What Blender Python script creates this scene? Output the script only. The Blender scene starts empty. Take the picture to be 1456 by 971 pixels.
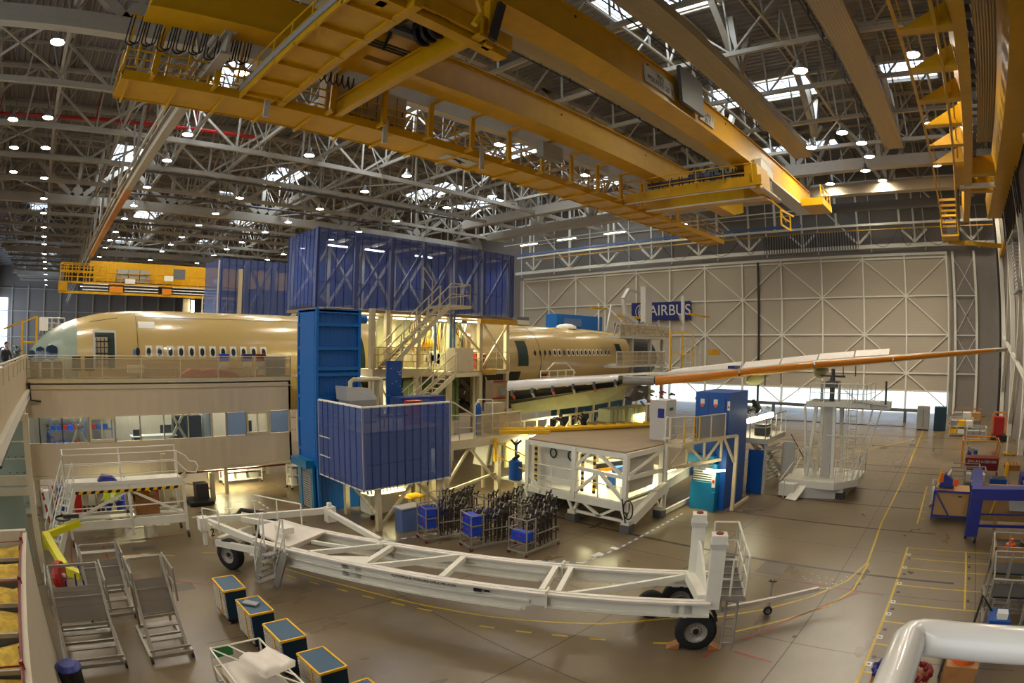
import bpy, math, random
from mathutils import Vector, Matrix
random.seed(7)
SC = bpy.context.scene
COL = SC.collection
V = Vector
Z = V((0, 0, 1))

# ---------------------------------------------------------------- materials
def lin(c):
    return tuple(((x / 255) / 12.92 if x <= 10 else (((x / 255) + .055) / 1.055) ** 2.4) for x in c)
MATS = {}
def mat(name, rgb, rough=.5, metal=0, noise=0, nscale=3.0, emit=None, es=0, bump=0, coat=0, spec=.5):
    m = bpy.data.materials.new(name); m.use_nodes = True
    nt = m.node_tree; b = nt.nodes['Principled BSDF']
    c = lin(rgb)
    b.inputs['Base Color'].default_value = (*c, 1)
    b.inputs['Roughness'].default_value = rough
    b.inputs['Metallic'].default_value = metal
    b.inputs['Specular IOR Level'].default_value = spec
    if coat: b.inputs['Coat Weight'].default_value = coat
    if emit:
        b.inputs['Emission Color'].default_value = (*lin(emit), 1)
        b.inputs['Emission Strength'].default_value = es
    if noise or bump:
        tc = nt.nodes.new('ShaderNodeTexCoord'); no = nt.nodes.new('ShaderNodeTexNoise')
        no.inputs['Scale'].default_value = nscale; no.inputs['Detail'].default_value = 4
        nt.links.new(tc.outputs['Object'], no.inputs['Vector'])
        if noise:
            r = nt.nodes.new('ShaderNodeValToRGB')
            r.color_ramp.elements[0].position = .3; r.color_ramp.elements[1].position = .72
            r.color_ramp.elements[0].color = (*[x * (1 - noise) for x in c], 1)
            r.color_ramp.elements[1].color = (*[min(1, x * (1 + noise * .7)) for x in c], 1)
            nt.links.new(no.outputs['Fac'], r.inputs['Fac']); nt.links.new(r.outputs['Color'], b.inputs['Base Color'])
        if bump:
            bp = nt.nodes.new('ShaderNodeBump'); bp.inputs['Strength'].default_value = bump
            nt.links.new(no.outputs['Fac'], bp.inputs['Height']); nt.links.new(bp.outputs['Normal'], b.inputs['Normal'])
    MATS[name] = m
    return m
def emis(name, rgb, s):
    m = bpy.data.materials.new(name); m.use_nodes = True; nt = m.node_tree
    nt.nodes.remove(nt.nodes['Principled BSDF'])
    e = nt.nodes.new('ShaderNodeEmission'); e.inputs['Color'].default_value = (*lin(rgb), 1); e.inputs['Strength'].default_value = s
    nt.links.new(e.outputs[0], nt.nodes['Material Output'].inputs[0]); MATS[name] = m
def film(name, rgb, opacity, rough=.25):
    m = bpy.data.materials.new(name); m.use_nodes = True; nt = m.node_tree
    b = nt.nodes['Principled BSDF']; b.inputs['Base Color'].default_value = (*lin(rgb), 1); b.inputs['Roughness'].default_value = rough
    t = nt.nodes.new('ShaderNodeBsdfTransparent'); t.inputs['Color'].default_value = (*[min(1, .46 + .6 * x) for x in lin(rgb)], 1)
    mx = nt.nodes.new('ShaderNodeMixShader'); mx.inputs['Fac'].default_value = opacity
    nt.links.new(t.outputs[0], mx.inputs[1]); nt.links.new(b.outputs[0], mx.inputs[2])
    nt.links.new(mx.outputs[0], nt.nodes['Material Output'].inputs[0]); MATS[name] = m
mat('cream', (208, 194, 160), .5, noise=.05)
mat('cream_panel', (200, 182, 152), .55, noise=.04, nscale=1.2)
mat('roof_steel', (172, 164, 148), .55, noise=.06)
mat('white', (232, 228, 214), .4, noise=.04)
mat('white_gloss', (240, 236, 230), .18, coat=.4)
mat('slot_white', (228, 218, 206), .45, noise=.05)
mat('roof', (132, 128, 126), .6, metal=.2, noise=.1)
mat('duct', (176, 158, 124), .6, noise=.05)
mat('yellow', (206, 154, 0), .42, noise=.08, nscale=1.5)
mat('yellow_bright', (236, 182, 10), .4)
mat('lemon', (214, 206, 24), .45)
mat('line_yellow', (205, 170, 20), .45, noise=.15, nscale=6)
mat('line_red', (150, 45, 30), .45, noise=.15)
mat('line_blue', (95, 120, 170), .45)
mat('line_white', (215, 212, 200), .45)
mat('slot', (48, 40, 34), .5)
mat('black', (22, 22, 24), .5)
mat('rubber', (26, 26, 28), .75, bump=.3, nscale=20)
mat('dark', (52, 50, 50), .5)
mat('gray', (150, 150, 148), .45, noise=.06)
mat('gray_dark', (92, 94, 98), .5)
mat('alu', (158, 152, 142), .4, metal=.3, noise=.06)
mat('steel_dark', (96, 90, 86), .38, metal=.7, noise=.25, nscale=9)
mat('blue_tower', (12, 100, 178), .4, noise=.05)
mat('blue_cab', (14, 78, 160), .38, noise=.05)
mat('blue_teal', (10, 112, 158), .4)
mat('blue_crate', (24, 70, 200), .4)
mat('blue_dark', (30, 42, 130), .4, noise=.08)
mat('blue_steel', (92, 116, 170), .4)
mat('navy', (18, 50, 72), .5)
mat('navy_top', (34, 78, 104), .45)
mat('sign_blue', (22, 34, 104), .4)
mat('red', (170, 28, 24), .4)
mat('red_dark', (118, 22, 20), .35)
mat('orange', (214, 128, 16), .35, coat=.3)
mat('orange_plain', (226, 96, 30), .5)
mat('tarp', (196, 84, 60), .5, bump=.5, nscale=4)
mat('tan_fuselage', (192, 166, 108), .24, coat=.3, spec=.6)
mat('green_nose', (140, 152, 136), .3, coat=.3)
mat('doorway_shade_green', (8, 42, 32), .5)  # dark green doorways, shade of the interior put into the colour
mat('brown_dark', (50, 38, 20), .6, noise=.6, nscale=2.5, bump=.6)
mat('glass_dark', (40, 52, 66), .1, coat=.5)
mat('green_container', (112, 132, 96), .5, noise=.06)
mat('wood', (168, 116, 64), .55, noise=.15, nscale=4)
mat('carton', (176, 136, 86), .6)
mat('mezz_floor', (150, 128, 100), .5, noise=.1, nscale=1.2)
mat('wing_top', (196, 186, 168), .3, coat=.3)
mat('wing_under', (206, 204, 150), .35, noise=.1)  # pale surface with the yellow of the work lights put into its colour
mat('concrete_plate', (102, 92, 78), .6, noise=.12, nscale=8)
mat('wool', (196, 160, 58), .9, noise=.35, nscale=7, bump=1)
mat('denim', (40, 62, 140), .8)
mat('hivis', (214, 236, 40), .6)
mat('black_cloth', (26, 26, 32), .8)
mat('skin', (190, 140, 110), .6)
mat('hair', (48, 34, 24), .7)
mat('green', (20, 120, 60), .5)
mat('screen', (20, 24, 30), .15)
mat('pale_gray', (196, 192, 184), .5, noise=.03)
mat('door_panel', (196, 184, 164), .6, noise=.03, nscale=.6)
mat('wall_dark', (134, 126, 118), .65, noise=.05)
mat('leaf', (40, 70, 40), .6)
emis('tube_light', (255, 246, 205), 26)
emis('lamp_glow', (255, 238, 205), 60)
emis('skylight', (205, 226, 255), 3.2)
film('blue_film', (120, 140, 196), .34)
film('mesh_film', (214, 202, 176), .26, .5)
film('pane', (200, 220, 235), .06, .05)
film('pane_blue', (150, 180, 215), .75, .2)
film('foam_film', (214, 214, 204), .7, .5)
film('grill', (130, 120, 108), .65, .5)

# concrete floor: procedural stains, joints come as geometry
m = mat('floor', (142, 124, 100), .24); nt = m.node_tree; b = nt.nodes['Principled BSDF']
tc = nt.nodes.new('ShaderNodeTexCoord')
n1 = nt.nodes.new('ShaderNodeTexNoise'); n1.inputs['Scale'].default_value = .22; n1.inputs['Detail'].default_value = 6; n1.inputs['Roughness'].default_value = .6
n2 = nt.nodes.new('ShaderNodeTexNoise'); n2.inputs['Scale'].default_value = .8; n2.inputs['Detail'].default_value = 3
mp = nt.nodes.new('ShaderNodeMapping'); mp.inputs['Scale'].default_value = (.5, 1, 1)
nt.links.new(tc.outputs['Object'], n1.inputs['Vector']); nt.links.new(tc.outputs['Object'], mp.inputs['Vector']); nt.links.new(mp.outputs[0], n2.inputs['Vector'])
mm = nt.nodes.new('ShaderNodeMath'); mm.operation = 'ADD'; m2 = nt.nodes.new('ShaderNodeMath'); m2.operation = 'MULTIPLY'; m2.inputs[1].default_value = .3
nt.links.new(n2.outputs['Fac'], m2.inputs[0]); nt.links.new(n1.outputs['Fac'], mm.inputs[0]); nt.links.new(m2.outputs[0], mm.inputs[1])
r = nt.nodes.new('ShaderNodeValToRGB'); r.color_ramp.elements[0].position = .35; r.color_ramp.elements[1].position = .95
r.color_ramp.elements[0].color = (*lin((92, 78, 57)), 1); r.color_ramp.elements[1].color = (*lin((134, 116, 90)), 1)
nt.links.new(mm.outputs[0], r.inputs['Fac']); nt.links.new(r.outputs['Color'], b.inputs['Base Color'])
r2 = nt.nodes.new('ShaderNodeMapRange'); r2.inputs['To Min'].default_value = .2; r2.inputs['To Max'].default_value = .42
nt.links.new(n2.outputs['Fac'], r2.inputs['Value']); nt.links.new(r2.outputs[0], b.inputs['Roughness'])

# ribbed (corrugated) cladding: fine bump lines across x or y
def ribbed(name, rgb, scale, axis, rough=.55, amt=.35):
    m = mat(name, rgb, rough); nt = m.node_tree; b = nt.nodes['Principled BSDF']
    tc = nt.nodes.new('ShaderNodeTexCoord'); w = nt.nodes.new('ShaderNodeTexWave')
    w.bands_direction = axis; w.inputs['Scale'].default_value = scale; w.wave_profile = 'TRI'
    bp = nt.nodes.new('ShaderNodeBump'); bp.inputs['Strength'].default_value = amt; bp.inputs['Distance'].default_value = .1
    nt.links.new(tc.outputs['Object'], w.inputs['Vector']); nt.links.new(w.outputs['Fac'], bp.inputs['Height'])
    nt.links.new(bp.outputs['Normal'], b.inputs['Normal'])
ribbed('duct_ribbed', (172, 158, 130), 1.6, 'Y')
ribbed('panel_ribbed', (210, 192, 164), .6, 'X', amt=.15)
ribbed('gate_panel', (182, 170, 150), .8, 'Z', amt=.04)
ribbed('tower_ribbed', (8, 84, 160), 3, 'X', amt=.4)
ribbed('shutter', (176, 176, 170), 3, 'Z', amt=.8)

# ---------------------------------------------------------------- mesh helper
class MB:
    def __init__(s): s.v = []; s.f = []; s.mi = []; s.names = []; s.cur = 0; s.isl = []
    def m(s, name):
        if name not in s.names: s.names.append(name)
        s.cur = s.names.index(name); return s
    def add(s, vs, fs):
        o = len(s.v); s.isl.append((o, o + len(vs), len(s.f), len(s.f) + len(fs))); s.v.extend([tuple(p) for p in vs]); s.f.extend([tuple(o + i for i in f) for f in fs]); s.mi.extend([s.cur] * len(fs)); return s
    def box(s, x0, x1, y0, y1, z0, z1):
        if x0 > x1: x0, x1 = x1, x0
        if y0 > y1: y0, y1 = y1, y0
        if z0 > z1: z0, z1 = z1, z0
        return s.add([(x0,y0,z0),(x1,y0,z0),(x1,y1,z0),(x0,y1,z0),(x0,y0,z1),(x1,y0,z1),(x1,y1,z1),(x0,y1,z1)],
                     [(0,3,2,1),(4,5,6,7),(0,1,5,4),(1,2,6,5),(2,3,7,6),(3,0,4,7)])
    def bar(s, p, q, w, h=None, up=None):
        p, q = V(p), V(q); h = w if h is None else h
        d = (q - p)
        if d.length < 1e-6: return s
        d.normalize(); u = V(up) if up else Z
        if abs(d.dot(u)) > .98: u = V((1, 0, 0)) if abs(d.x) < .9 else V((0, 1, 0))
        a = d.cross(u).normalized(); b2 = a.cross(d).normalized()
        a *= w / 2; b2 *= h / 2
        vs = [p-a-b2, p+a-b2, p+a+b2, p-a+b2, q-a-b2, q+a-b2, q+a+b2, q-a+b2]
        return s.add(vs, [(0,1,2,3),(7,6,5,4),(0,4,5,1),(1,5,6,2),(2,6,7,3),(3,7,4,0)])
    def tube(s, p, q, r, n=6, r2=None):
        p, q = V(p), V(q); d = q - p
        if d.length < 1e-6: return s
        r2 = r if r2 is None else r2
        d.normalize(); a = d.orthogonal().normalized(); b2 = d.cross(a)
        vs = []
        for c, rr in ((p, r), (q, r2)):
            for i in range(n):
                t = 2 * math.pi * i / n; vs.append(c + (a * math.cos(t) + b2 * math.sin(t)) * rr)
        fs = [(i, (i + 1) % n, n + (i + 1) % n, n + i) for i in range(n)] + [tuple(range(n))[::-1], tuple(range(n, 2 * n))]
        return s.add(vs, fs)
    def path(s, pts, r, n=6):
        for a, b2 in zip(pts[:-1], pts[1:]): s.tube(a, b2, r, n)
        return s
    def sweep(s, pts, r, n=8):   # one continuous tube along a polyline
        pts = [V(p) for p in pts]; vs = []; a = None
        for i, p in enumerate(pts):
            d = (pts[min(i + 1, len(pts) - 1)] - pts[max(i - 1, 0)]).normalized()
            a = d.orthogonal().normalized() if a is None else (a - d * a.dot(d)).normalized()
            b2 = d.cross(a)
            for k in range(n):
                t = 2 * math.pi * k / n; vs.append(p + (a * math.cos(t) + b2 * math.sin(t)) * r)
        fs = [(i*n+k, i*n+(k+1)%n, (i+1)*n+(k+1)%n, (i+1)*n+k) for i in range(len(pts)-1) for k in range(n)]
        fs += [tuple(range(n))[::-1], tuple(range((len(pts)-1)*n, len(pts)*n))]
        return s.add(vs, fs)
    def prism(s, pts, off):
        n = len(pts); off = V(off); vs = [V(p) for p in pts] + [V(p) + off for p in pts]
        return s.add(vs, [tuple(range(n))[::-1], tuple(range(n, 2*n))] + [(i, (i+1)%n, n+(i+1)%n, n+i) for i in range(n)])
    def lathe(s, prof, c, axis=(0,0,1), n=20):   # prof: (radius, height along the axis)
        d = V(axis).normalized(); a = d.orthogonal().normalized(); b2 = d.cross(a); c = V(c); vs = []
        for rr, hh in prof:
            for i in range(n):
                t = 2*math.pi*i/n; vs.append(c + d*hh + (a*math.cos(t)+b2*math.sin(t))*rr)
        fs = [(j*n+i, j*n+(i+1)%n, (j+1)*n+(i+1)%n, (j+1)*n+i) for j in range(len(prof)-1) for i in range(n)]
        return s.add(vs, fs)
    def clusters(s, tol=.015):
        n = len(s.isl); bb = []
        for a, b2, _, _ in s.isl:
            vs = s.v[a:b2]; bb.append([min(p[i] for p in vs) - tol for i in range(3)] + [max(p[i] for p in vs) + tol for i in range(3)])
        par = list(range(n))
        def find(i):
            while par[i] != i: par[i] = par[par[i]]; i = par[i]
            return i
        for i in range(n):
            for j in range(i):
                A, B = bb[i], bb[j]
                if A[0] <= B[3] and B[0] <= A[3] and A[1] <= B[4] and B[1] <= A[4] and A[2] <= B[5] and B[2] <= A[5]: par[find(i)] = find(j)
        gr = {}
        for i in range(n): gr.setdefault(find(i), []).append(i)
        return list(gr.values())
    def build(s, name, mt=None, parent=None, loc=None, smooth=False):
        if parent is not None and 1 < len(s.isl) < 400:
            cl = s.clusters()
            if 1 < len(cl) <= 60:
                out = []
                for ids in cl:
                    g = MB(); g.names = list(s.names)
                    for i in ids:
                        a, b2, c, d = s.isl[i]; o = len(g.v); g.isl.append((0, 0, 0, 0)); g.v += s.v[a:b2]
                        g.f += [tuple(k - a + o for k in f) for f in s.f[c:d]]; g.mi += s.mi[c:d]
                    if g.names:
                        used = sorted(set(g.mi)); g.names = [s.names[k] for k in used]; g.mi = [used.index(k) for k in g.mi]
                    g.isl = []; out.append(g.build(name, mt, parent, None, smooth))
                return out[0]
            if len(cl) > 60:
                s.isl = []; o = s.build(name, mt, parent, loc, smooth); o['kind'] = 'stuff'; return o
        me = bpy.data.meshes.new(name)
        base = V((0, 0, 0))
        if parent is not None: base = gloc(parent)
        if parent is None or loc is not None:
            if loc is None:
                xs = [p[0] for p in s.v]; ys = [p[1] for p in s.v]; zs = [p[2] for p in s.v]
                loc = ((min(xs)+max(xs))/2, (min(ys)+max(ys))/2, min(zs))
            org = V(loc)
        else: org = base
        me.from_pydata([tuple(V(p) - org) for p in s.v], [], s.f)
        for nm in ([mt] if mt and not s.names else s.names): me.materials.append(MATS[nm])
        if s.names: me.polygons.foreach_set('material_index', s.mi)
        if smooth: me.polygons.foreach_set('use_smooth', [True] * len(me.polygons))
        me.update()
        o = bpy.data.objects.new(name, me); COL.objects.link(o)
        if parent is not None: o.parent = parent
        o.location = org - base
        return o
def gloc(o):
    p = V(o.location)
    while o.parent is not None: o = o.parent; p += V(o.location)
    return p
def tag(o, label=None, cat=None, group=None, kind=None):
    if label: o['label'] = label
    if cat: o['category'] = cat
    if group: o['group'] = group
    if kind: o['kind'] = kind
    return o
def T(name, label, cat, loc, group=None):
    o = bpy.data.objects.new(name, None); COL.objects.link(o); o.location = loc; o.empty_display_size = .3
    return tag(o, label, cat, group)
def S(name, mb, mt=None, label=None):
    return tag(mb.build(name, mt), label, None, None, 'structure')
def copy_tree(o, loc=None, parent=None, rz=None, label=None):
    c = o.copy(); COL.objects.link(c)
    if parent is not None: c.parent = parent
    if loc is not None: c.location = loc
    if rz is not None: c.rotation_euler = (0, 0, rz)
    if label: c['label'] = label
    for ch in list(o.children): copy_tree(ch, parent=c)
    return c
def rail(mb, pts, h=1.1, r=.025, mids=1, step=1.5, post=None, closed=False, kick=0):
    """tubular guard rail following pts (deck level)"""
    pts = [V(p) for p in pts]
    if closed: pts.append(pts[0])
    for a, b2 in zip(pts[:-1], pts[1:]):
        L = (b2 - a).length; n = max(1, round(L / step))
        mb.tube(a + Z*h, b2 + Z*h, r)
        for k in range(mids): mb.tube(a + Z*h*(k+1)/(mids+1), b2 + Z*h*(k+1)/(mids+1), r*.7)
        for i in range(n + 1):
            p = a.lerp(b2, i / n); mb.tube(p, p + Z*h, (post or r))
        if kick: mb.bar(a + Z*kick/2, b2 + Z*kick/2, .02, kick)
    return mb
def steps(mb, a, b2, w, side, n, tread=.25):
    """open stair from a (low) to b2 (high); side = unit vector across the stair"""
    a, b2, side = V(a), V(b2), V(side)
    for k in (0, 1): mb.bar(a + side*w*k, b2 + side*w*k, .06, .24)
    d = V((b2.x - a.x, b2.y - a.y, 0)).normalized()
    for i in range(n):
        p = a.lerp(b2, (i + .6) / n)
        mb.bar(p - d*tread/2 + side*w/2, p + d*tread/2 + side*w/2, w, .03)
def stair_rail(mb, a, b2, w, side, h=1.0, r=.022, n=4):
    for k in (0, 1):
        p, q = V(a) + V(side)*w*k, V(b2) + V(side)*w*k
        mb.tube(p + Z*h, q + Z*h, r); mb.tube(p + Z*h*.5, q + Z*h*.5, r*.8)
        for i in range(n + 1): c = p.lerp(q, i/n); mb.tube(c, c + Z*h, r)
def truss_face(mb, a, b2, up, n, w=.08, chord=.12, x=True):
    """braced panel between lines a-b2 and a+up - b2+up"""
    a, b2, up = V(a), V(b2), V(up)
    mb.bar(a, b2, chord); mb.bar(a + up, b2 + up, chord)
    for i in range(n + 1): c = a.lerp(b2, i/n); mb.bar(c, c + up, w)
    for i in range(n):
        p, q = a.lerp(b2, i/n), a.lerp(b2, (i+1)/n)
        if i % 2 == 0 or x == 2: mb.bar(p, q + up, w)
        if i % 2 == 1 or x == 2: mb.bar(p + up, q, w)

# ---------------------------------------------------------------- camera: 15 mm class fisheye, almost level
CAMZ = 7.2
cd = bpy.data.cameras.new('camera'); cam = bpy.data.objects.new('camera', cd); COL.objects.link(cam); SC.camera = cam
cd.type = 'PANO'; cd.panorama_type = 'FISHEYE_EQUISOLID'
cd.sensor_fit = 'HORIZONTAL'; cd.sensor_width = 36; cd.sensor_height = 36 * 971 / 1456
cd.fisheye_lens = 837.134 / 1456 * 36; cd.fisheye_fov = math.radians(170); cd.clip_start = .05; cd.clip_end = 1000
yaw, pitch, roll = 0.7664124, 0.00725348, 0.01079174
cy, sy, cp, sp, cr, sr = math.cos(yaw), math.sin(yaw), math.cos(pitch), math.sin(pitch), math.cos(roll), math.sin(roll)
f_ = V((cy*cp, sy*cp, sp)); r_ = V((sy, -cy, 0)); u_ = r_.cross(f_)
rr, uu = r_*cr + u_*sr, -r_*sr + u_*cr
cam.matrix_world = Matrix(((rr.x, uu.x, -f_.x, 0), (rr.y, uu.y, -f_.y, 0), (rr.z, uu.z, -f_.z, CAMZ), (0, 0, 0, 1)))
SC.view_settings.view_transform = 'Standard'; SC.view_settings.look = 'None'
SC.view_settings.gamma = 1; SC.view_settings.exposure = 0.3; SC.view_settings.use_curve_mapping = False
try:
    SC.cycles.use_denoising = True; SC.cycles.max_bounces = 6; SC.cycles.diffuse_bounces = 3; SC.cycles.glossy_bounces = 3
    SC.cycles.transparent_max_bounces = 16; SC.cycles.caustics_reflective = False; SC.cycles.caustics_refractive = False
    SC.cycles.sample_clamp_indirect = 4
except Exception: pass
w = bpy.data.worlds.new('world'); SC.world = w; w.use_nodes = True
w.node_tree.nodes['Background'].inputs[0].default_value = (.80, .90, 1, 1); w.node_tree.nodes['Background'].inputs[1].default_value = 1.3
# ---------------------------------------------------------------- shell
XW, YR, YF, XL = 70.6, -6.4, 200, -21      # gate wall, right wall, far wall, left wall
fb = MB(); fb.add([(XL, -12, 0), (XW + .6, -12, 0), (XW + .6, YF, 0), (XL, YF, 0)], [(0, 1, 2, 3)])
floor = S('floor', fb, 'floor')
def mark(mb, pts, w, z=.004):
    pts = [V((p[0], p[1], z)) for p in pts]
    for a, b2 in zip(pts[:-1], pts[1:]):
        d = (b2 - a).normalized(); n = V((-d.y, d.x, 0)) * w / 2
        mb.add([a - n, b2 - n, b2 + n, a + n], [(0, 1, 2, 3)])
def fpart(name, mb, mt=None): return mb.build(name, mt, floor)
g = MB()
for x, y0, y1 in ((18.65, -1, 30), (23.9, 0, 9.7), (27.6, 1.0, 9.3), (30.9, 1.0, 8), (35.8, .3, 14), (37.6, .3, 14), (45.5, -2, 20), (51, -2, 24), (56.5, -3, 30), (58.5, -3, 30)):
    mark(g, [(x, y0), (x, y1)], .16)
mark(g, [(40, 12), (49, 9.5)], .2)
fpart('rail_groove', g, 'slot')
g = MB()
def arc(c, r, a0, a1, n=24): return [(c[0] + r*math.cos(math.radians(a0+(a1-a0)*i/n)), c[1] + r*math.sin(math.radians(a0+(a1-a0)*i/n))) for i in range(n+1)]
mark(g, [(6.8, 17.6), (6.97, 16.86), (8.14, 14.31), (9.09, 12.09), (10.02, 10.27), (10.78, 9.07), (11.6, 7.9), (12.87, 6.67), (13.6, 5.6), (14.8, 4.5), (16.2, 3.5), (17.9, 2.7), (19.8, 2.35), (25, 2.6), (32.4, 2.55), (44.3, 2.6), (60, 2.6)], .07)
mark(g, [(13.14, 4.69), (14.49, 3.67), (15.87, 2.78), (17.2, 2.35), (19.8, 2.3)], .07)
mark(g, [(40, 8), (52, 2), (60, -2)], .1)
for a, b2 in (((6.79, 19.43), (6.6, 18.9)), ((6.5, 17.0), (6.65, 16.6)), ((6.85, 16.15), (7.0, 15.8)), ((7.25, 15.35), (7.4, 15.0)), ((7.7, 14.45), (7.87, 14.1)),
              ((8.08, 13.6), (8.26, 13.25)), ((8.5, 12.75), (8.68, 12.35)), ((8.85, 12.0), (9.05, 11.6)), ((9.4, 10.1), (9.6, 9.75)), ((9.86, 9.25), (10.06, 8.9)),
              ((10.32, 8.45), (10.52, 8.1)), ((10.76, 7.6), (10.96, 7.25)), ((11.5, 6.2), (11.75, 5.8)), ((12.0, 5.3), (12.2, 4.95)), ((14.5, 9.7), (14.75, 9.3)), ((13.7, 8.0), (13.95, 7.7))):
    mark(g, [a, b2], .07)
# parking bays on the right
mark(g, [(10.5, 1.0), (21.94, 1.05)], .08)
for x in (21.9, 20.72, 19.7, 18.1, 16.6, 15.3): mark(g, [(x, 1.05), (x, -4.5)], .07)
for x in (13.9, 12.4): mark(g, [(x, 1.0), (x, -.2)], .07)
mark(g, [(21.9, -1.4), (16.6, -1.45)], .07)
mark(g, [(25.2, .95), (32.5, .95)], .07)
for x in (26, 27.2, 28.4, 29.6, 30.8): mark(g, [(x, .95), (x, .65)], .07)
mark(g, [(1.9, 21.3), (2.2, 21.1)], .07); mark(g, [(1.75, 20.6), (2.0, 19.9), (2.7, 19.75)], .07); mark(g, [(3.3, 19.6), (3.9, 19.4)], .07); mark(g, [(4.9, 19.3), (5.4, 19.1)], .07)
fpart('yellow_floor_line', g, 'line_yellow')
g = MB()
mark(g, [(12.78, 4.34), (14.6, 3.55), (16.0, 2.8), (17.04, 2.14)], .07); mark(g, [(17.3, 4.6), (17.08, 1.28)], .06)
mark(g, [(11.49, 4.79), (12.2, 4.73)], .07); mark(g, [(12.15, 4.3), (12.03, 3.21)], .06)
mark(g, [(.3, 21.6), (1.42, 21.48), (5.24, 21.6)], .07); mark(g, [(1.42, 21.48), (1.43, 18.6)], .06); mark(g, [(1.85, 18.1), (4.43, 16.4)], .05); mark(g, [(.3, 24), (.0, 19)], .06)
mark(g, [(7.5, 24.2), (12, 23)], .05); mark(g, [(24.5, 8.5), (24, 3)], .03)
fpart('red_floor_line', g, 'line_red')
g = MB(); wmb = MB()
def dashed(pts):
    for a, b2 in zip(pts[:-1], pts[1:]):
        a, b2 = V((*a, 0)), V((*b2, 0)); n = int((b2-a).length / .22)
        for i in range(n):
            mark(g if i % 2 else wmb, [a.lerp(b2, i/n), a.lerp(b2, (i+1)/n)], .09, .0045)
dashed([(22.4, 11.2), (17.0, 10.95), (15.0, 11.05), (14.1, 12.4)]); dashed([(11.2, 17.4), (15.3, 16.45)])
dashed([(5.3, 23.65), (.6, 24.1)]); dashed([(5.3, 23.65), (9.4, 23.6), (9.4, 25.1), (7.5, 25.45), (5.4, 25.2), (5.3, 23.65)])
fpart('blue_floor_tape', g, 'line_blue')
mark(wmb, [(16.2, 11.15), (15.7, 11.17)], .25); mark(wmb, [(17.0, 11.1), (16.8, 11.1)], .25); mark(wmb, [(7.5, 24.4), (7.9, 24.3)], .2)
for x in (12.7, 14.2, 15.7, 16.6, 18.1, 19.6, 21): mark(wmb, [(x, .92), (x+.22, .92)], .16, .006)
for i in range(14):
    a = random.random(); mark(wmb, [(17.4 + a, 4.2 - i*.11), (17.45 + a, 4.2 - i*.11)], .05)
fpart('white_floor_mark', wmb, 'line_white')
g = MB(); gr = random.Random(3)
for x in (12.72, 14.22, 15.72, 16.62, 18.12, 19.62, 21.02): mark(g, [(x + .05, .92), (x+.12, .92)], .07, .008)
for x in (13.1, 14.7, 16.1, 17.4, 19.0, 20.6): mark(g, [(x, .86), (x+.16, .86)], .12, .006)
for x in (21.3, 20.2, 19.1, 17.2): mark(g, [(x, -1.55), (x+.2, -1.55)], .1, .006)
fpart('stencilled_bay_number', g, 'slot')
g = MB()
for x, y, a, b2 in ((2.5, 20.5, .9, .4), (1.7, 17.9, .7, .45), (17.4, 5.4, 1.2, .9), (2.9, 16.6, .9, .6), (46, 3, 1.2, .5), (44, 5.2, 1.2, .6), (48, 2, .8, .5)):
    mark(g, [(x, y), (x + a, y)], b2, .003)
fpart('floor_hatch', g, 'concrete_plate')
g = MB()
for x in (9, 13.2, 17.2, 21.2, 33, 43): mark(g, [(x, -3), (x, 14)], .025, .002)
for y in (-1.8, 3.1, 8.0, 12.9): mark(g, [(3, y), (60, y)], .025, .002)
fpart('floor_joint', g, 'slot')

# gate wall
def wall(name, boxes, mt='wall_dark'):
    g = MB()
    for bx in boxes: g.box(*bx)
    return S(name, g, mt)
wall('wall_back', [(XW + .3, XW + .6, YR, YF, 17.9, 31), (XW + .3, XW + .6, 66, YF, 0, 17.9), (XW + .3, XW + .6, YR, .3, 0, 17.9)])
g = MB(); g.m('gate_panel').box(XW, XW + .15, .2, 66.2, 2.55, 17.9)
gate = S('door_1', g)
g = MB(); g.m('white')
fr = 5.4; n = 12; ys = [.45 + i * fr for i in range(13)]
for i, y in enumerate(ys): g.bar((XW - .1, y, 0), (XW - .1, y, 17.9), .2, .28)
for z in (17.6, 13.25, 8.85, 4.5, 2.5): g.bar((XW - .1, .3, z), (XW - .1, 65.2, z), .16, .16)
g.bar((XW - .1, .3, 18.05), (XW - .1, 65.2, 18.05), .3, .3)
for i in range(12):
    y0, y1 = ys[i], ys[i+1]
    for j, (za, zb) in enumerate(((17.6, 13.25), (13.25, 8.85), (8.85, 4.5), (4.5, .6))):
        if (i + j) % 2 == 0: g.bar((XW - .12, y0, za), (XW - .12, y1, zb), .13, .13)
        else: g.bar((XW - .12, y1, za), (XW - .12, y0, zb), .13, .13)
g.build('gate_frame', None, gate)
g = MB(); g.m('slot').box(XW - .28, XW - .1, 25.1, 25.35, 0, 17.9); g.build('gate_seam', None, gate)
g = MB(); g.m('pane').box(XW, XW + .03, .3, 65, .1, 2.5); g.m('white')
for i in range(60): g.box(XW - .02, XW + .04, .3 + i * 1.08, .34 + i*1.08, .1, 2.5)
g.build('gate_glazing', None, gate)
# outside ground beyond the gate
g = MB(); g.add([(XW + 1, -60, -.05), (400, -60, -.05), (400, 200, -.05), (XW + 1, 200, -.05)], [(0, 1, 2, 3)])
S('ground_outside', g, 'white')
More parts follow.
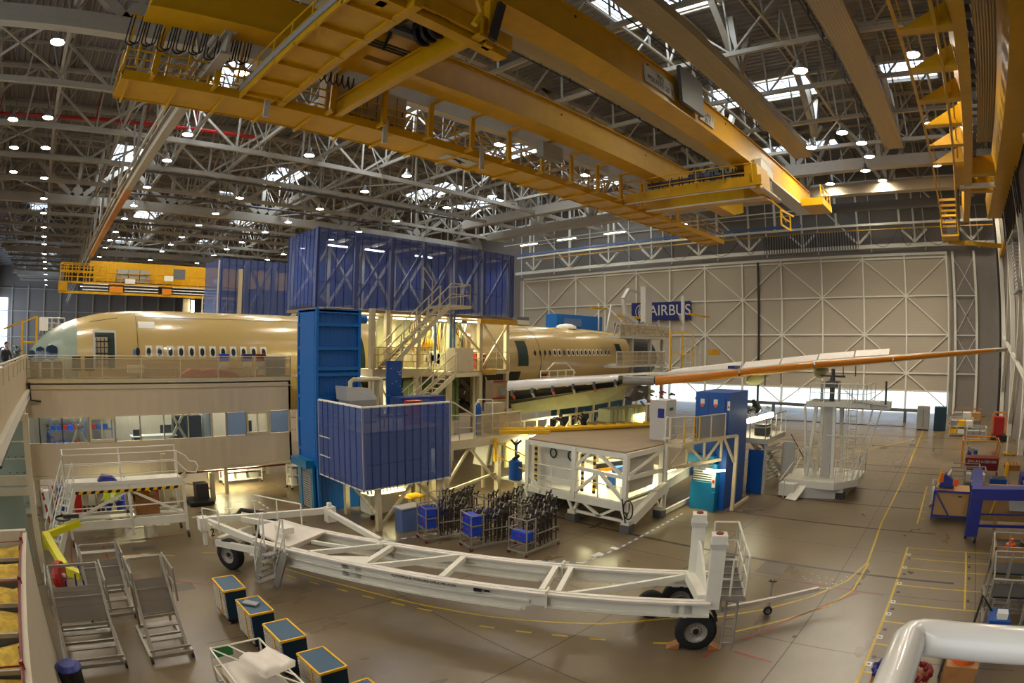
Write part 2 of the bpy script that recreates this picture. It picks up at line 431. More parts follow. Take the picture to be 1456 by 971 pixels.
# lattice beams over the gate
g = MB(); g.m('white')
g.bar((XW - 1.2, YR, 18.9), (XW - 1.2, 66, 18.9), .5, .45)
g.bar((XW - 1.6, YR, 26.6), (XW - 1.6, 66, 26.6), .25)
for i in range(10): g.bar((XW - 1.6, -3 + 7.2*i, 19.2), (XW - 1.6, -3 + 7.2*i, 26.6), .22)
for i in range(5): g.bar((XW - 1.6, -3 + 14.4*i, 19.2), (XW - 1.6, 4.2 + 14.4*i, 26.6), .18)
for i in range(10):
    y = -3 + i * 7.2; g.bar((XW - 1.6, y, 19.2), (XW - 1.6, y + 1.6, 20.6), .25); g.bar((XW - 1.6, y, 19.2), (XW - 1.6, y - 1.6, 20.6), .25)
S('trim_1', g)
g = MB(); g.m('white'); 
for i in range(11): g.bar((XW + .1, -4 + i*7.0, 18.5), (XW + .1, -4 + i*7.0, 29), .12)
for z in (21.8, 23.6): g.bar((XW + .1, YR, z), (XW + .1, 66, z), .1)
for y in (-.4, -3.2): g.bar((XW, y, 0), (XW, y, 18.2), .3)
for z in (4.5, 8.8, 13.2): g.bar((XW, -.4, z), (XW, -3.2, z), .1)
for z0, z1 in ((4.5, 8.8), (8.8, 13.2), (13.2, 17.6)): g.bar((XW, -.4, z0), (XW, -3.2, z1), .05); g.bar((XW, -.4, z1), (XW, -3.2, z0), .05)
S('trim_2', g)
# right wall with steel stair tower
g = MB(); g.box(XL, XW, YR - .3, YR, 0, 30); S('wall_right', g, 'wall_dark')
g = MB(); g.m('white')
for x in (34, 44, 54, 64): g.bar((x, YR + .3, 0), (x, YR + .3, 29), .45)
for a, b2 in (((36, 15), (44, 1)), ((44, 15), (54, 1)), ((54, 15), (64, 3)), ((36, 4), (64, 8.5))): g.bar((a[0], YR + .35, a[1]), (b2[0], YR + .35, b2[1]), .3)
S('trim_3', g)
g = MB(); g.tube((66, YR + .5, 24), (66, YR + .5, 6.4), .16); g.tube((66, YR + .5, 6.4), (64, YR + .7, 5.2), .16); g.tube((64, YR + .7, 5.2), (64, YR + .7, 0), .16)
tag(g.build('downpipe', 'slot'), 'dark vertical downpipe bent near wing tip height on right wall', 'pipe')
# far walls
g = MB(); g.m('wall_dark').box(XL, XW + .6, YF, YF + .5, 0, 31); g.m('roof_steel')
for i in range(16): g.bar((XL + 6*i, YF - .2, 0), (XL + 6*i, YF - .2, 24), .5)
for z in (8, 16, 23): g.bar((XL, YF - .2, z), (XW, YF - .2, z), .3)
S('wall_far', g)
g = MB(); g.box(XL - .5, XL, 40, YF, 0, 31); g.box(XL - .5, XL, YR, 40, 20, 31); S('wall_left', g, 'wall_dark')  # unseen near stretch left open low down to let daylight fill in
g = MB(); g.m('skylight').box(XL - .02, XL + .04, 150, 198, 2, 20).box(XL+.5, -16.5, YF - .3, YF-.2, 4, 20); g.m('white')
for i in range(9): g.bar((XL + .1, 150 + 6*i, 2), (XL + .1, 150 + 6*i, 20), .3)
for z in (2, 8, 14, 20): g.bar((XL + .1, 150, z), (XL + .1, 198, z), .3)
S('window_1', g)

# ---------------------------------------------------------------- roof deck, corrugated
g = MB(); zr = 30.0; px_, k = .6, 0
vs, fs = [], []
x = XL - 1
while x < XW + 1:
    o = len(vs)
    for dx, dz in ((0, 0), (.22, 0), (.30, -.14), (.52, -.14), (.60, 0)):
        vs += [(x + dx, YR - 1, zr + dz), (x + dx, YF + 1, zr + dz)]
    for i in range(4): fs.append((o+2*i, o+2*i+1, o+2*i+3, o+2*i+2))
    x += .6
g.m('roof').add(vs, fs); g.box(XL - 1, XW + 1, YR - 1, YF + 1, zr + .1, zr + .3)
ceiling = S('ceiling', g)
# skylights
sk = [(29, 15.5, 4.6, 7), (46, 15, 4.4, 10), (12, 46, 4, 9), (29, 44, 4, 9), (46, 44, 4, 9), (63, 46, 4, 9), (8, 72, 4, 9), (30, 72.5, 4.4, 10), (51, 65, 4, 10), (61, 66, 4, 9),
      (17, 104, 4.6, 9), (36, 101, 4.6, 9), (54, 98, 4.6, 9), (-4, 104, 4, 9), (46, 1, 4, 5), (62, 16, 3, 9), (17, 133, 4.6, 9), (36, 130, 4.6, 9), (-2, 160, 4.6, 9), (26, 85, 3, 4)]
for i, (x, y, a, b2) in enumerate(sk):
    g = MB(); g.m('skylight').box(x-a/2, x+a/2, y-b2/2, y+b2/2, 29.55, 29.7); g.m('white')
    for k in range(4): g.bar((x-a/2+a*k/3, y-b2/2, 29.5), (x-a/2+a*k/3, y+b2/2, 29.5), .08, .12)
    for k in range(5): g.bar((x-a/2, y-b2/2+b2*k/4, 29.5), (x+a/2, y-b2/2+b2*k/4, 29.5), .07, .12)
    g.m('roof_steel')
    for sx in (-1, 1): g.box(x+sx*(a/2+.08)-.08, x+sx*(a/2+.08)+.08, y-b2/2-.1, y+b2/2+.1, 29.2, 29.9)
    for s_ in (-1, 1): g.box(x-a/2, x+a/2, y+s_*(b2/2+.08)-.08, y+s_*(b2/2+.08)+.08, 29.2, 29.9)
    S('window_%d' % (i + 2), g)

# ---------------------------------------------------------------- roof trusses
def truss_x(y, heavy=False, x0=-11.3, x1=68.8):
    g = MB(); g.m('roof_steel'); zb, zt = (24.0, 29.0)
    wch = .75 if heavy else .32; n = int((x1 - x0) / 6.6)
    g.bar((x0, y, zb), (x1, y, zb), wch, 1.1 if heavy else .42); g.bar((x0, y, zt), (x1, y, zt), wch*.8, .35)
    for i in range(n + 1):
        x = x0 + (x1-x0)*i/n; x2 = x0 + (x1-x0)*min(i+1, n)/n
        g.bar((x, y, zb), (x, y, zt), .5 if heavy and i % 2 == 0 else .16)
        if i < n:
            if i % 2 == 0: g.bar((x, y, zb), (x2, y, zt), .6 if heavy else .2)
            else: g.bar((x, y, zt), (x2, y, zb), .6 if heavy else .2)
        if heavy and i % 2 == 0: g.prism([(x-1.2, y-.3, zb), (x+1.2, y-.3, zb), (x+.5, y-.3, zb+1.6), (x-.5, y-.3, zb+1.6)], (0, .6, 0))
    return S('roof_truss', g, label='heavy white roof truss with wide chord' if heavy else None)
for k in range(-1, 21):
    y = 4.05 + 8.87*k
    if k < 3: continue
    if y > YF: break
    truss_x(y, heavy=(k - 3) % 5 == 0)
def truss_y(x, y0=YR, y1=160, heavy=False):
    g = MB(); g.m('roof_steel'); zb, zt = 25.0, 29.3; n = int((y1-y0)/4.44)
    g.bar((x, y0, zb), (x, y1, zb), .5 if heavy else .24, .8 if heavy else .3); g.bar((x, y0, zt), (x, y1, zt), .22)
    for i in range(n):
        a, b2 = y0+(y1-y0)*i/n, y0+(y1-y0)*(i+1)/n
        g.bar((x, a, zb), (x, a, zt), .12)
        if i % 2 == 0: g.bar((x, a, zb), (x, b2, zt), .12)
        else: g.bar((x, a, zt), (x, b2, zb), .12)
    return S('roof_joist', g)
for j in range(12): truss_y(-8.6 + 6.6*j)
g = MB(); g.m('roof_steel')
for i in range(48): g.bar((XL, YR + 4.3*i, 29.75), (XW, YR + 4.3*i, 29.75), .12, .28)
S('roof_purlin', g)
# horizontal wind bracing at chord level
g = MB(); g.m('roof_steel')
for j in range(5):
    for k in range(8):
        x0, y0 = -8.6 + 13.2*j, 30.7 + 17.7*k
        if y0 > 150: continue
        g.bar((x0, y0, 24.6), (x0+6.6, y0+8.87, 24.6), .14); g.bar((x0+6.6, y0, 24.6), (x0, y0+8.87, 24.6), .14)
for j in range(12):
    for k in range(18):
        x0, y0 = -8.6 + 6.6*j, 30.7 + 8.87*k/1
        if y0 < 140: g.bar((x0, y0, 24.2), (x0+2.2, y0, 29), .1); g.bar((x0, y0, 24.2), (x0-2.2, y0, 29), .1)
for x, y in ((46, 10.5), (49, 3.4), (46, 19), (33, 12), (20, 3.5)):
    g.bar((x-3, y, 28.8), (x, y, 24.6), .45); g.bar((x+3, y, 28.8), (x, y, 24.6), .45); g.bar((x, y, 24.4), (x, y, 29), .5)
for x0 in (22, 31, 40):
    for y in (8.3, -.5, 16): g.bar((x0, y, 25.5), (x0+9, y, 25.5), .16); g.bar((x0, y, 25.5), (x0+2, y, 29), .12); g.bar((x0+4, y, 25.5), (x0+2, y, 29), .12); g.bar((x0+6.5, y, 25.5), (x0+6.5, y, 29), .12)
S('roof_bracing', g)
# heavy box beams along the gate side of the roof
for x, z, w_, h_, y1 in ((54.5, 24.2, .9, 1.1, 62), (57.5, 22.6, 1.1, 1.0, 60), (60.5, 21.6, .4, .9, 16)):
    g = MB(); g.m('roof_steel' if w_ > .5 else 'gray_dark').bar((x, YR, z), (x, y1, z), w_, h_)
    if w_ > .5:
        g.m('roof_steel')
        for i in range(7): y = -3 + i*9; g.bar((x, y, z), (x, y, 29), .5); g.bar((x, y, z), (x, y+3.5, 28.5), .35); g.bar((x, y, z), (x, y-3.5, 28.5), .35)
    S('roof_beam', g)
# runway beam for the cranes on the left
g = MB(); g.m('roof_steel'); g.bar((5.3, 20, 17.95), (5.3, 190, 17.95), .5, .12); g.bar((5.3, 20, 18.4), (5.3, 190, 18.4), .12, .9); g.bar((5.3, 20, 18.9), (5.3, 190, 18.9), .5, .1)
for i in range(19): g.bar((5.3, 24 + 8.87*i, 18.9), (5.3, 24 + 8.87*i, 24), .25); g.bar((5.3, 24 + 8.87*i, 19), (5.3, 28.4 + 8.87*i, 24), .14)
for d in (-.6,): g.tube((5.3+d, 20, 18.6), (5.3+d, 190, 18.6), .1)
g.m('orange').bar((5.3, 43, 17.96), (5.3, 80, 17.96), .56, .16); S('crane_rail', g)
for x in ():
    g = MB(); g.m('roof_steel').bar((x, 6, 18.5), (x, 26, 18.5), .4, .9); 
    g.bar((x, 12, 18.5), (x, 12, 24.5), .25)
    S('crane_rail', g) if x > 45 else None
# long ribbed beige ducts under the roof
spots = [(20.1, 'far'), (12.75, 'second'), (4.0, 'third'), (-4.85, 'right')]
lab = ['long beige overhead duct furthest from camera, passing above the yellow girders', 'long beige overhead duct next to the large yellow girder, ending right of it',
       'ribbed beige overhead duct running alone between the yellow girder and the triangular brackets', 'ribbed beige overhead duct between the two right-hand yellow beams']
for (y, _), l in zip(spots, lab):
    t = T('overhead_duct', l, 'duct', (28, y, 24))
    MB().m('duct_ribbed').box(4, 50.1, y-.88, y+.88, 24, 24.7).build('duct_body', None, t)
    g = MB().m('black')
    for k in (1,):
        g.tube((4, y+1.35, 24.9), (48, y+1.35, 24.9), .05); g.tube((4, y+1.35, 24.2), (48, y+1.35, 24.2), .05)
        for i in range(16): g.bar((5 + 2.8*i, y+1.35, 24.1), (5 + 2.8*i, y+1.35, 25.2), .07)
    g.build('hanger_rail', None, t)
# red sprinkler main and pipes
g = MB(); g.tube((-14, 52.6, 26), (18, 50, 26), .17); 
for x in (-8, -3, 2, 7, 12): g.tube((x, 52, 26), (x, 52, 29), .06)
tag(g.build('sprinkler_pipe', 'red'), 'red sprinkler pipe running under the roof at upper left', 'pipe')
for i, (y, z) in enumerate(((60, 24.3), (71, 24.5), (88, 24.2))):
    g = MB().m('gray_dark'); g.tube((8, y, z), (52, y, z), .14)
    for j in range(7): g.bar((10+6*j, y, z), (10+6*j, y, 28), .06)
    tag(g.build('hanging_cable_tray', None), ['dark grey cable tray crossing under roof trusses', 'dark grey cable tray behind the first, further from camera', 'dark grey cable tray furthest away near the blue cage top'][i], 'cable tray')
# hanging cable festoon rail near gate
t = T('festoon_rail', 'blue and white cable rail hung in front of the gate with looped cables', 'cable rail', (67, 20, 19))
g = MB().m('white'); g.bar((66.5, YR, 20.9), (66.5, 63, 20.9), .25, .25); g.m('blue_steel').bar((66.4, 18, 21.3), (66.4, 63, 21.3), .2, .3)
for i in range(9): g.m('white').bar((66.6, -2 + 7.8*i, 21), (66.6, -2 + 7.8*i, 28), .25)
g.build('rail_beam', None, t)
g = MB().m('yellow').bar((66.4, YR, 20.3), (66.4, 60, 20.3), .1, .1); g.build('conductor_bar', None, t)
for i in range(36):
    y = 11 + i*.33; g = MB().m('black'); g.sweep([(66.3, y, 20.3), (66.3, y+.02, 18.2), (66.3, y+.15, 17.9), (66.3, y+.26, 18.2), (66.3, y+.28, 20.3)], .035, 4); g.build('cable_loop', None, t)
for y0, y1 in [(4, 5.8), (6, 10), (-1, 3.5), (-6, -2), (26, 31), (32, 37), (38, 43), (44, 49), (50, 55), (23.5, 25.8)]:
    g = MB().m('black'); g.sweep([(66.3, y0+(y1-y0)*s/8, 20.3 - 2.0*(1-((s-4)/4)**2)) for s in range(9)], .03, 4); g.build('cable_loop', None, t)
# fluorescent strips above gate
for i, y in enumerate((9, 33, 42, 50, 57)):
    t = T('hanging_strip_light', 'long lit fluorescent strip above the gate, %s' % ['rightmost of the row', 'second from the right', 'middle of the row', 'fourth from the right', 'leftmost, by the blue cage'][i], 'light', (62.5, y, 21.9), 'strip lights above the gate')
    MB().m('white').box(62.4, 62.6, y-1.7, y+1.7, 21.95, 22.1).build('housing', None, t); MB().m('tube_light').box(62.42, 62.58, y-1.6, y+1.6, 21.88, 21.95).build('tube', None, t)
g = MB().m('white').bar((62.5, -5, 22.2), (62.5, 62, 22.2), .12); tag(g.build('light_rail', None), 'thin white rail carrying the fluorescent strips above the gate', 'rail')

# ---------------------------------------------------------------- high-bay lamps
LMP = []
near = {(9.55, 31.45): 'bright high-bay lamp glaring beside the hanging black cable loops', (-2.34, 32.0): 'bright high-bay lamp at the top left of the hall', (31.1, 7.4): 'bright high-bay lamp in front of the upper right skylight',
        (30.87, .24): 'bright high-bay lamp beside the yellow triangular brackets', (42, 7.3): 'high-bay lamp hanging below the skylight right of the yellow girder',
        (31.1, 43.7): 'high-bay lamp hanging under the middle of the yellow walkway', (42.4, 44): 'high-bay lamp above the right half of the blue cage', (20.7, 44): 'unlit-looking high-bay lamp above the small skylight',
        (9.6, 51.2): 'high-bay lamp just right of the slanting crane rail'}
def lamp(x, y, z=23.0):
    t = T('high_bay_lamp', '', 'lamp', (0, 0, 0), 'high-bay lamps under the roof')
    MB().m('alu').lathe([(.06, .75), (.14, .7), (.14, .45), (.2, .4), (.45, .12), (.5, 0), (.47, .0)], (0, 0, 0), n=16).build('reflector', None, t, smooth=True)
    MB().m('lamp_glow').lathe([(.001, .03), (.44, .03), (.44, .05), (.001, .05)], (0, 0, 0), n=16).build('lens', None, t)
    MB().m('gray_dark').tube((0, 0, .7), (0, 0, 1.6), .03).build('hanger', None, t)
    return t
proto = lamp(0, 0)
pos = []
for x in (-2.4, 9.6, 20.7, 31.1, 42.3, 52.7):
    for y in (.24, 7.35, 31.5, 43.9, 51.4, 61.6, 70.9, 79.2, 89.5, 97.6, 105.6, 118, 130, 142, 155, 170, 185):
        if x < 30 and y < 20: continue
        if x > 50 and y > 40: continue
        pos.append((x, y))
pos += [(-14, 8), (-14, 20), (-14, 32)]
pos += [(45.1, 6.3), (48.7, 6.27), (44.8, 10.6), (56, 11.7), (56.4, 6.2), (-5.5, 44.9), (-5.6, 52), (-6, 60), (61.7, -3.5)]
first = True
for x, y in pos:
    o = proto if first else copy_tree(proto, (x, y, 23)); first = False
    o.location = (x, y, 23)
    l = None
    for (a, b2), s_ in near.items():
        if abs(a-x) < .5 and abs(b2-y) < .6: l = s_
    if not l: l = 'small distant high-bay lamp hanging from the roof trusses' if y > 55 else 'high-bay lamp hanging under the roof, nearer than the small distant ones'
    o['label'] = l
# ---------------------------------------------------------------- near crane
t = T('overhead_crane', 'huge yellow travelling crane with two girders, walkways and hanging cable loops, nearest the camera', 'crane', (26, 17, 17))
def girder(name, x0, x1, y0, y1, z0, z1, par, taper=2.5, mt='yellow'):
    g = MB().m(mt)
    g.prism([(x0, y0+.12, z0), (x1-taper, y0+.12, z0), (x1, y0+.12, z0+ (z1-z0)*.45), (x1, y0+.12, z1), (x0, y0+.12, z1)], (0, y1-y0-.24, 0))
    g.box(x0-.05, x1-taper, y0, y1, z0-.05, z0+.03); g.box(x0, x1, y0, y1, z1, z1+.05)
    return g.build(name, None, par)
G1 = girder('girder', 1.7, 51, 19.35, 20.65, 19, 20.6, t)
G2 = girder('girder', 9, 50.5, 12.45, 13.75, 19, 20.7, t, 1.0)
g = MB().m('black')
for x in (3, 14, 24, 33, 44): g.tube((x, 19.46, 20.1), (x, 19.44, 20.1), .07, 8)
for x in (16.5, 22, 31, 42): g.tube((x, 12.56, 20.4), (x, 12.54, 20.4), .07, 8)
g.build('bolt_hole', None, t)
# signs on the large girder; text read from the photo
def text(s, size, loc, rot, mt, parent, name='lettering', extr=.004, align='CENTER', sx=1):
    c = bpy.data.curves.new(name, 'FONT'); c.body = s; c.size = size; c.extrude = extr; c.align_x = align; c.align_y = 'CENTER'; c.space_line = .85
    tmp = bpy.data.objects.new(name, c); COL.objects.link(tmp); bpy.context.view_layer.update()
    me = bpy.data.meshes.new_from_object(tmp.evaluated_get(bpy.context.evaluated_depsgraph_get())); bpy.data.objects.remove(tmp)
    me.materials.clear(); me.materials.append(MATS[mt]); o = bpy.data.objects.new(name, me); COL.objects.link(o)
    if parent is not None: o.parent = parent; o.location = V(loc) - gloc(parent)
    else: o.location = loc
    o.rotation_euler = rot; o.scale = (sx, 1, 1)
    return o
for x0, x1, z0, z1, s in ((21.6, 24.3, 19.35, 20.25, 'PV2\nPOUTRE 20 T'), (27.2, 29.0, 19.35, 20.05, 'PALAN 1\n20 T'), (37, 39, 19.25, 20.0, '')):
    p = MB().m('pale_gray').box(x0, x1, 12.47, 12.55, z0, z1).build('capacity_plate', None, t)
    if s: text(s, .42, ((x0+x1)/2, 12.44, (z0+z1)/2), (math.pi/2, 0, 0), 'dark', p)
MB().m('gray_dark').box(24.5, 27.0, 12.1, 12.3, 19.3, 21.4).build('display_box', None, t)
# long lower walkway, deck y 22.1..24.4 at z 17.3
dk = MB().m('yellow'); dk.box(1.5, 52, 22.15, 24.4, 17.25, 17.33)
for i in range(24): x = 1.9 + i*2.18; dk.bar((x, 22.1, 17.22), (x, 24.6, 17.14), .1, .12)
dk.box(1.5, 52, 22.1, 22.16, 17.1, 17.5); dk.box(1.5, 52, 24.4, 24.46, 17.2, 17.45)
dk.build('walkway_deck', None, t)
g = MB().m('pale_gray')
for x in (8.0, 14.1, 20.3): g.box(x, x+.25, 22.0, 22.12, 16.5, 17.7)
g.box(18.9, 21.1, 23.0, 23.9, 17.2, 17.24); g.build('warning_plate', None, t)
g = MB().m('black').prism([(19.5, 23.4, 17.17), (20.5, 23.5, 17.17), (20.0, 23.3, 17.17)], (0, 0, .02)); g.bar((19.6, 23.25, 17.18), (20.4, 23.7, 17.18), .12, .02); g.build('stencil', None, t)
g = MB().m('yellow'); rail(g, [(1.5, 22.15, 17.3), (30, 22.15, 17.3), (52, 22.15, 17.3)], 1.15, .045, 2, 1.9); rail(g, [(1.5, 24.4, 17.3), (8, 24.4, 17.3)], 1.15, .04, 2, 1.9)
g.tube((1.5, 22.15, 18.45), (1.5, 24.4, 18.45), .04)
for y in (22.15, 24.4): g.bar((1.5, y, 17.3), (1.5, y, 19.5), .1)
rail(g, [(42, 24.4, 17.3), (52, 24.4, 17.3)], 1.1, .04, 2, 1.9)
g.build('guard_rail', None, t)
# hangers carrying the walkway from the girder
for i in range(15):
    x = 2.8 + i*2.75
    g = MB().m('yellow'); g.bar((x, 21.6, 17.3), (x, 21.6, 19.05), .14, .26); g.bar((x, 21.6, 19.05), (x, 20.4, 19.05), .26, .1); g.bar((x, 22.2, 17.25), (x, 21.5, 17.25), .14); g.build('hanger', None, t)
# electrical cabinets on walkway
for i, x in enumerate((11.6, 12.75, 13.9, 15.05)):
    b_ = MB().m('duct').box(x-.55, x+.55, 22.4, 23.1, 17.35, 19.3).build('switch_cabinet', None, t)
    g = MB().m('dark'); g.box(x-.03, x-.01, 22.38, 22.4, 17.5, 19.2); g.box(x+.3, x+.36, 22.36, 22.4, 18.2, 18.5); g.box(x-.35, x-.15, 22.38, 22.4, 17.5, 17.7); g.build('cabinet_handle', None, b_)
MB().m('gray').box(24.2, 26.0, 21.0, 21.5, 18.0, 18.9).build('resistor_box', None, t)
# crossing platforms between the two lines
g = MB().m('yellow'); g.box(6.85, 8.6, 13.0, 22.1, 17.25, 17.33); g.box(6.8, 6.9, 12.4, 22.1, 17.1, 17.55); g.bar((8.75, 12.4, 17.3), (8.75, 22.3, 17.3), .3, .35)
for i in range(6): g.bar((6.8, 13.6 + 1.6*i, 17.18), (8.8, 13.6 + 1.6*i, 17.18), .08, .14)
g.build('cross_platform', None, t)
g = MB().m('yellow'); rail(g, [(6.85, 12.6, 17.3), (6.85, 22, 17.3)], 1.1, .04, 1, 1.6); g.build('cross_rail', None, t)
g = MB().m('gray').box(6.72, 6.78, 12.4, 22.0, 17.35, 17.62); g.build('toe_board', None, t)
g = MB().m('yellow'); g.bar((11.6, 12.6, 17.3), (11.6, 22.2, 17.3), .34, .1); g.bar((11.6, 12.6, 17.7), (11.6, 22.2, 17.7), .08, .7); g.bar((11.6, 12.6, 18.05), (11.6, 22.2, 18.05), .34, .08)
g.build('cross_beam', None, t)
g = MB().m('yellow'); g.bar((6.7, 12.9, 17.35), (13.2, 13.35, 17.35), .45, .3); g.bar((6.7, 12.5, 17.7), (13.2, 12.9, 17.7), .1, .6); g.box(7.7, 8.0, 12.9, 13.2, 17.2, 18.9); g.box(12.0, 12.35, 12.9, 13.2, 17.2, 19.05)
g.m('yellow_bright').box(11.85, 12.1, 12.6, 12.9, 17.6, 19.0); g.build('end_beam', None, t)
g = MB().m('dark'); g.tube((8.3, 12.7, 17.75), (12.2, 12.95, 17.75), .14, 8); g.bar((11.9, 12.5, 17.2), (12.3, 12.5, 18.9), .14, .3); g.tube((8.2, 12.5, 17.6), (8.6, 13.4, 17.9), .22, 8); g.build('drive_shaft', None, t)
g = MB().m('yellow')
g.sweep([(10.4, 12.4, 18.4), (10.9, 12.2, 18.3), (11.1, 12.2, 17.8), (10.9, 12.3, 17.3)], .12, 6); g.build('bumper_hook', None, t)
# trolley between girders seen through the frame
tr = MB().m('yellow'); tr.box(9.3, 12.8, 13.9, 19.2, 19.1, 19.3); tr.bar((9.4, 14, 18.9), (9.4, 19.3, 18.9), .25, .5); tr.bar((12.7, 14, 18.9), (12.7, 19.3, 18.9), .25, .5); tr.box(9.6, 10.9, 17.0, 19.2, 18.8, 19.0); tr.box(9.6, 12.5, 14.0, 15.2, 18.7, 18.9)
trolley = tr.build('trolley', None, t)
g = MB().m('black')
for y in (14.6, 15.0, 15.4): g.lathe([(.0, -.08), (.42, -.08), (.45, 0), (.42, .08), (0, .08)], (11.2, y, 18.3), (0, 1, 0), 14)
g.box(10.9, 11.5, 14.3, 15.7, 18.4, 18.9); g.tube((10.4, 16.2, 18.9), (10.3, 16.6, 17.9), .07); g.build('hook_block', None, trolley)
g = MB().m('gray_dark').box(9.8, 12.2, 16, 16.35, 18.6, 18.8); g.m('gray').box(10.7, 12, 15.6, 16.4, 18.9, 19.05); g.build('motor_plate', None, trolley)
g = MB().m('dark')
for i in range(3): g.tube((9.2, 17.2 + i*.2, 18.6), (12.6, 17.2 + i*.2, 18.6), .05)
g.build('power_cable', None, trolley)
# hanging cable loops on the left girder end
for i in range(8):
    x = 1.2 + i*.68
    for k, (dx, dz) in enumerate(((0, 0), (.14, .12))):
        r_ = .12 + .02*(i > 8); g = MB().m('black')
        pts = [(x+dx, 20.9, 19.3 + .2*math.sin(i))] + [(x+dx+.22-.22*math.cos(a*math.pi/6), 20.9+.05*k, 18.15+dz+.06*math.sin(i*2) - .17*math.sin(a*math.pi/6)) for a in range(7)] + [(x+dx+.46, 20.9, 19.3)]
        g.sweep(pts, .032, 5); g.build('cable_loop', None, t)
for i in range(10):
    x = 8.8 + i*.3; g = MB().m('black'); g.sweep([(x, 21.2, 18.9), (x+.02, 21.2, 18.5), (x+.14, 21.2, 18.3), (x+.26, 21.2, 18.5), (x+.28, 21.2, 18.9)], .04, 5); g.build('cable_loop', None, t)
g = MB().m('yellow').bar((1.2, 21, 19.35), (12, 21, 19.35), .12, .08)
for i in range(3): g.bar((1.9+i*2.2, 21.1, 17.3), (1.9+i*2.2, 21.0, 19.3), .09)
rail(g, [(3.7, 24.3, 17.3), (6.6, 24.3, 17.3)], 1.7, .04, 3, .8); g.build('cable_track', None, t)
# right-hand end carriage
g = MB().m('yellow'); g.box(37.2, 38.4, 12.6, 22.4, 17.3, 18.1); g.bar((34.0, 11.6, 17.3), (34.2, 22.6, 17.3), .3, .12); g.bar((34.0, 11.6, 17.6), (34.2, 22.6, 17.6), .08, .6); g.m('white').box(34.2, 34.35, 12, 22.4, 17.2, 17.3); g.box(37.0, 37.15, 12.6, 22, 17.22, 17.3)
g.m('yellow').box(34.4, 36.9, 12.0, 12.9, 17.4, 18.8); g.box(35, 36.8, 13.6, 14.2, 18, 19.1); g.bar((34.1, 11.9, 17.2), (37.6, 11.9, 17.2), .3, .3); g.m('pale_gray').bar((34.1, 11.6, 17.05), (37.6, 11.6, 17.05), .2, .08)
ec = g.build('end_carriage', None, t)
g = MB().m('dark'); g.tube((35.0, 13.2, 18.5), (35.0, 20.5, 18.5), .2, 8); g.tube((35.6, 14.5, 18.8), (35.6, 17.5, 18.8), .3, 8); g.box(37.5, 38.0, 12.2, 12.5, 17.3, 19.2); g.m('gray_dark').box(35.0, 35.5, 15.0, 15.8, 18.4, 19); g.build('motor', None, ec)
g = MB().m('yellow'); rail(g, [(33.9, 12.2, 17.5), (33.9, 22.2, 17.5)], 1.2, .04, 1, 2); rail(g, [(37.2, 12.5, 18.1), (37.2, 14, 18.1)], 1.1, .04, 1, 1); g.build('carriage_rail', None, ec)
for i in range(9):
    y = 13 + i*.8; g = MB().m('black'); g.sweep([(34.6, y, 18.7), (34.6, y+.05, 18.0), (34.6, y+.3, 17.8), (34.6, y+.55, 18.0), (34.6, y+.6, 18.7)], .045, 5); g.build('hanging_cable', None, ec)
g = MB().m('yellow_bright'); a = (37.8, 11.5, 16.9)
for dx, dy, dz in ((0, 0, 0),):
    g.bar((37.3, 11.5, 16.3), (40.4, 11.5, 16.5), .1); g.bar((37.3, 11.5, 15.3), (39.5, 11.5, 15.3), .1); g.bar((37.3, 11.5, 15.3), (37.3, 11.5, 16.3), .1); g.bar((39.5, 11.5, 15.3), (39.5, 11.5, 16.4), .1); g.bar((37.3, 11.5, 15.9), (39.5, 11.5, 15.9), .06); g.bar((37.3, 11.5, 16.2), (38.5, 11.5, 15.7), .06)
    g.bar((38.6, 11.5, 16.4), (38.6, 12.6, 17.4), .12)
g.build('inspection_cage', None, t)
MB().m('yellow_bright').box(31.6, 32.2, 13.0, 13.4, 19.3, 20.1).build('signal_box', None, t)
g = MB().m('white'); g.bar((35.5, 12.3, 19.2), (37.6, 12.2, 18.7), .5, .6); g.build('rail_clamp', None, t)
g = MB().m('yellow'); g.box(46, 49.5, 10.4, 12.3, 18.6, 19.2); rail(g, [(46, 10.5, 19.2), (49.4, 10.5, 19.2)], 1.0, .05, 1, 1.2); g.build('end_platform', None, t)
g = MB().m('pale_gray').box(38.5, 50.3, 12.4, 13.8, 18.82, 18.94); g.build('rail_strip', None, t)

# ---------------------------------------------------------------- second near crane on the right edge
t = T('bracket_crane', 'yellow crane girders on the right with a row of triangular brackets and a low basket', 'crane', (38, -2, 19))
g = MB().m('yellow'); g.box(14, 58.5, -2.5, -1.87, 19.0, 20.6); g.build('girder', None, t)
g = MB().m('yellow'); g.box(14, 57.0, -6.1, -4.45, 19.0, 20.8); g.build('girder', None, t)
g = MB().m('yellow'); g.box(14, 60.0, .42, .58, 18.95, 19.2); g.bar((14, .2, 19.3), (60, .2, 19.3), .06); g.build('edge_rail', None, t)
g = MB().m('yellow'); g.box(14, 60, -1.2, -1.05, 18.95, 19.2); g.tube((14, -1.45, 19.3), (60, -1.45, 19.3), .05); g.build('conductor_rail', None, t)
for i, x in enumerate((17.8, 21.0, 24.6, 28.2, 31.7, 35.2, 38.8)):
    MB().m('yellow_bright' if i % 2 == 0 else 'yellow').prism([(x, .45, 19.02), (x, -1.85, 19.02), (x, -1.85, 20.1)], (.3, 0, 0)).box(x-.12, x+.42, -1.85, .45, 18.96, 19.04).build('bracket', None, t)
g = MB().m('yellow'); g.box(42.5, 43.3, -4.5, -1.9, 19.2, 20.5); g.box(47, 47.7, -4.5, -1.9, 19.1, 20.2); g.box(40.5, 47, -2.0, -1.2, 19.1, 20.4); g.build('end_carriage', None, t)
g = MB().m('white'); g.box(45.0, 45.4, -4.6, -1.5, 18.9, 19.2); g.build('buffer', None, t)
g = MB().m('yellow'); 
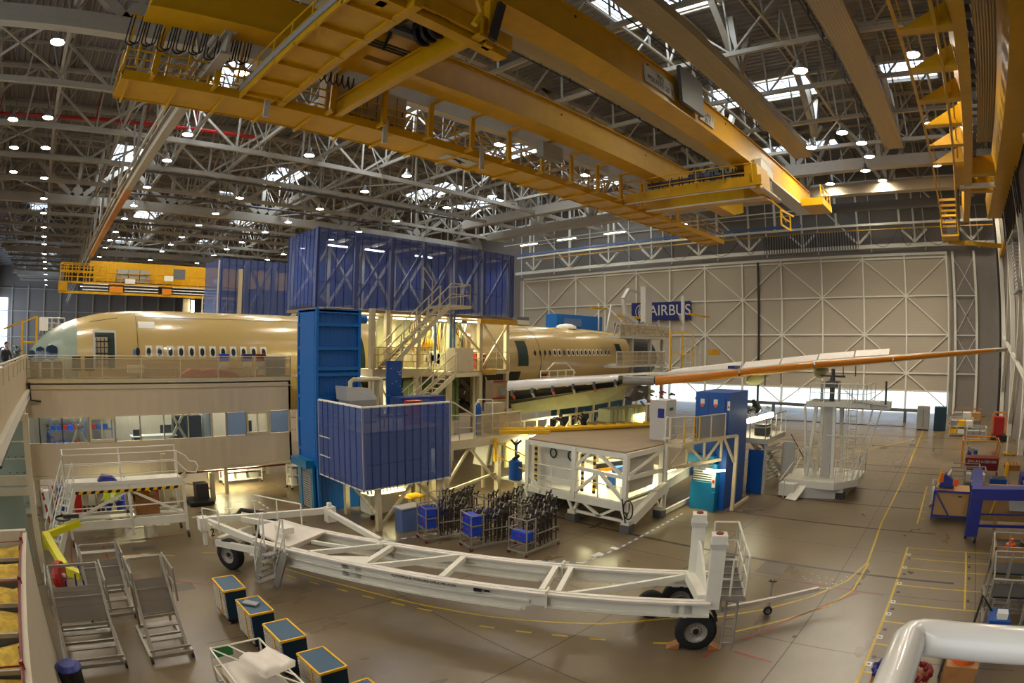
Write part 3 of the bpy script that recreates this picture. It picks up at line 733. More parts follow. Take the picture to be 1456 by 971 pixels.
for x in (49, 51, 53, 55, 58, 60): g.box(x-.08, x+.08, -1.1, .5, 18.9, 19.1)
g.box(57, 60.5, -1.2, .6, 17.5, 17.65); rail(g, [(57, .6, 17.6), (60.5, .6, 17.6), (60.5, -1.2, 17.6)], 1.2, .05, 2, 1); rail(g, [(57, -1.2, 17.6), (60, -1.2, 17.6)], 1.2, .05, 2, 1)
for x, y in ((57, .6), (60.4, .6), (57, -1.2)): g.bar((x, y, 17.6), (x, y, 19.1), .1)
g.build('basket', None, t)
g = MB().m('black'); g.bar((46, -1.35, 18.9), (60, -1.2, 17.7), .12, .3); g.m('dark').box(58, 59.4, -.9, 0, 17.7, 18.5); g.build('cable_chain', None, t)
for i in range(12):
    x = 40 + i*1.3; g = MB().m('black'); g.sweep([(x, -5.9, 18.9), (x+.1, -5.9, 16.8), (x+.5, -5.9, 16.2), (x+.9, -5.9, 16.8), (x+1.0, -5.9, 18.9)], .05, 5); g.build('hanging_cable', None, t)
g = MB().m('yellow'); g.bar((50, -6.1, 16.9), (65, -6.1, 16.6), .3, .5); g.bar((60, 0, 17.5), (60.3, -6, 17.0), .3, .4); g.build('end_truck', None, t)
g = MB().m('gray_dark')
for i in range(30): g.box(16+i*1.3, 16.5+i*1.3, -3.1, -2.8, 20.2+(i%3)*.1, 20.8)
g.build('cable_trolley', None, t)

# ---------------------------------------------------------------- far crane
t = T('overhead_crane', 'distant yellow crane seen side-on beyond the fuselage nose, with grey panels', 'crane', (13, 84, 13.5))
g = MB().m('yellow'); g.box(5.5, 40, 84, 85.2, 15.2, 17.9); g.build('girder', None, t)
g = MB().m('yellow'); g.box(1.0, 30, 82.6, 84, 14.7, 14.9); g.build('walkway_deck', None, t)
g = MB().m('yellow'); rail(g, [(1.0, 82.6, 14.9), (30, 82.6, 14.9)], 1.3, .06, 1, 1.3); rail(g, [(1.0, 82.6, 15.9), (8, 82.6, 15.9)], 1.2, .06, 2, .6)
for i in range(9): g.bar((1.0+i*.9, 82.6, 14.9), (1.0+i*.9, 82.6, 17.3), .12)
for z in (15.5, 16.1, 16.7, 17.3): g.bar((1.0, 82.6, z), (8, 82.6, z), .1)
g.build('guard_rail', None, t)
g = MB().m('yellow'); g.box(.8, 30, 82.5, 82.8, 13.3, 13.6); g.box(.8, 2.2, 82.4, 83.6, 13.6, 14.8); g.m('orange').box(8.6, 10.6, 82.4, 82.7, 13.6, 14.4); g.box(16.6, 18, 82.4, 82.7, 13.6, 14.4)
g.m('white')
for x0, x1 in ((4.5, 8.4), (10.8, 16), (18.2, 26)):
    for z in (13.8, 14.2, 14.6): g.box(x0, x1, 82.6, 82.7, z, z+.12)
g.build('lower_track', None, t)
g = MB().m('gray'); g.box(9.6, 11.3, 82.7, 83.4, 15.1, 16.8); g.box(11.4, 13, 82.7, 83.4, 15.1, 16.8); g.box(13.1, 14.6, 82.7, 83.4, 15.1, 16.8); g.build('switch_cabinet', None, t)
for x0, x1, z0, z1, m_ in ((10.9, 12.4, 14.85, 15.5, 'white'), (16.8, 18.2, 15.5, 16.2, 'white'), (18.2, 20, 15.8, 17.2, 'gray_dark'), (24.5, 25.8, 15.5, 16.1, 'white')):
    MB().m(m_).box(x0, x1, 82.5, 82.6, z0, z1).build('panel', None, t)
g = MB().m('dark'); g.box(1.6, 6, 83, 83.8, 15, 17); g.build('machinery', None, t)
t = T('hanging_sign', 'white vertical lit panel hanging at the right end of the distant yellow crane', 'light panel', (20, 83, 11.5))
MB().m('tube_light').box(21.3, 21.75, 83, 83.1, 11.2, 13.0).build('panel', None, t); g = MB().m('cream'); g.box(20.1, 21.1, 83.2, 83.6, 9, 13.2); g.build('cabinet', None, t)
t = T('pipe_rack', 'cream pipe rack and stair tower behind the first cage beneath the distant crane', 'scaffold', (26, 80, 9))
g = MB().m('cream'); 
for x in (22.2, 24, 26, 28): 
    g.bar((x, 80, 0), (x, 80, 13.5), .16)
for z in (9.5, 10.5, 11.5, 12.5, 13.3): g.bar((22.2, 80, z), (28, 80, z), .12)
for i in range(3): g.bar((22.2+2*i, 80, 9.6), (24.2+2*i, 80, 13.2), .1)
g.build('frame', None, t)
# ---------------------------------------------------------------- aircraft
t = T('aircraft', 'unpainted tan airliner fuselage with grey-green cockpit section, open doors and one wing', 'aircraft', (25, 34.8, 0))
CY, CZ, R_ = 34.8, 5.95, 3.0
prof = [(-1.75, .02, 5.5), (-1.7, .4, 5.55), (-1.4, .9, 5.65), (-.9, 1.4, 5.72), (-.2, 1.85, 5.8), (.8, 2.28, 5.87), (1.57, 2.5, 5.9), (3.0, 2.78, 5.94), (4.8, 2.94, 5.95), (7, 3.0, 5.95), (20, 3, 5.95), (40, 3, 5.95), (46, 2.95, 5.95), (51, 2.7, 5.98)]
def cz(x):
    for (a, ra, za), (b2, rb, zb) in zip(prof[:-1], prof[1:]):
        if a <= x <= b2: u = (x-a)/(b2-a); return ra+(rb-ra)*u, za+(zb-za)*u
    return prof[-1][1:]
def fus(x0, x1, mt, name, n=40, step=.6, par=t, a0=0, a1=360):
    xs = sorted(set([x0, x1] + [p[0] for p in prof if x0 < p[0] < x1] + [x0 + i*step for i in range(int((x1-x0)/step))]))
    g = MB().m(mt); vs = []; full = (a1-a0) == 360
    for x in xs:
        rr_, zz = cz(x)
        for i in range(n + (0 if full else 1)):
            a = math.radians(a0 + (a1-a0)*i/n)
            kz = 1.0
            vs.append((x, CY + rr_*math.cos(a), zz + rr_*kz*math.sin(a)))
    m_ = n if full else n + 1
    fs = [(j*m_+i, j*m_+(i+1) % m_, (j+1)*m_+(i+1) % m_, (j+1)*m_+i) for j in range(len(xs)-1) for i in range(n)]
    g.add(vs, fs); return g.build(name, None, par, smooth=True)
fus(-1.75, 1.57, 'green_nose', 'cockpit_section', step=.3)
fus(1.57, 17.5, 'tan_fuselage', 'forward_fuselage'); 
fus(17.5, 34.2, 'tan_fuselage', 'centre_fuselage', a0=-15, a1=195)
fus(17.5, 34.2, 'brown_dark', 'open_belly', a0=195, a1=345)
fus(34.2, 51, 'tan_fuselage', 'rear_fuselage')
# skin patches following the barrel: angle measured from the horizontal on the camera side
def patch(x0, x1, z0, z1, mt, name, par=t, out=.03, nx=4, nz=8, thick=.0, rnd=0):
    g = MB().m(mt); vs = []
    for i in range(nx+1):
        for j in range(nz+1):
            x = x0+(x1-x0)*i/nx; z = z0+(z1-z0)*j/nz; 
            if rnd:   # rounded (oval) outline
                u, v_ = 2*i/nx-1, 2*j/nz-1; k = (1-abs(v_)**rnd)**(1/rnd) if abs(v_) < 1 else 0
                x = (x0+x1)/2 + (x1-x0)/2*u*k
            rr_, zz = cz(x); s_ = max(-1, min(1, (z-zz)/rr_)); rr2 = rr_+out
            kz = 1.0 if x > 3 else 1.06
            s_ = max(-.999, min(.999, (z-zz)/(rr_*kz)))
            vs.append((x, CY - rr2*math.sqrt(1-s_*s_), zz + rr2*kz*s_ if False else z))
    g.add(vs, [(i*(nz+1)+j, (i+1)*(nz+1)+j, (i+1)*(nz+1)+j+1, i*(nz+1)+j+1) for i in range(nx) for j in range(nz)])
    return g.build(name, None, par, smooth=True)
# cockpit glazing and doors
patch(-1.45, -1.0, 6.05, 6.65, 'glass_dark', 'cockpit_window', rnd=4); patch(-.95, -.4, 6.05, 6.85, 'glass_dark', 'cockpit_window', rnd=4)
patch(-.32, .4, 6.15, 6.95, 'glass_dark', 'cockpit_window', rnd=3)
def door(x0, x1, z0, z1, inner):
    f = patch(x0-.1, x1+.1, z0-.05, z1+.12, 'pale_gray' if inner == 'net' else 'tan_fuselage', 'door_frame', out=.02)
    d_ = patch(x0, x1, z0, z1, 'doorway_shade_green', 'doorway', f, out=.04)
    if inner == 'net':
        patch(x0, x0+.75, z0, z1-.25, 'duct', 'doorway_lining', f, out=.06)
        g = MB().m('black')
        for i in range(4): x = x0+.1+i*.22; g.tube((x, 31.72, z0), (x, 32.25, z1-.3), .03)
        for j in range(6): z = z0+.2+j*.3; g.tube((x0, 31.85, z), (x0+.8, 31.85, z), .03)
        g.build('safety_net', None, f)
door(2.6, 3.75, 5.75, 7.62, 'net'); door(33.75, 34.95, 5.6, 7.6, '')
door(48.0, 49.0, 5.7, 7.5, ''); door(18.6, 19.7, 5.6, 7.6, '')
def window(x, framed):
    p = patch(x-.2, x+.2, 6.35, 6.97, 'white', 'window_surround', out=.025, nx=2, nz=4) if framed else t
    patch(x-.125, x+.125, 6.42, 6.88, 'glass_dark', 'cabin_window', p, out=.045, nx=4, nz=6, rnd=2.2)
patch(4.78, 4.98, 6.45, 6.8, 'blue_steel', 'cabin_window', rnd=2.2)
for i in range(12): window(5.72 + i*.635, True)
window(5.08, False)
for i in range(18): window(35.8 + i*.63, i in (4, 5) or i > 6)
g = MB().m('dark')
for x0, x1, z in ((5.0, 5.03, 8.0),): pass
rr_, zz = cz(5.1)
for x in (5.1, 36.5):
    pts = []
    for i in range(25):
        a = math.radians(95 + i*4.5); rr_, zz = cz(x); pts.append((x, CY + (rr_+.012)*math.cos(a), zz + (rr_+.012)*math.sin(a)))
    g.sweep(pts, .015, 4)
g.tube((5.1, 33.2, 8.5), (17, 33.2, 8.52), .015, 4); g.tube((2.3, 33.2, 8.18), (4.0, 33.05, 8.42), .02, 4); g.build('panel_seam', None, t)
patch(5.2, 6.2, 7.9, 8.25, 'white', 'protective_film', out=.02)
patch(36.6, 37.5, 3.9, 4.9, 'red_dark', 'access_hatch', out=.06)
g = MB().m('white').lathe([(1.0, 0), (.95, .25), (.6, .42), (0, .5)], (43.5, 34.8, 8.85), n=20); g.build('antenna_fairing', None, t, smooth=True)
# structure inside the open belly and beneath
g = MB().m('brown_dark'); rnd = random.Random(5)
for i in range(46):
    x = 22 + rnd.random()*12; z = 2.4 + rnd.random()*2.6; g.bar((x, 31.6 + rnd.random(), z), (x + rnd.uniform(-1, 1), 32 + rnd.random(), z + rnd.uniform(-1.2, 1.2)), .12 + rnd.random()*.15)
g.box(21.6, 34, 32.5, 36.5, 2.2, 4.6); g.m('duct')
for i in range(24):
    x = 22 + rnd.random()*12; z = 2.6 + rnd.random()*2.4; g.bar((x, 31.3, z), (x + rnd.uniform(-.6, .6), 31.4, z + rnd.uniform(-.6, .6)), .06)
g.build('wing_box', None, t)
g = MB().m('mezz_floor').box(21.3, 22.4, 21.9, 22.4, 3.5, 5.35); g.m('red_dark')
for z in (3.75, 4.4, 5.3): g.box(21.3, 22.2, 21.8, 21.9, z, z+.08)
g.m('gray')
for z in (3.9, 4.6): g.box(21.9, 22.3, 21.8, 21.9, z, z+.35)
g.build('root_rib', None, t)
# wing: leading edge stations (s along A->B), underside and slats
WA, WB = V((22.3, 21.6, 0)), V((35.06, -3.6, 0))
def wl(s_): p = WA.lerp(WB, s_); return p
def wz(s_):   # top and bottom of leading edge
    tb = [(0, 5.36, 4.28), (.21, 5.79, 5.22), (.27, 5.74, 5.28), (.36, 5.95, 5.57), (.57, 6.59, 6.24), (.74, 6.89, 6.61), (.94, 7.21, 7.06), (1, 7.3, 7.23)]
    for (a, ta, ba), (b2, tb_, bb) in zip(tb[:-1], tb[1:]):
        if a <= s_ <= b2: u = (s_-a)/(b2-a); return ta+(tb_-ta)*u, ba+(bb-ba)*u
    return tb[-1][1:]
NRM = V((WB.y-WA.y, -(WB.x-WA.x), 0)).normalized()  # towards camera side
if NRM.x > 0: NRM = -NRM
def le(s0, s1, mt, name, n=8, th=.0, scale=1.0, smooth=True):
    g = MB().m(mt); vs = []; m_ = 8
    for i in range(n+1):
        s_ = s0+(s1-s0)*i/n; p = wl(s_); zt, zb = wz(s_); zc, hh = (zt+zb)/2, (zt-zb)/2*scale
        for k in range(m_+1):
            a = math.radians(80 - 160*k/m_); q = p + NRM*hh*.9*math.cos(a); vs.append((q.x, q.y, zc + hh*math.sin(a)))
    g.add(vs, [(i*(m_+1)+k, i*(m_+1)+k+1, (i+1)*(m_+1)+k+1, (i+1)*(m_+1)+k) for i in range(n) for k in range(m_)])
    return g.build(name, None, t, smooth=smooth)
wing = MB().m('wing_top')
# trailing edge runs further aft; chord along +x
st = [0, .1, .21, .33, .45, .55, .71, .85, 1]; ch = [8.5, 7.4, 6.4, 5.6, 4.8, 4.1, 3.2, 2.2, 1.1]
top = []; bot = []
for s_, c in zip(st, ch):
    p = wl(s_); zt, zb = wz(s_); top.append([(p.x, p.y, zt-.02), (p.x+c*.35, p.y, zt+.06), (p.x+c, p.y, zt-.06)]); bot.append([(p.x, p.y, zb+.02), (p.x+c*.35, p.y, zb-.05), (p.x+c, p.y, zt-.2)])
vs = [q for r3 in top for q in r3]; wing.add(vs, [(3*i+j, 3*i+j+1, 3*i+j+4, 3*i+j+3) for i in range(len(st)-1) for j in (0, 1)])
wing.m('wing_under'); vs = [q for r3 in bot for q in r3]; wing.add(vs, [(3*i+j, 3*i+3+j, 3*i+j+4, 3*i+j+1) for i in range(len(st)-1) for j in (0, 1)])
n_ = len(st)-1; e = [top[n_][0], top[n_][1], top[n_][2], bot[n_][2], bot[n_][1], bot[n_][0]]; wing.add(e, [tuple(range(6))])
wo = wing.build('wing_skin', None, t)
le(.27, .42, 'orange', 'leading_edge', 6); le(.423, .56, 'orange', 'leading_edge', 6); le(.563, .72, 'orange', 'leading_edge', 6); le(.723, .965, 'orange', 'leading_edge', 8)
le(.212, .268, 'alu', 'engine_bay_edge', 3, scale=.95); le(.967, 1, 'gray', 'wing_tip', 2)
# white inboard slat, tilted cylinder segment in front of the wing
g = MB().m('white_gloss'); vs = []; n = 10; m_ = 8
for i in range(n+1):
    s_ = .0+.205*i/n; p = wl(s_); zt, zb = wz(s_); hh = (zt-zb)*.62
    for k in range(m_+1):
        a = math.radians(85 - 120*k/m_); q = p + NRM*(.1 + .42*math.cos(a)); vs.append((q.x, q.y, zt - hh*.5 + hh*.5*math.sin(a)/.99))
g.add(vs, [(i*(m_+1)+k, i*(m_+1)+k+1, (i+1)*(m_+1)+k+1, (i+1)*(m_+1)+k) for i in range(n) for k in range(m_)]); g.build('inboard_slat', None, t, smooth=True)
g = MB().m('gray_dark')
for i in range(6):
    p = wl(.01 + .038*i) + NRM*.5; zt, zb = wz(.01+.038*i); q = wl(.01+.038*i); z = zt - (zt-zb)*.62
    g.bar((p.x, p.y, z+.18), (p.x, p.y, z-.1), .08, .14); g.m('orange_plain' if i % 2 == 0 else 'white').bar((p.x, p.y, z-.05), (q.x, q.y, z-.3), .08, .13); g.m('gray_dark')
g.build('slat_track', None, t)
g = MB().m('dark'); a, b2 = wl(.0), wl(.205)
g.add([(a.x, a.y, 4.75), (b2.x, b2.y, 5.45), (b2.x+.2, b2.y+.2, 5.2), (a.x+.3, a.y+.3, 4.05)], [(0, 1, 2, 3)]); g.build('front_spar', None, t)
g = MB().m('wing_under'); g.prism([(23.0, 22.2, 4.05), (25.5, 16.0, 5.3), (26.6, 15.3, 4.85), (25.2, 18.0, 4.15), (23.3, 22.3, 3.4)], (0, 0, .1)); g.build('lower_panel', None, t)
# engine pylon
g = MB().m('steel_dark'); p = wl(.24); 
g.prism([(p.x-1.0, p.y-.1, 4.75), (p.x-.6, p.y-.1, 5.15), (p.x+.8, p.y-.1, 5.2), (p.x+.8, p.y-.1, 4.6), (p.x-.5, p.y-.1, 4.5)], (0, .35, 0))
for i in range(14):
    a = rnd.random(); c = rnd.random(); g.m(['red', 'steel_dark', 'alu', 'red', 'black'][i % 5]).bar((p.x-.6+a*1.8, p.y-.3-a*1.2, 4.5+c*.6), (p.x-.3+a*1.8, p.y-.35-a*1.2, 4.45+c*.6+rnd.uniform(-.3, .3)), .08)
g.build('pylon', None, t)
# raised flaps / spoilers on the rear edge
for i in range(4):
    s0, s1 = .36+.085*i, .36+.085*(i+1)-.004; a, b2 = wl(s0), wl(s1); z0, z1 = wz(s0)[0], wz(s1)[0]
    c0, c1 = 5.2-3.6*(s0-.36), 5.2-3.6*(s1-.36); h0, h1 = .42, .42
    g = MB().m('slot_white'); g.prism([(a.x+c0, a.y, z0+.05), (b2.x+c1, b2.y, z1+.02), (b2.x+c1+.5, b2.y, z1+h1-.05), (a.x+c0+.5, a.y, z0+h0-.03)], (0, 0, .05)); g.build('flap', None, t)
g = MB().m('pale_gray'); g.prism([(wl(.25).x+2, wl(.25).y, 5.78), (wl(.355).x+5.0, wl(.355).y, 6.0), (wl(.355).x+5.6, wl(.355).y, 6.38), (wl(.24).x+4, wl(.24).y, 5.95)], (0, 0, .05)); g.build('flap', None, t)
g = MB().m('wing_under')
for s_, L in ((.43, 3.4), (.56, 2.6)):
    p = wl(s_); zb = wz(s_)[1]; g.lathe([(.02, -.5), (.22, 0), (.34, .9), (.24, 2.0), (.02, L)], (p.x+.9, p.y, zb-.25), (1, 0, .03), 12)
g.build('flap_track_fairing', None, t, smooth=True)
g = MB().m('red_dark')
for s_ in (.47, .5, .62, .645): p = wl(s_); zb = wz(s_)[1]; g.box(p.x-.02, p.x+.02, p.y-.03, p.y+.03, zb-.6, zb-.05)
g.build('warning_streamer', None, t)
o = MB().m('sign_blue').box(28.6, 29.4, 11.6, 12.0, 6.12, 6.28); g = o.build('tool_tray', None); tag(g, 'blue tool tray lying on top of the wing behind the orange edge', 'tray')
# ---------------------------------------------------------------- office building left, y 27..30.6
t = T('office_block', 'long beige panel-clad office building with a window row and roof deck', 'building', (5.5, 28, 0))
g = MB().m('panel_ribbed'); X0, X1, Y0, Y1 = -1.35, 12.25, 27.0, 30.4
g.box(X0, X1, Y0, Y0+.12, 3.9, 5.42); g.box(X0, X1, Y0, Y0+.12, 1.3, 2.78); g.box(X1-.12, X1, Y0, Y1, 1.3, 5.42); g.box(X0, X1, Y1-.1, Y1, 1.3, 5.42); g.box(X0, X1, Y0, Y1, 5.3, 5.42); g.box(X0, X1, Y0, Y1, 1.25, 1.35)
g.m('cream').box(X0, X1+.05, Y0-.06, Y0, 5.36, 5.5); g.box(X0, X1+.05, Y0-.04, Y0, 5.1, 5.16); g.box(X0, X1, Y0-.05, Y0, 1.22, 1.34)
g.build('shell', None, t)
g = MB().m('door_panel').box(X0-4, X0, Y0-1.0, Y0-.88, 0, 5.4); g.box(X0-4, X0-.02, Y0-.9, Y1, 5.3, 5.42); g.m('green_nose').box(X0-4, X0-.05, Y0-1.05, Y0-1.0, .3, 3.9); g.m('dark')
for i in range(3):
    for j in range(4): g.box(-2.35+i*.35, -2.3+i*.35, Y0-1.07, Y0-1.05, 0.45+j*.65, .5+j*.65)
g.build('side_wing', None, t)
wx = [-1.2, -.35, .45, 1.85, 3.2, 4.45, 5.75, 7.05, 8.3, 8.35, 9.55, 10.75, 12.1]
frames = [(-1.3, -.72, 'p'), (-.68, .42, 'p'), (.46, 1.75, 'p'), (1.8, 3.05, 'f'), (3.1, 4.3, 'p'), (4.35, 5.5, 'p'), (5.55, 6.75, 'p'), (6.8, 7.95, 'p'), (8.0, 8.7, 'p'), (8.75, 9.75, 'w'), (9.8, 11.0, 'f'), (11.1, 12.1, 'b')]
for a, b2, k in frames:
    g = MB().m('cream'); zb, zt = 2.78, 3.9
    g.box(a-.04, a, Y0-.02, Y0+.1, zb, zt); g.box(b2, b2+.04, Y0-.02, Y0+.1, zb, zt)
    if k == 'f':
        g.box(a, b2, Y0-.03, Y0+.1, zb, zb+.12); g.box(a, b2, Y0-.03, Y0+.1, zt-.12, zt); g.box((a+b2)/2-.03, (a+b2)/2+.03, Y0-.02, Y0+.1, zb, zt); g.box(a, a+.1, Y0-.02, Y0+.1, zb, zt); g.box(b2-.1, b2, Y0-.02, Y0+.1, zb, zt)
    w_ = g.build('window_frame', None, t)
    MB().m('pane_blue' if k in 'bw' else 'pane').box(a, b2, Y0+.04, Y0+.06, zb+.02, zt-.02).build('pane', None, w_)
# columns below, deck railing
g = MB().m('cream')
for x in (X0+.2, 2.6, 5.6, 8.6, 12.1):
    for y in (Y0+.15, Y1-.2): g.box(x-.09, x+.09, y-.09, y+.09, 0, 1.3)
g.build('support_column', None, t)
g = MB().m('cream'); rail(g, [(X0, Y0, 5.45), (X1, Y0, 5.45)], 1.08, .028, 1, 1.9); g.tube((X0, Y0, 6.42), (X1, Y0, 6.42), .02); rail(g, [(X1, Y0, 5.45), (X1, Y1, 5.45)], 1.08, .028, 1, 1.6); g.box(X0, X1, Y0-.01, Y0+.01, 5.45, 5.6)
g.build('deck_railing', None, t)
MB().m('mesh_film').box(X0, X1, Y0-.02, Y0-.01, 5.55, 6.38).build('railing_mesh', None, t)
MB().m('gray_dark').box(X0+.1, X1-.1, Y0+.2, Y1-.2, 1.36, 1.4).build('floor_panel', None, t)
# ceiling tubes inside
g = MB().m('tube_light'); 
for x in (0, 3.6, 7, 10): g.box(x, x+1.3, 28.6, 28.75, 5.1, 5.15)
g.build('ceiling_light', None, t)
g = MB().m('cream')
for x in (1.3, 6.5): g.bar((x-1, 28.2, 1.5), (x+1, 28.2, 5), .12); g.bar((x+1, 28.2, 1.5), (x-1, 28.2, 5), .12)
g.build('cross_brace', None, t)
t2 = T('hanging_strip_light', 'lit fluorescent strip under the right end of the beige office building', 'light', (9, 27.6, 1.1), 'strip lights under the office building')
MB().m('tube_light').box(7.6, 10.6, 27.5, 27.6, 1.12, 1.18).build('tube', None, t2)
tag(MB().m('red_dark').box(5.2, 12, 27.3, 27.36, 1.04, 1.12).build('sprinkler_pipe', None), 'thin dark red pipe beneath the office building next to the strip light', 'pipe')
# things in the offices
def chair(x, y, z, c='black', label=''):
    t = T('office_chair', label, 'chair', (x, y, z))
    g = MB().m(c); g.box(x-.24, x+.24, y-.24, y+.24, z+.44, z+.52); g.build('seat', None, t)
    g = MB().m(c).box(x-.22, x+.22, y+.2, y+.26, z+.55, z+1.1); g.build('backrest', None, t)
    g = MB().m('gray_dark').tube((x, y, z+.08), (x, y, z+.45), .03)
    for k in range(5): a = k*1.256; g.tube((x, y, z+.1), (x+.28*math.cos(a), y+.28*math.sin(a), z+.05), .02)
    g.bar((x, y+.22, z+.4), (x, y+.24, z+.7), .05); g.build('base', None, t)
chair(4.35, 28.0, 2.0, label='dark office chair behind the fifth office window'); chair(10.3, 28.0, 2.2, label='black office chair in the framed window near right end of the office building')
def person(name_label, x, y, z, face, top='black_cloth', bottom='denim', h=1.75, pose='stand', hair='hair', cat='person', arms=((.15, -.25), (.15, -.25)), cap=None):
    """continuous skinned body; face = heading in degrees; arms = (forward, up) hand offset from shoulder"""
    k = h/1.75; a = math.radians(face); fx, fy = math.cos(a), math.sin(a); sx, sy = -fy, fx
    def P_(f, s_, u): return (x + (fx*f + sx*s_)*k, y + (fy*f + sy*s_)*k, z + u*k)
    root = T('person', name_label, cat, (x, y, z))
    def skin(name, pts, edges, rad, mt, par=root, rootv=0):
        me = bpy.data.meshes.new(name); me.from_pydata([tuple(V(p)-gloc(par)) for p in pts], edges, []); me.materials.append(MATS[mt])
        o = bpy.data.objects.new(name, me); COL.objects.link(o); o.parent = par
        o.modifiers.new('skin', 'SKIN'); 
        for i, v_ in enumerate(me.skin_vertices[0].data): v_.radius = (rad[i]*k, rad[i]*k); v_.use_root = (i == rootv)
        s_ = o.modifiers.new('sub', 'SUBSURF'); s_.levels = 1; s_.render_levels = 1
        return o
    lean = {'stand': 0, 'lean': .18, 'bend': .45}[pose]
    L = lambda u: lean*max(0, u-.9)
    pts = [P_(0, 0, .95), P_(L(1.2), 0, 1.2), P_(L(1.42), 0, 1.42), P_(L(1.52)+.02, 0, 1.53), P_(L(1.6)+.04, 0, 1.62), P_(L(1.72)+.05, 0, 1.72)]
    rad = [.15, .14, .15, .055, .095, .07]; ed = [(0, 1), (1, 2), (2, 3), (3, 4), (4, 5)]
    def add(prev, p, r_): pts.append(p); rad.append(r_); ed.append((prev, len(pts)-1)); return len(pts)-1
    for s_, (af, au) in ((1, arms[0]), (-1, arms[1])):
        i = add(2, P_(L(1.4), .19*s_, 1.40), .065); ex, hz = af*.5, au*.5
        i = add(i, P_(L(1.3)+af*.35-.02, .24*s_, 1.40+au*.45-.08), .045); i = add(i, P_(L(1.3)+af, .2*s_, 1.40+au-.1), .032); add(i, P_(L(1.3)+af+.08, .19*s_, 1.38+au-.12), .035)
    skin('body', pts, ed, rad, top)
    lp = [P_(0, 0, .95)]; lr = [.15]; le_ = []
    for s_ in (1, -1):
        n0 = len(lp); lp += [P_(0, .1*s_, .85), P_(.03, .1*s_, .48), P_(-.01, .1*s_, .1), P_(.12, .11*s_, .04)]; lr += [.095, .065, .05, .045]
        le_ += [(0, n0), (n0, n0+1), (n0+1, n0+2), (n0+2, n0+3)]
    skin('trousers', lp, le_, lr, bottom)
    hc = V(P_(L(1.64)+.05, 0, 1.64)); g = MB().m('skin').lathe([(0, -.13), (.06, -.11), (.085, -.03), (.09, .04), (.07, .1), (0, .13)], hc, n=12)
    g.lathe([(0, 0), (.018, .01), (.008, .05)], V(P_(L(1.64)+.13, 0, 1.64)), (0, 0, 1), 6)
    for s_ in (1, -1):
        g.lathe([(0, 0), (.02, .005), (0, .03)], V(P_(L(1.64)+.05, .09*s_, 1.63)), (sx*s_, sy*s_, 0), 6)
    g.build('head', None, root, smooth=True)
    g = MB().m(cap or hair).lathe([(.098, 0), (.1, .05), (.078, .11), (0, .145)], V(P_(L(1.64)+.03, 0, 1.66)), n=12)
    if cap: g.box(*sorted((P_(.05, 0, 0)[0], P_(.2, 0, 0)[0]+.02)), hc.y-.07, hc.y+.07, hc.z+.03, hc.z+.045)
    g.build('cap' if cap else 'hair', None, root, smooth=True)
    # hands: palm with separate fingers
    for s_, (af, au) in ((1, arms[0]), (-1, arms[1])):
        g = MB().m('skin'); b0 = V(P_(L(1.3)+af+.09, .19*s_, 1.38+au-.12)); d = V((fx, fy, -.35)).normalized(); q = V((sx, sy, 0))
        g.bar(b0, b0+d*.09, .08, .03)
        for j, ln in enumerate((.065, .08, .075, .055)): c = b0+d*.085+q*(.028-.019*j); g.tube(c, c+d*ln*.6, .009); g.tube(c+d*ln*.6, c+d*ln+Z*-.02, .008)
        g.tube(b0+d*.03+q*.04*s_, b0+d*.08+q*.07*s_, .01); g.build('hand', None, root)
    return root
person('seated-height worker in dark blue behind the leftmost office windows', -.3, 27.9, 1.95, 0, 'blue_dark', 'dark', 1.5, arms=((.25, -.2), (.3, -.15)))
# office furniture: shelving seen through the windows
def shelf(x0, x1, y, z0, z1, label, cols):
    t = T('shelving_unit', label, 'shelf', ((x0+x1)/2, y, z0)); g = MB().m('blue_steel')
    for x in (x0, x1): g.box(x-.03, x+.03, y, y+.4, z0, z1)
    for k in range(4): z = z0+.1+(z1-z0-.2)*k/3; g.box(x0, x1, y, y+.4, z, z+.03)
    g.build('rack', None, t); rr2 = random.Random(int(x0*10))
    n = int((x1-x0)/.32)
    for k in range(3):
        for i in range(n):
            g = MB().m(rr2.choice(cols)); x = x0+.05+i*.32; z = z0+.14+(z1-z0-.2)*k/3; g.box(x, x+.26, y+.03, y+.35, z, z+.22); g.build('bin', None, t)
shelf(-.2, 1.7, 29.4, 2.1, 4.6, 'shelving full of blue and red bins behind the left office windows', ['blue_crate', 'red', 'blue_cab', 'white'])
shelf(2.0, 3.2, 29.4, 2.1, 4.6, 'shelving with blue bins behind the framed left office window', ['blue_crate', 'red', 'blue_cab'])
t3 = T('desk', 'pale office desk with monitor behind the middle office windows', 'desk', (5, 28.3, 1.4)); MB().m('white').box(4.0, 6.4, 28, 28.7, 2.75, 2.8).build('desk_top', None, t3); MB().m('dark').box(5.6, 6.2, 28.4, 28.45, 2.85, 3.25).build('monitor', None, t3); g = MB().m('gray'); [g.box(x, x+.05, 28.05, 28.65, 1.4, 2.75) for x in (4.1, 6.2)]; g.build('leg', None, t3)
t3 = T('cabinet', 'black cabinets behind the right-middle office windows', 'cabinet', (7.2, 28.9, 1.4)); MB().m('black').box(6.4, 7.9, 28.7, 29.2, 1.4, 3.6).build('body', None, t3); MB().m('dark').box(7.1, 7.14, 28.66, 28.7, 1.5, 3.5).build('door_edge', None, t3)
g = MB().m('gray').box(8.0, 8.15, 27.6, 29, 1.4, 4.6); tag(g.build('room_divider', None), 'grey divider panel with a notice behind the office windows', 'partition')
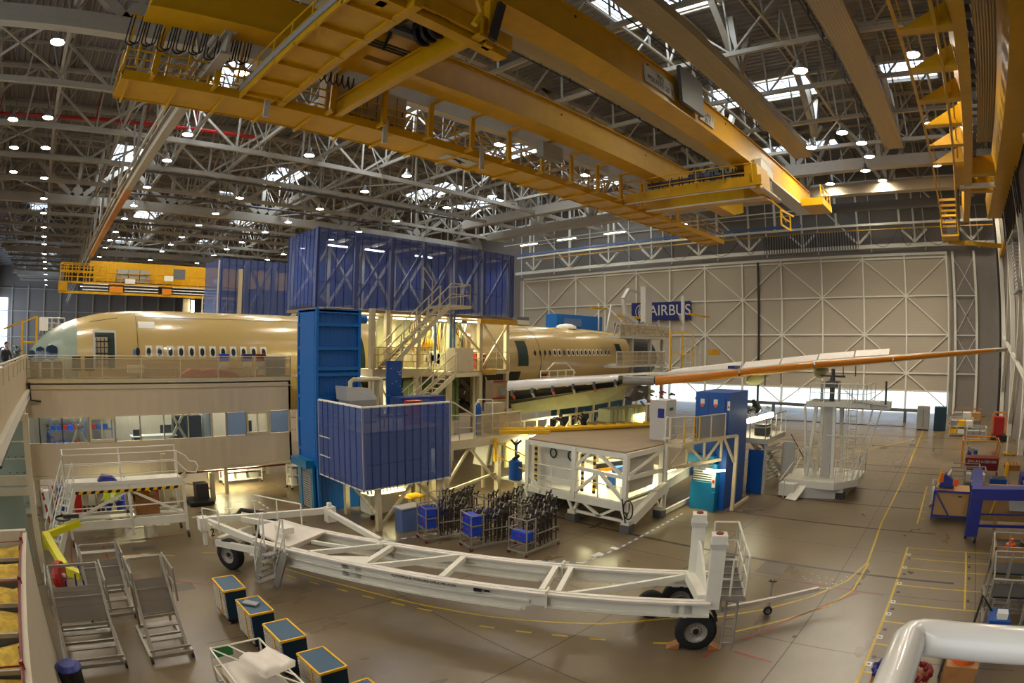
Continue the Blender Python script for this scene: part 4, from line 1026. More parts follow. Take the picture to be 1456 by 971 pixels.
# things on the roof deck behind the mesh
for i, x in enumerate((-.85, -.25, .35)):
    t3 = T('waste_bin', 'grey-brown bin on the deck behind mesh, %s of three' % ('leftmost', 'middle', 'rightmost')[i], 'bin', (x, 27.6, 5.42), 'bins on the office deck')
    MB().m('wall_dark').prism([(x-.2, 27.4, 5.42), (x+.2, 27.4, 5.42), (x+.24, 27.4, 6.2), (x-.24, 27.4, 6.2)], (0, .4, 0)).build('body', None, t3); MB().m('dark').box(x-.25, x+.25, 27.38, 27.82, 6.2, 6.25).build('lid', None, t3)
chair(1.3, 27.7, 5.42, label='black stool on office deck left of the other black one, before the nose door'); chair(1.95, 27.7, 5.42, label='black stool on office deck nearest the nose door')
t3 = T('tarpaulin_pile', 'long low orange-red cover lying on the office deck', 'cover', (8.2, 27.8, 5.42))
g = MB().m('tarp'); xs = [(6.4, .15), (6.8, .35), (7.2, .55), (7.6, .42), (8.2, .5), (8.8, .45), (9.4, .3), (9.8, .12)]
for (xa, ha), (xb, hb) in zip(xs[:-1], xs[1:]): g.prism([(xa, 27.4, 5.43), (xb, 27.4, 5.43), (xb, 27.5, 5.43+hb), (xa, 27.5, 5.43+ha)], (0, .6, 0))
g.build('cover', None, t3)
tag(MB().m('tarp').box(10.1, 11.2, 27.5, 27.8, 5.43, 5.62).build('folded_cover', None), 'small folded reddish cover right of the long orange one on the deck', 'cover')
for x, c, l in ((8.85, 'blue_crate', 'blue notice board standing on the office deck, leftmost of the three'), (10.1, 'blue_dark', 'dark blue tool box on a stand on the office deck'), (10.85, 'red_dark', 'red tool box on a stand on the office deck next to the dark blue one')):
    t3 = T('tool_stand', l, 'tool box', (x, 27.6, 5.42)); MB().m(c).box(x-.25, x+.25, 27.5, 27.8, 6.3, 6.65).build('tool_box', None, t3); MB().m('white').box(x-.22, x+.22, 27.5, 27.6, 5.9, 6.25).build('panel', None, t3); g = MB().m('gray'); g.bar((x-.2, 27.65, 5.42), (x-.2, 27.65, 6.3), .05); g.bar((x+.2, 27.65, 5.42), (x+.2, 27.65, 6.3), .05); g.build('frame', None, t3)
t3 = T('work_table', 'long wooden-topped trestle table on the office deck before the fuselage', 'table', (5.6, 28, 5.42)); MB().m('wood').box(4.8, 6.5, 27.7, 28.3, 6.15, 6.2).build('table_top', None, t3); g = MB().m('gray')
for x in (4.9, 6.4): g.bar((x, 27.8, 5.42), (x, 27.8, 6.15), .05); g.bar((x, 28.2, 5.42), (x, 28.2, 6.15), .05)
g.build('leg', None, t3)
t3 = T('machine_cart', 'small white machine cart on the office deck right of the nose door', 'cart', (4.3, 27.8, 5.42)); MB().m('white').box(3.9, 4.7, 27.6, 28, 5.75, 6.1).build('body', None, t3); MB().m('gray_dark').box(3.8, 4.8, 27.55, 28.05, 5.5, 5.56).build('shelf', None, t3)
t3 = T('deck_cabinet', 'plain grey cabinet at the right end of the office deck', 'cabinet', (11.6, 27.5, 5.42)); MB().m('gray').box(11.0, 12.1, 27.3, 27.9, 5.43, 6.5).build('body', None, t3); MB().m('dark').box(11.5, 11.55, 27.28, 27.3, 5.9, 6.0).build('handle', None, t3)
# gallery leading to the camera (left edge), parallel to the y axis
t = T('visitor_gallery', 'beige solid-sided walkway with handrail running along the left edge to the office', 'walkway', (-1.6, 22, 4.6))
def gl(x, y): return x
g = MB().m('cream_panel'); g.prism([(-1.25, 27, 5.45), (-1.25, 27, 6.42), (-1.62, 13.5, 6.4), (-1.62, 13.5, 5.4)], (-.06, 0, 0)); g.build('parapet', None, t)
g = MB().m('cream'); g.tube((-1.25, 27, 6.55), (-1.62, 13.5, 6.55), .035); g.tube((-1.25, 27, 6.45), (-1.62, 13.5, 6.45), .03)
for i in range(9): u = i/8; g.tube((-1.25-.37*u, 27-13.5*u, 6.0), (-1.25-.37*u, 27-13.5*u, 6.55), .03)
g.build('handrail', None, t)
g = MB().m('cream_panel').prism([(-1.27, 27, 5.1), (-1.27, 27, 5.45), (-1.62, 13.5, 5.4), (-1.62, 13.5, 4.9)], (-2.5, 0, 0)); g.m('white').bar((-1.2, 26.8, 4.95), (-1.55, 13.5, 4.7), .22, .35); g.build('walkway_beam', None, t)
g = MB().m('dark'); g.sweep([(-1.15, 27, 5.35), (-1.1, 26.8, 5.0), (-1.3, 22, 4.7), (-1.5, 14, 4.4)], .05, 6); g.build('cable', None, t)
g = MB().m('slot'); g.sweep([(-1.1, 26.9, 5.4), (-1.05, 26.9, 4.65), (-.55, 26.9, 4.6)], .04, 6); tag(g.build('conduit', None), 'short dark bent conduit at the left corner of the office wall', 'pipe')
person('visitor in dark clothes at the left gallery rail, holding a hand up', -2.3, 21.5, 5.42, -30, 'black_cloth', 'black_cloth', 1.72, arms=((.3, .25), (.1, -.35)))
person('visitor with long hair in dark coat behind the gallery rail at left edge', -1.95, 23.2, 5.42, -60, 'black_cloth', 'dark', 1.65)
t3 = T('potted_plant', 'dark green leafy plant behind the gallery rail left of the aircraft nose', 'plant', (-1.7, 26.3, 5.42)); g = MB().m('leaf'); r3 = random.Random(2)
for i in range(60):
    a = r3.random()*6.28; l = .2+r3.random()*.3; z = 5.9+r3.random()*1.0; c = V((-1.7, 26.3, z)); d = V((math.cos(a)*l, math.sin(a)*l, .15)); s_ = d.cross(Z).normalized()*.06; g.add([c, c+d*.5+s_, c+d, c+d*.5-s_], [(0, 1, 2, 3)])
g.build('foliage', None, t3); MB().m('wall_dark').lathe([(0, 0), (.16, 0), (.22, .4), (0, .4)], (-1.7, 26.3, 5.42), n=12).build('pot', None, t3)
# insulated room below the gallery
t = T('insulated_room', 'low white room at bottom left whose open top is packed with yellow insulation', 'enclosure', (-3, 10, 0))
g = MB().m('door_panel'); g.box(-1.12, -.98, 3, 13.2, 0, 3.15); g.box(-4.5, -1, 13.1, 13.25, 0, 3.2); g.build('wall_panel', None, t)
g = MB().m('wool').box(-4.5, -1.15, 3, 13.1, 2.6, 2.75).build('insulation_base', None, t)
r3 = random.Random(11)
for i in range(8):
    y0 = 4.2 + i*1.12; g = MB().m('wool'); n = 8; vs = [(-4.4+3.2*a/n, y0+.95*b_/5, 2.78+.14*r3.random()+.12*math.sin(b_/5*math.pi)) for a in range(n+1) for b_ in range(6)]
    g.add(vs, [(a*6+b_, a*6+b_+6, a*6+b_+7, a*6+b_+1) for a in range(n) for b_ in range(5)]); g.build('insulation_blanket', None, t, smooth=True)
    g = MB().m('gray_dark').box(-4.5, -1.2, y0-.13, y0-.03, 2.75, 2.98); g.m('alu').box(-4.5, -1.2, y0-.16, y0-.12, 2.95, 3.02); g.build('roof_channel', None, t)
g = MB().m('red_dark'); g.tube((-1.1, 3, 3.2), (-1.1, 13, 3.2), .025)
for y in (4.6, 7.2, 10.2, 12.4): g.tube((-4.5, y, 3.1), (-1.1, y, 3.2), .016); g.tube((-1.1, y, 3.15), (-1.1, y, 3.28), .04)
g.build('sprinkler_pipe', None, t)
# cream post and stairs next to it
t = T('support_post', 'tall cream steel post left of the white platform stairs', 'post', (-1.05, 19, 0)); MB().m('cream').bar((-1.05, 19, 0), (-.98, 19, 5.0), .2).build('post', None, t)
g = MB().m('cream'); g.bar((-3.5, 19.4, 2.9), (-1.0, 19.4, 2.9), .12, .3); g.bar((-3.5, 19.4, 2.55), (-1.0, 19.4, 2.55), .12, .25); rail(g, [(-3.5, 19.4, 3.05), (-1.05, 19.4, 3.05)], 1.05, .03, 1, 1.2); g.build('landing', None, t)
MB().m('green_nose').box(-3.4, -1.4, 20.1, 20.2, 0, 2.3).build('bolted_panel', None, t)
# ---------------------------------------------------------------- white wheeled platform at left
t = T('wheeled_platform', 'white wheeled work platform with stairs and yellow-black striped edge in front of the office', 'platform', (2.5, 21.8, 0))
PX0, PX1, PY0, PY1 = .25, 4.95, 21.2, 22.4
for x in (PX0, 2.75, PX1):
    for y in (PY0, PY1): MB().m('white').bar((x, y, .3), (x, y, 2.2), .1).build('upright', None, t)
g = MB().m('white'); g.box(PX0-.05, PX1+.05, PY0-.05, PY1+.05, 2.02, 2.2); g.box(PX0, PX1, PY0-.06, PY0-.04, 2.2, 2.34)
g.build('upper_deck', None, t)
g = MB()
for i in range(26): g.m('yellow_bright' if i % 2 else 'black').prism([(PX0+.3+i*.165, PY0-.07, 1.93), (PX0+.465+i*.165, PY0-.07, 1.93), (PX0+.53+i*.165, PY0-.07, 2.03), (PX0+.365+i*.165, PY0-.07, 2.03)], (0, .02, 0))
g.build('hazard_strip', None, t)
g = MB().m('white'); g.box(PX0, PX1, PY0-.05, PY0+.05, .62, .92); g.box(PX0, PX1, PY1-.05, PY1+.05, .62, .92); g.box(PX0, PX1, PY0+.3, PY0+.7, .88, .93)
g.bar((PX0+.2, PY0, 1.0), (2.7, PY0, 1.95), .09); g.bar((PX1-.2, PY0, 1.0), (2.85, PY0, 1.95), .09); g.tube((PX0, PY0, 1.4), (PX1, PY0, 1.4), .03); g.build('lower_deck', None, t)
g = MB().m('white'); rail(g, [(PX0, PY0, 2.2), (PX1-.2, PY0, 2.2)], 1.1, .025, 2, 2.3); rail(g, [(PX0, PY1, 2.2), (PX1, PY1, 2.2)], 1.1, .025, 1, 2.3); rail(g, [(PX0, PY1, 2.2), (PX0, PY0, 2.2)], 1.1, .025, 1, 1.2)
g.sweep([(PX1-.2, PY0, 3.3), (PX1+.15, PY0, 3.1), (PX1+.3, PY0, 2.9), (PX1+.55, PY0, 2.85), (PX1+.65, PY0, 2.65), (PX1+.55, PY0, 2.45), (PX1+.2, PY0, 2.5), (PX1, PY0, 2.7), (PX1-.2, PY0, 2.9)], .025, 6)
g.build('guard_rail', None, t)
g = MB().m('white'); steps(g, (-.75, 20.7, .1), (.2, 21.6, 2.1), .6, (.69, -.72, 0), 9, .2); stair_rail(g, (-.75, 20.7, .1), (.2, 21.6, 2.1), .6, (.69, -.72, 0), .95, .022, 4); g.build('staircase', None, t)
for x in (PX0, PX1):
    for y in (PY0, PY1):
        g = MB().m('dark').lathe([(0, -.04), (.12, -.04), (.12, .04), (0, .04)], (x, y, .12), (1, 0, 0), 12); g.m('gray').bar((x, y, .15), (x, y, .7), .07); g.build('caster', None, t)
g = MB().m('white'); g.bar((2.6, 22.0, .3), (4.4, 22.0, .3), .06)
for x in (3.3, 3.7): g.bar((x, 21.7, .0), (x, 21.7, .7), .12)
g.build('jack_foot', None, t)
tag(MB().m('blue_dark').prism([(1.6, 21.5, 2.21), (2.4, 21.5, 2.21), (2.2, 21.5, 2.4), (1.8, 21.5, 2.45)], (0, .5, 0)).build('cloth', None), 'dark blue cloth heap on the white platform deck', 'cloth')
t3 = T('cable_drum', 'wooden-brown drum crate on the lower deck of the white platform', 'crate', (3.5, 21.8, .95))
MB().m('wood').box(3.0, 3.95, 21.5, 22.1, .96, 1.65).build('body', None, t3); MB().m('orange').lathe([(0, 0), (.28, 0), (.28, .6), (0, .6)], (3.0, 21.8, 1.65), (1, 0, 0), 14).build('lid', None, t3)
for i, x in enumerate((2.1, 2.6, 4.0)):
    person('worker in blue trousers and yellow vest behind the white platform, %s of three' % ('left', 'middle', 'right')[i], x, 23.6 + .3*i, 0, 200, 'hivis', 'denim', 1.72)
t3 = T('bottle_crate', 'wooden crate of dark cylinders beyond the white platform', 'crate', (1.3, 23.2, 0)); MB().m('wood').box(.9, 1.9, 23, 23.5, .5, .72).build('tray', None, t3)
for i in range(5): MB().m('dark').lathe([(0, 0), (.08, 0), (.08, .26), (0, .28)], (1.0+.2*i, 23.2, .7), n=10).build('cylinder', None, t3)
g = MB().m('gray'); [g.bar((x, 23.25, 0), (x, 23.25, .5), .05) for x in (.95, 1.85)]; g.build('leg', None, t3)
# equipment under the office
cols = ['white', 'blue_cab', 'red', 'gray', 'cream', 'blue_dark', 'white', 'red_dark']
names = ['white', 'blue', 'red', 'grey', 'cream', 'navy', 'second white', 'dark red']
for i in range(8):
    x = -.7 + i*.75; y = 25.3 + (i % 2)*.5; t3 = T('gas_cabinet', '%s upright equipment cart behind the white platform, number %s from the left' % (names[i], ('one', 'two', 'three', 'four', 'five', 'six', 'seven', 'eight')[i]), 'cart', (x, y, 0))
    MB().m(cols[i]).box(x-.22, x+.22, y-.2, y+.2, .01, 1.15).build('body', None, t3); g = MB().m('alu'); g.tube((x-.2, y-.25, .2), (x-.2, y-.25, 1.4), .02); g.tube((x+.2, y-.25, .2), (x+.2, y-.25, 1.4), .02); g.tube((x-.2, y-.25, 1.4), (x+.2, y-.25, 1.4), .02); g.build('handle', None, t3)
t3 = T('red_warning_chain', 'red and white segmented barrier chain hanging beside the left stairs', 'barrier', (-.5, 22.6, 0))
g = MB()
for i in range(12): g.m('red' if i % 3 else 'white').tube((-.75+.02*i, 22.4, 1.9-.15*i), (-.74+.02*i, 22.4, 1.77-.15*i), .05); g.tube((-.3+.02*i, 22.6, 2.1-.15*i), (-.29+.02*i, 22.6, 1.97-.15*i), .035)
g.build('links', None, t3)
def shelf_cart(x, y, z, w_, l, h, label, n=3, boxes=3):
    t = T('shelf_trolley', label, 'trolley', (x, y, z)); g = MB().m('white')
    for dx in (-l/2, l/2):
        for dy in (-w_/2, w_/2): g.bar((x+dx, y+dy, z+.12), (x+dx, y+dy, z+h), .05)
    for k in range(n): zz = z+.2+(h-.25)*k/(n-1); g.box(x-l/2, x+l/2, y-w_/2, y+w_/2, zz, zz+.04)
    g.build('frame', None, t)
    for k in range(n-1):
        for i in range(boxes):
            zz = z+.24+(h-.25)*k/(n-1); xx = x-l/2+.1+i*(l-.1)/boxes; MB().m(['white', 'pale_gray', 'gray'][i % 3]).box(xx, xx+(l-.2)/boxes*.8, y-w_/2+.05, y+w_/2-.05, zz, zz+(h-.25)/(n-1)*.65).build('box', None, t)
    for dx in (-l/2, l/2):
        for dy in (-w_/2, w_/2): MB().m('dark').lathe([(0, -.02), (.06, -.02), (.06, .02), (0, .02)], (x+dx, y+dy, z+.06), (0, 1, 0), 10).build('caster', None, t)
    return t
shelf_cart(10.0, 28.9, 0, .7, 2.2, 1.15, 'white shelf trolley of bright boxes under the office building'); shelf_cart(12.3, 26.5, 0, .6, 1.0, 1.2, 'narrow white trolley beside the red-reel post, right of the office')
t3 = T('printer_cart', 'black box cabinet on a low black dolly under the office building', 'machine', (6.8, 25.7, 0)); MB().m('dark').box(6.6, 7.2, 25.6, 26.2, .2, .9).build('cabinet', None, t3); MB().m('black').box(6.1, 7.3, 25.1, 26.3, .05, .2).build('dolly', None, t3)
t3 = T('welding_jig', 'cream welded jig with a sloping brace under the left of the office building', 'frame', (6, 26.5, 0)); g = MB().m('cream'); g.bar((5.3, 26.6, 0), (5.3, 26.6, 2.2), .22); g.bar((7.6, 26.3, 0), (7.6, 26.3, 1.2), .2); g.bar((5.4, 26.6, .6), (6.4, 26.6, 1.2), .2); g.bar((5.9, 26.6, .9), (7.5, 26.3, .5), .07); g.build('frame', None, t3)
# column with red hose reel beside the tower
t = T('reel_column', 'white column with a dark red cable reel near the blue tower top', 'column', (12.6, 26.4, 0)); MB().m('white').bar((12.65, 26.6, 0), (12.65, 26.6, 8.7), .2).build('column', None, t)
MB().m('red_dark').lathe([(0, -.12), (.45, -.12), (.48, 0), (.45, .12), (0, .12)], (13.0, 26, 8.0), (-.6, -1, 0), 18).build('reel', None, t); g = MB().m('slot'); g.sweep([(12.75, 26, 7.7), (12.9, 26, 7.2), (12.95, 25.9, 5.5), (12.95, 25.9, .3)], .05, 6); g.build('hose', None, t)
MB().m('gray').box(12.85, 13.05, 25.9, 26.1, 5.8, 6.6).build('junction_box', None, t)
# ---------------------------------------------------------------- blue lift tower
t = T('lift_tower', 'tall blue ribbed lift tower with a roller shutter at its foot', 'tower', (12.3, 23.2, 0))
tx0, tx1, ty0, ty1, tz = 11.2, 13.3, 22.0, 23.75, 8.66
MB().m('tower_ribbed').box(tx0+.04, tx1-.04, ty0+.04, ty1-.04, 0, tz-.03).build('body', None, t)
g = MB().m('blue_tower'); zs = [2.6, 3.9, 4.9, 5.9, 6.15, 7.0, 8.0, 8.55]
for x, y in ((tx0, ty0), (tx1, ty0), (tx0, ty1), (tx1, ty1)): g.box(x-.06, x+.06, y-.06, y+.06, 0, tz)
for z in zs: g.box(tx0-.05, tx1+.05, ty0-.05, ty0+.02, z-.07, z+.07); g.box(tx0-.05, tx0+.02, ty0-.05, ty1+.05, z-.07, z+.07)
g.box(tx0-.05, tx1+.05, ty0-.05, ty1+.05, tz-.12, tz); g.build('frame', None, t)
g = MB().m('blue_tower').box(tx0-.06, tx0+.02, ty0+.1, ty1-.2, 2.0, 8.5).build('side_panel', None, t)
MB().m('blue_tower').lathe([(0, 0), (.2, 0), (.2, .5), (0, .5)], (tx1, ty0+.3, 8.3), (1, 0, 0), 12).build('drum', None, t)
MB().m('shutter').box(tx0-.1, tx0-.04, ty0+.5, ty1-.3, 0, 1.9).build('roller_shutter', None, t)
g = MB().m('blue_teal'); g.box(tx0-.45, tx0-.02, ty0+.3, ty1+.1, 1.9, 2.25); g.box(tx0-.15, tx0-.02, ty0+.3, ty0+.5, 0, 1.9); g.box(tx0-.15, tx0-.02, ty1-.3, ty1, 0, 1.9); g.build('shutter_housing', None, t)
# ---------------------------------------------------------------- blue film cage on steel legs
t = T('enclosed_platform', 'raised work platform wrapped in blue translucent sheeting, in front of the blue tower', 'platform', (13.3, 20.1, 0))
cx0, cx1, cy0, cy1, cz0, cz1 = 11.2, 15.4, 18.3, 21.85, 1.75, 4.88
g = MB().m('pale_gray'); g.box(cx0+.35, cx1-1.2, cy0+.35, cy1-.2, cz0+.05, 3.85); g.m('dark')
for x in (12.2, 12.8, 13.4, 13.75): g.box(x, x+.02, cy0+.32, cy0+.36, cz0+.2, 3.7)
g.box(cx0+.35, cx1-1.2, cy0+.32, cy0+.35, 2.6, 2.64); g.box(cx0+.35, cx1-1.2, cy0+.3, cy0+.34, 3.8, 3.9)
for y in (19.3, 20.2): g.box(cx0+.32, cx0+.36, y, y+.03, cz0+.2, 3.7)
g.build('cabinet_block', None, t)
g = MB().m('mezz_floor').box(cx0+.1, cx1-.1, cy0+.1, cy1-.1, 3.86, 3.92); g.box(cx0+.1, cx1-.1, cy0+.1, cy1-.1, cz0-.06, cz0+.04); g.build('deck', None, t)
g = MB().m('white'); rail(g, [(cx0+.05, cy1, 3.9), (cx0+.05, cy0+.05, 3.9), (cx1, cy0+.05, 3.9)], 1.0, .03, 1, 1.2); g.build('guard_rail', None, t)
f = MB().m('blue_film'); f.box(cx0, cx1, cy0-.02, cy0, cz0, cz1); f.box(cx0-.02, cx0, cy0, cy1, cz0, cz1); f.box(cx1, cx1+.02, cy0, cy1-1.5, cz0, cz1); f = f.build('sheeting', None, t)
g = MB().m('blue_dark')
for i in range(12): x = cx0 + i*(cx1-cx0)/11; g.box(x-.012, x+.012, cy0-.04, cy0-.02, cz0-.03, cz1)
for i in range(9): y = cy0 + i*(cy1-cy0)/8; g.box(cx0-.04, cx0-.02, y-.012, y+.012, cz0-.03, cz1)
g.build('sheet_seam', None, f)
g = MB().m('white')
for z in (cz0, cz1): g.bar((cx0, cy0, z), (cx1, cy0, z), .05); g.bar((cx0, cy0, z), (cx0, cy1, z), .05)
for x, y in ((cx0, cy0), (cx0, cy1), (cx1, cy0)): g.bar((x, y, cz0), (x, y, cz1), .06)
for z in (2.6, 3.4): g.bar((cx0, cy1-.1, z), (cx0, cy1-1, z), .05)
g.build('sheet_frame', None, t)
for x, y in ((11.95, 18.5), (15.1, 18.6), (12.1, 21.2), (15.1, 21.2)): MB().m('cream').bar((x, y, 0), (x, y, cz0), .2).build('leg', None, t)
g = MB().m('cream'); g.bar((12.0, 18.5, .15), (13.6, 18.5, 1.7), .1); g.bar((15.1, 18.6, .5), (13.9, 18.6, 1.7), .1); g.bar((12, 18.5, .5), (12.1, 21.2, 1.6), .08); g.build('brace', None, t)
tag(MB().m('red').box(14.1, 14.75, 19.3, 19.7, 3.93, 4.9).build('tool_cabinet', None), 'red tool cabinet standing on the blue sheeted platform', 'cabinet')
t3 = T('workbench', 'dark workbench on the blue sheeted platform left of the red cabinet', 'bench', (13.2, 19.4, 3.92)); MB().m('black').box(12.6, 13.8, 19.0, 19.6, 4.35, 4.42).build('bench_top', None, t3); g = MB().m('orange_plain'); [g.bar((x, 19.1, 3.92), (x, 19.1, 4.35), .06) for x in (12.7, 13.7)]; g.build('leg', None, t3)
t3 = T('machine_hood', 'grey tilted machine with a thick beige pipe on the back of the blue sheeted platform', 'machine', (12.6, 21, 3.92))
MB().m('gray').prism([(11.9, 20.6, 4.9), (13.4, 20.6, 4.9), (13.2, 20.9, 5.35), (12.0, 20.9, 5.45)], (0, .9, 0)).box(12, 13.3, 20.6, 21.5, 3.93, 4.9).build('hood', None, t3)
MB().m('cream').sweep([(12.4, 21.2, 5.3), (12.4, 21.2, 5.62), (12.55, 21.2, 5.72), (13.8, 21.2, 5.72), (13.95, 21.2, 5.6), (13.95, 21.2, 4)], .1, 8).build('pipe', None, t3)
t3 = T('blue_cabinet_block', 'low blue box behind the blue sheeted platform at the stair foot', 'cabinet', (16.8, 22.8, 3.9)); MB().m('blue_cab').box(15.6, 18.2, 22.0, 22.9, 3.6, 4.75).build('body', None, t3); MB().m('blue_dark').box(15.6, 18.2, 21.95, 22.0, 4.6, 4.75).build('edge', None, t3)
t3 = T('tall_panel', 'tall blue perforated panel between white posts at the stairs', 'panel', (16.0, 23.6, 3.9)); MB().m('blue_cab').box(16.0, 16.9, 23.8, 23.9, 3.5, 6.4).build('panel', None, t3); g = MB().m('white'); r3 = random.Random(4)
for i in range(20): a, b_ = 16.05+r3.random()*.8, 3.7+r3.random()*2.5; g.box(a, a+.03, 23.78, 23.8, b_, b_+.03)
g.build('fixing', None, t3)
# ---------------------------------------------------------------- big upper dock with blue sheeted gallery
t = T('assembly_dock', 'tall cream steel dock over the fuselage with a long blue sheeted gallery on top', 'dock', (20, 28, 0))
ux0, ux1, uy0, uy1, uz0, uz1 = 13.12, 26.95, 25.9, 29.5, 9.0, 12.95
f = MB().m('blue_film'); f.box(ux0, ux1, uy0-.03, uy0, uz0, uz1); f.box(ux0-.03, ux0, uy0, uy1, uz0, uz1); f.box(ux1, ux1+.03, uy0, uy1, uz0, uz1); f.box(ux0, ux1, uy1, uy1+.03, uz0, uz1); f = f.build('gallery_sheeting', None, t)
g = MB().m('blue_dark')
for i in range(28): x = ux0 + i*(ux1-ux0)/27; g.box(x-.015, x+.015, uy0-.05, uy0-.03, uz0, uz1)
for i in range(9): y = uy0 + i*(uy1-uy0)/8; g.box(ux0-.05, ux0-.03, y-.015, y+.015, uz0, uz1)
g.build('sheet_seam', None, f)
for i in range(7):
    x = ux0 + .1 + i*(ux1-ux0-.2)/6; g = MB().m('cream'); g.bar((x, uy0+.25, uz0), (x, uy0+.25, uz1), .22); g.bar((x, uy1-.25, uz0), (x, uy1-.25, uz1), .22); g.bar((x, uy0+.2, uz1-.2), (x, uy1-.2, uz1-.2), .14); g.bar((x, uy0+.2, uz0+.1), (x, uy1-.2, uz0+.1), .2); g.build('gallery_frame', None, t)
g = MB().m('cream')
for i in range(6):
    xa = ux0+.1+i*(ux1-ux0-.2)/6; xb = xa+(ux1-ux0-.2)/6
    for y in (uy0+.3, uy1-.3): g.bar((xa, y, uz0+.3), (xb, y, uz1-.3), .13); 
    g.bar((xb, uy1-.3, uz0+.3), (xa, uy1-.3, uz1-.3), .13); g.bar((xb, uy0+.4, uz0+1.3), (xa, uy0+.4, uz0+1.3), .06); g.bar((xb, uy0+.4, uz1-.3), (xa, uy0+.4, uz1-.3), .1)
g.build('gallery_brace', None, t)
g = MB().m('mezz_floor').box(ux0, ux1, uy0, uy1, uz0-.18, uz0-.02); g.build('gallery_floor', None, t)
g = MB().m('tube_light')
for x in (14.6, 17, 20.5): g.box(x, x+1.2, 27.6, 27.75, 12.4, 12.46)
for x in (15.5, 18.6, 21.6, 24.2): g.box(x, x+2.0, 27, 27.12, 8.62, 8.68)
g.box(15.2, 16.6, 26.5, 26.62, 5.5, 5.56); g.build('strip_light', None, t)
g = MB().m('yellow'); g.bar((24.0, uy0-.1, 8.65), (27.2, uy0-.1, 8.65), .2, .28); g.bar((24.2, uy0+.3, 8.95), (26.6, uy0+.3, 8.95), .15, .15); g.box(24.4, 25.4, uy0-.2, uy0, 5.55, 5.75); g.build('hoist_beam', None, t)
for x, y in ((16.0, 25.2), (17.4, 25.9), (19.6, 26.1), (21.9, 26.1), (24.3, 26.1), (26.6, 26.1), (13.4, 26.0), (16.0, 29.2), (20, 29.2), (24.3, 29.2), (26.6, 29.2)):
    MB().m('cream').bar((x, y, 0), (x, y, uz0), .26).build('column', None, t)
g = MB().m('blue_steel')
for x in (20.6, 21.7, 22.0): g.bar((x, 25.8, 6.2), (x, 25.8, 9), .1)
g.build('blue_post', None, t)
# main deck level z 5.9
g = MB().m('cream'); g.box(15.8, 19.6, 24.8, 26.4, 5.55, 5.95); g.box(19.6, 26.7, 25.9, 27.5, 5.45, 5.7); g.box(14.2, 27, 27.4, 31.0, 5.3, 5.42); g.build('main_deck', None, t)
g = MB().m('cream'); rail(g, [(15.8, 24.8, 5.95), (19.5, 24.8, 5.95)], 1.1, .035, 2, .9); rail(g, [(22, 25.9, 5.7), (26.7, 25.9, 5.7)], 1.1, .03, 2, 1.1); g.bar((24.4, 25.9, 6.0), (26.5, 25.9, 8.5), .1); g.bar((26.5, 25.9, 6.0), (24.4, 25.9, 8.5), .1); g.bar((22, 25.9, 8.6), (24.2, 25.9, 6.8), .12); g.build('deck_railing', None, t)
MB().m('mesh_film').box(15.9, 19.4, 24.76, 24.78, 5.98, 7.0).build('railing_mesh', None, t)
MB().m('mesh_film').box(22.6, 26.6, 25.86, 25.88, 5.6, 6.3).build('kick_mesh', None, t)
g = MB().m('cream'); steps(g, (16.2, 24.0, 5.95), (20.2, 24.0, 9.35), .9, (0, 1, 0), 15, .28); stair_rail(g, (16.2, 24.0, 5.95), (20.2, 24.0, 9.35), .9, (0, 1, 0), 1.1, .035, 5)
g.box(20.1, 21.6, 23.9, 25.9, 9.2, 9.35); rail(g, [(20.2, 24.0, 9.35), (21.6, 24.0, 9.35), (21.6, 25.8, 9.35)], 1.15, .035, 1, .7); rail(g, [(19.7, 25, 9.5), (19.7, 25.8, 10.3)], 1.2, .035, 1, .8); g.build('upper_staircase', None, t)
g = MB().m('cream'); steps(g, (16.6, 23.0, 3.5), (19.8, 23.0, 5.75), .9, (0, 1, 0), 10, .28); stair_rail(g, (16.6, 23.0, 3.5), (19.8, 23.0, 5.75), .9, (0, 1, 0), 1.05, .03, 4); g.box(19.7, 21.3, 22.9, 25.9, 5.55, 5.75); g.build('lower_staircase', None, t)
MB().m('cream').box(20.2, 21.5, 23.6, 24.3, 5.78, 7.05).build('control_cabinet', None, t)
g = MB().m('cream')
for x in (13.6, 16, 18.6): g.bar((x, 24.9, 0), (x, 24.9, 5.5), .22)
truss_face(g, (13.8, 26.5, .3), (18, 26.5, .3), (0, 0, 5), 2, .12, .14, 2); truss_face(g, (15.2, 25.2, 3.2), (17.6, 25.2, 3.2), (0, 0, 2.2), 2, .08, .1, 2)
g.build('lower_frame', None, t)
# bundles of hanging cables and hoses inside the dock (bright bay)
r3 = random.Random(8); i = 0
for x in [19.9 + .17*k for k in range(14)] + [22.3 + .18*k for k in range(12)]:
    g = MB().m(['black', 'duct', 'yellow', 'black', 'cream', 'dark'][i % 6]); i += 1; y = 27 + r3.random()*.6; z0 = 8.5; z1 = 6.6+r3.random()*.6
    g.sweep([(x, y, z0), (x+r3.uniform(-.2, .2), y, 8.0), (x+r3.uniform(-.15, .25), y, 7.5), (x+r3.uniform(-.1, .1), y, z1)], .035, 5); g.build('hanging_hose', None, t)
g = MB().m('yellow')
for i in range(9): x = 19.95+.22*i; g.lathe([(.02, 0), (.07, .1), (.07, .5), (.03, .75)], (x, 27.3, 6.8), n=8)
g.build('hose_sleeve', None, t)
g = MB().m('red'); g.box(24.1, 24.5, 26.2, 26.5, 5.75, 6.7); g.box(24.55, 24.95, 26.2, 26.5, 5.75, 6.65); g.m('orange_plain').prism([(22.4, 26.3, 5.75), (23.4, 26.3, 5.75), (22.9, 26.3, 6.3)], (0, .5, 0)); g.build('red_locker', None, t)
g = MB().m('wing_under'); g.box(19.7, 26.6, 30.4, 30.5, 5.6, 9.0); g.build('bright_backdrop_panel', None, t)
g = MB().m('white')
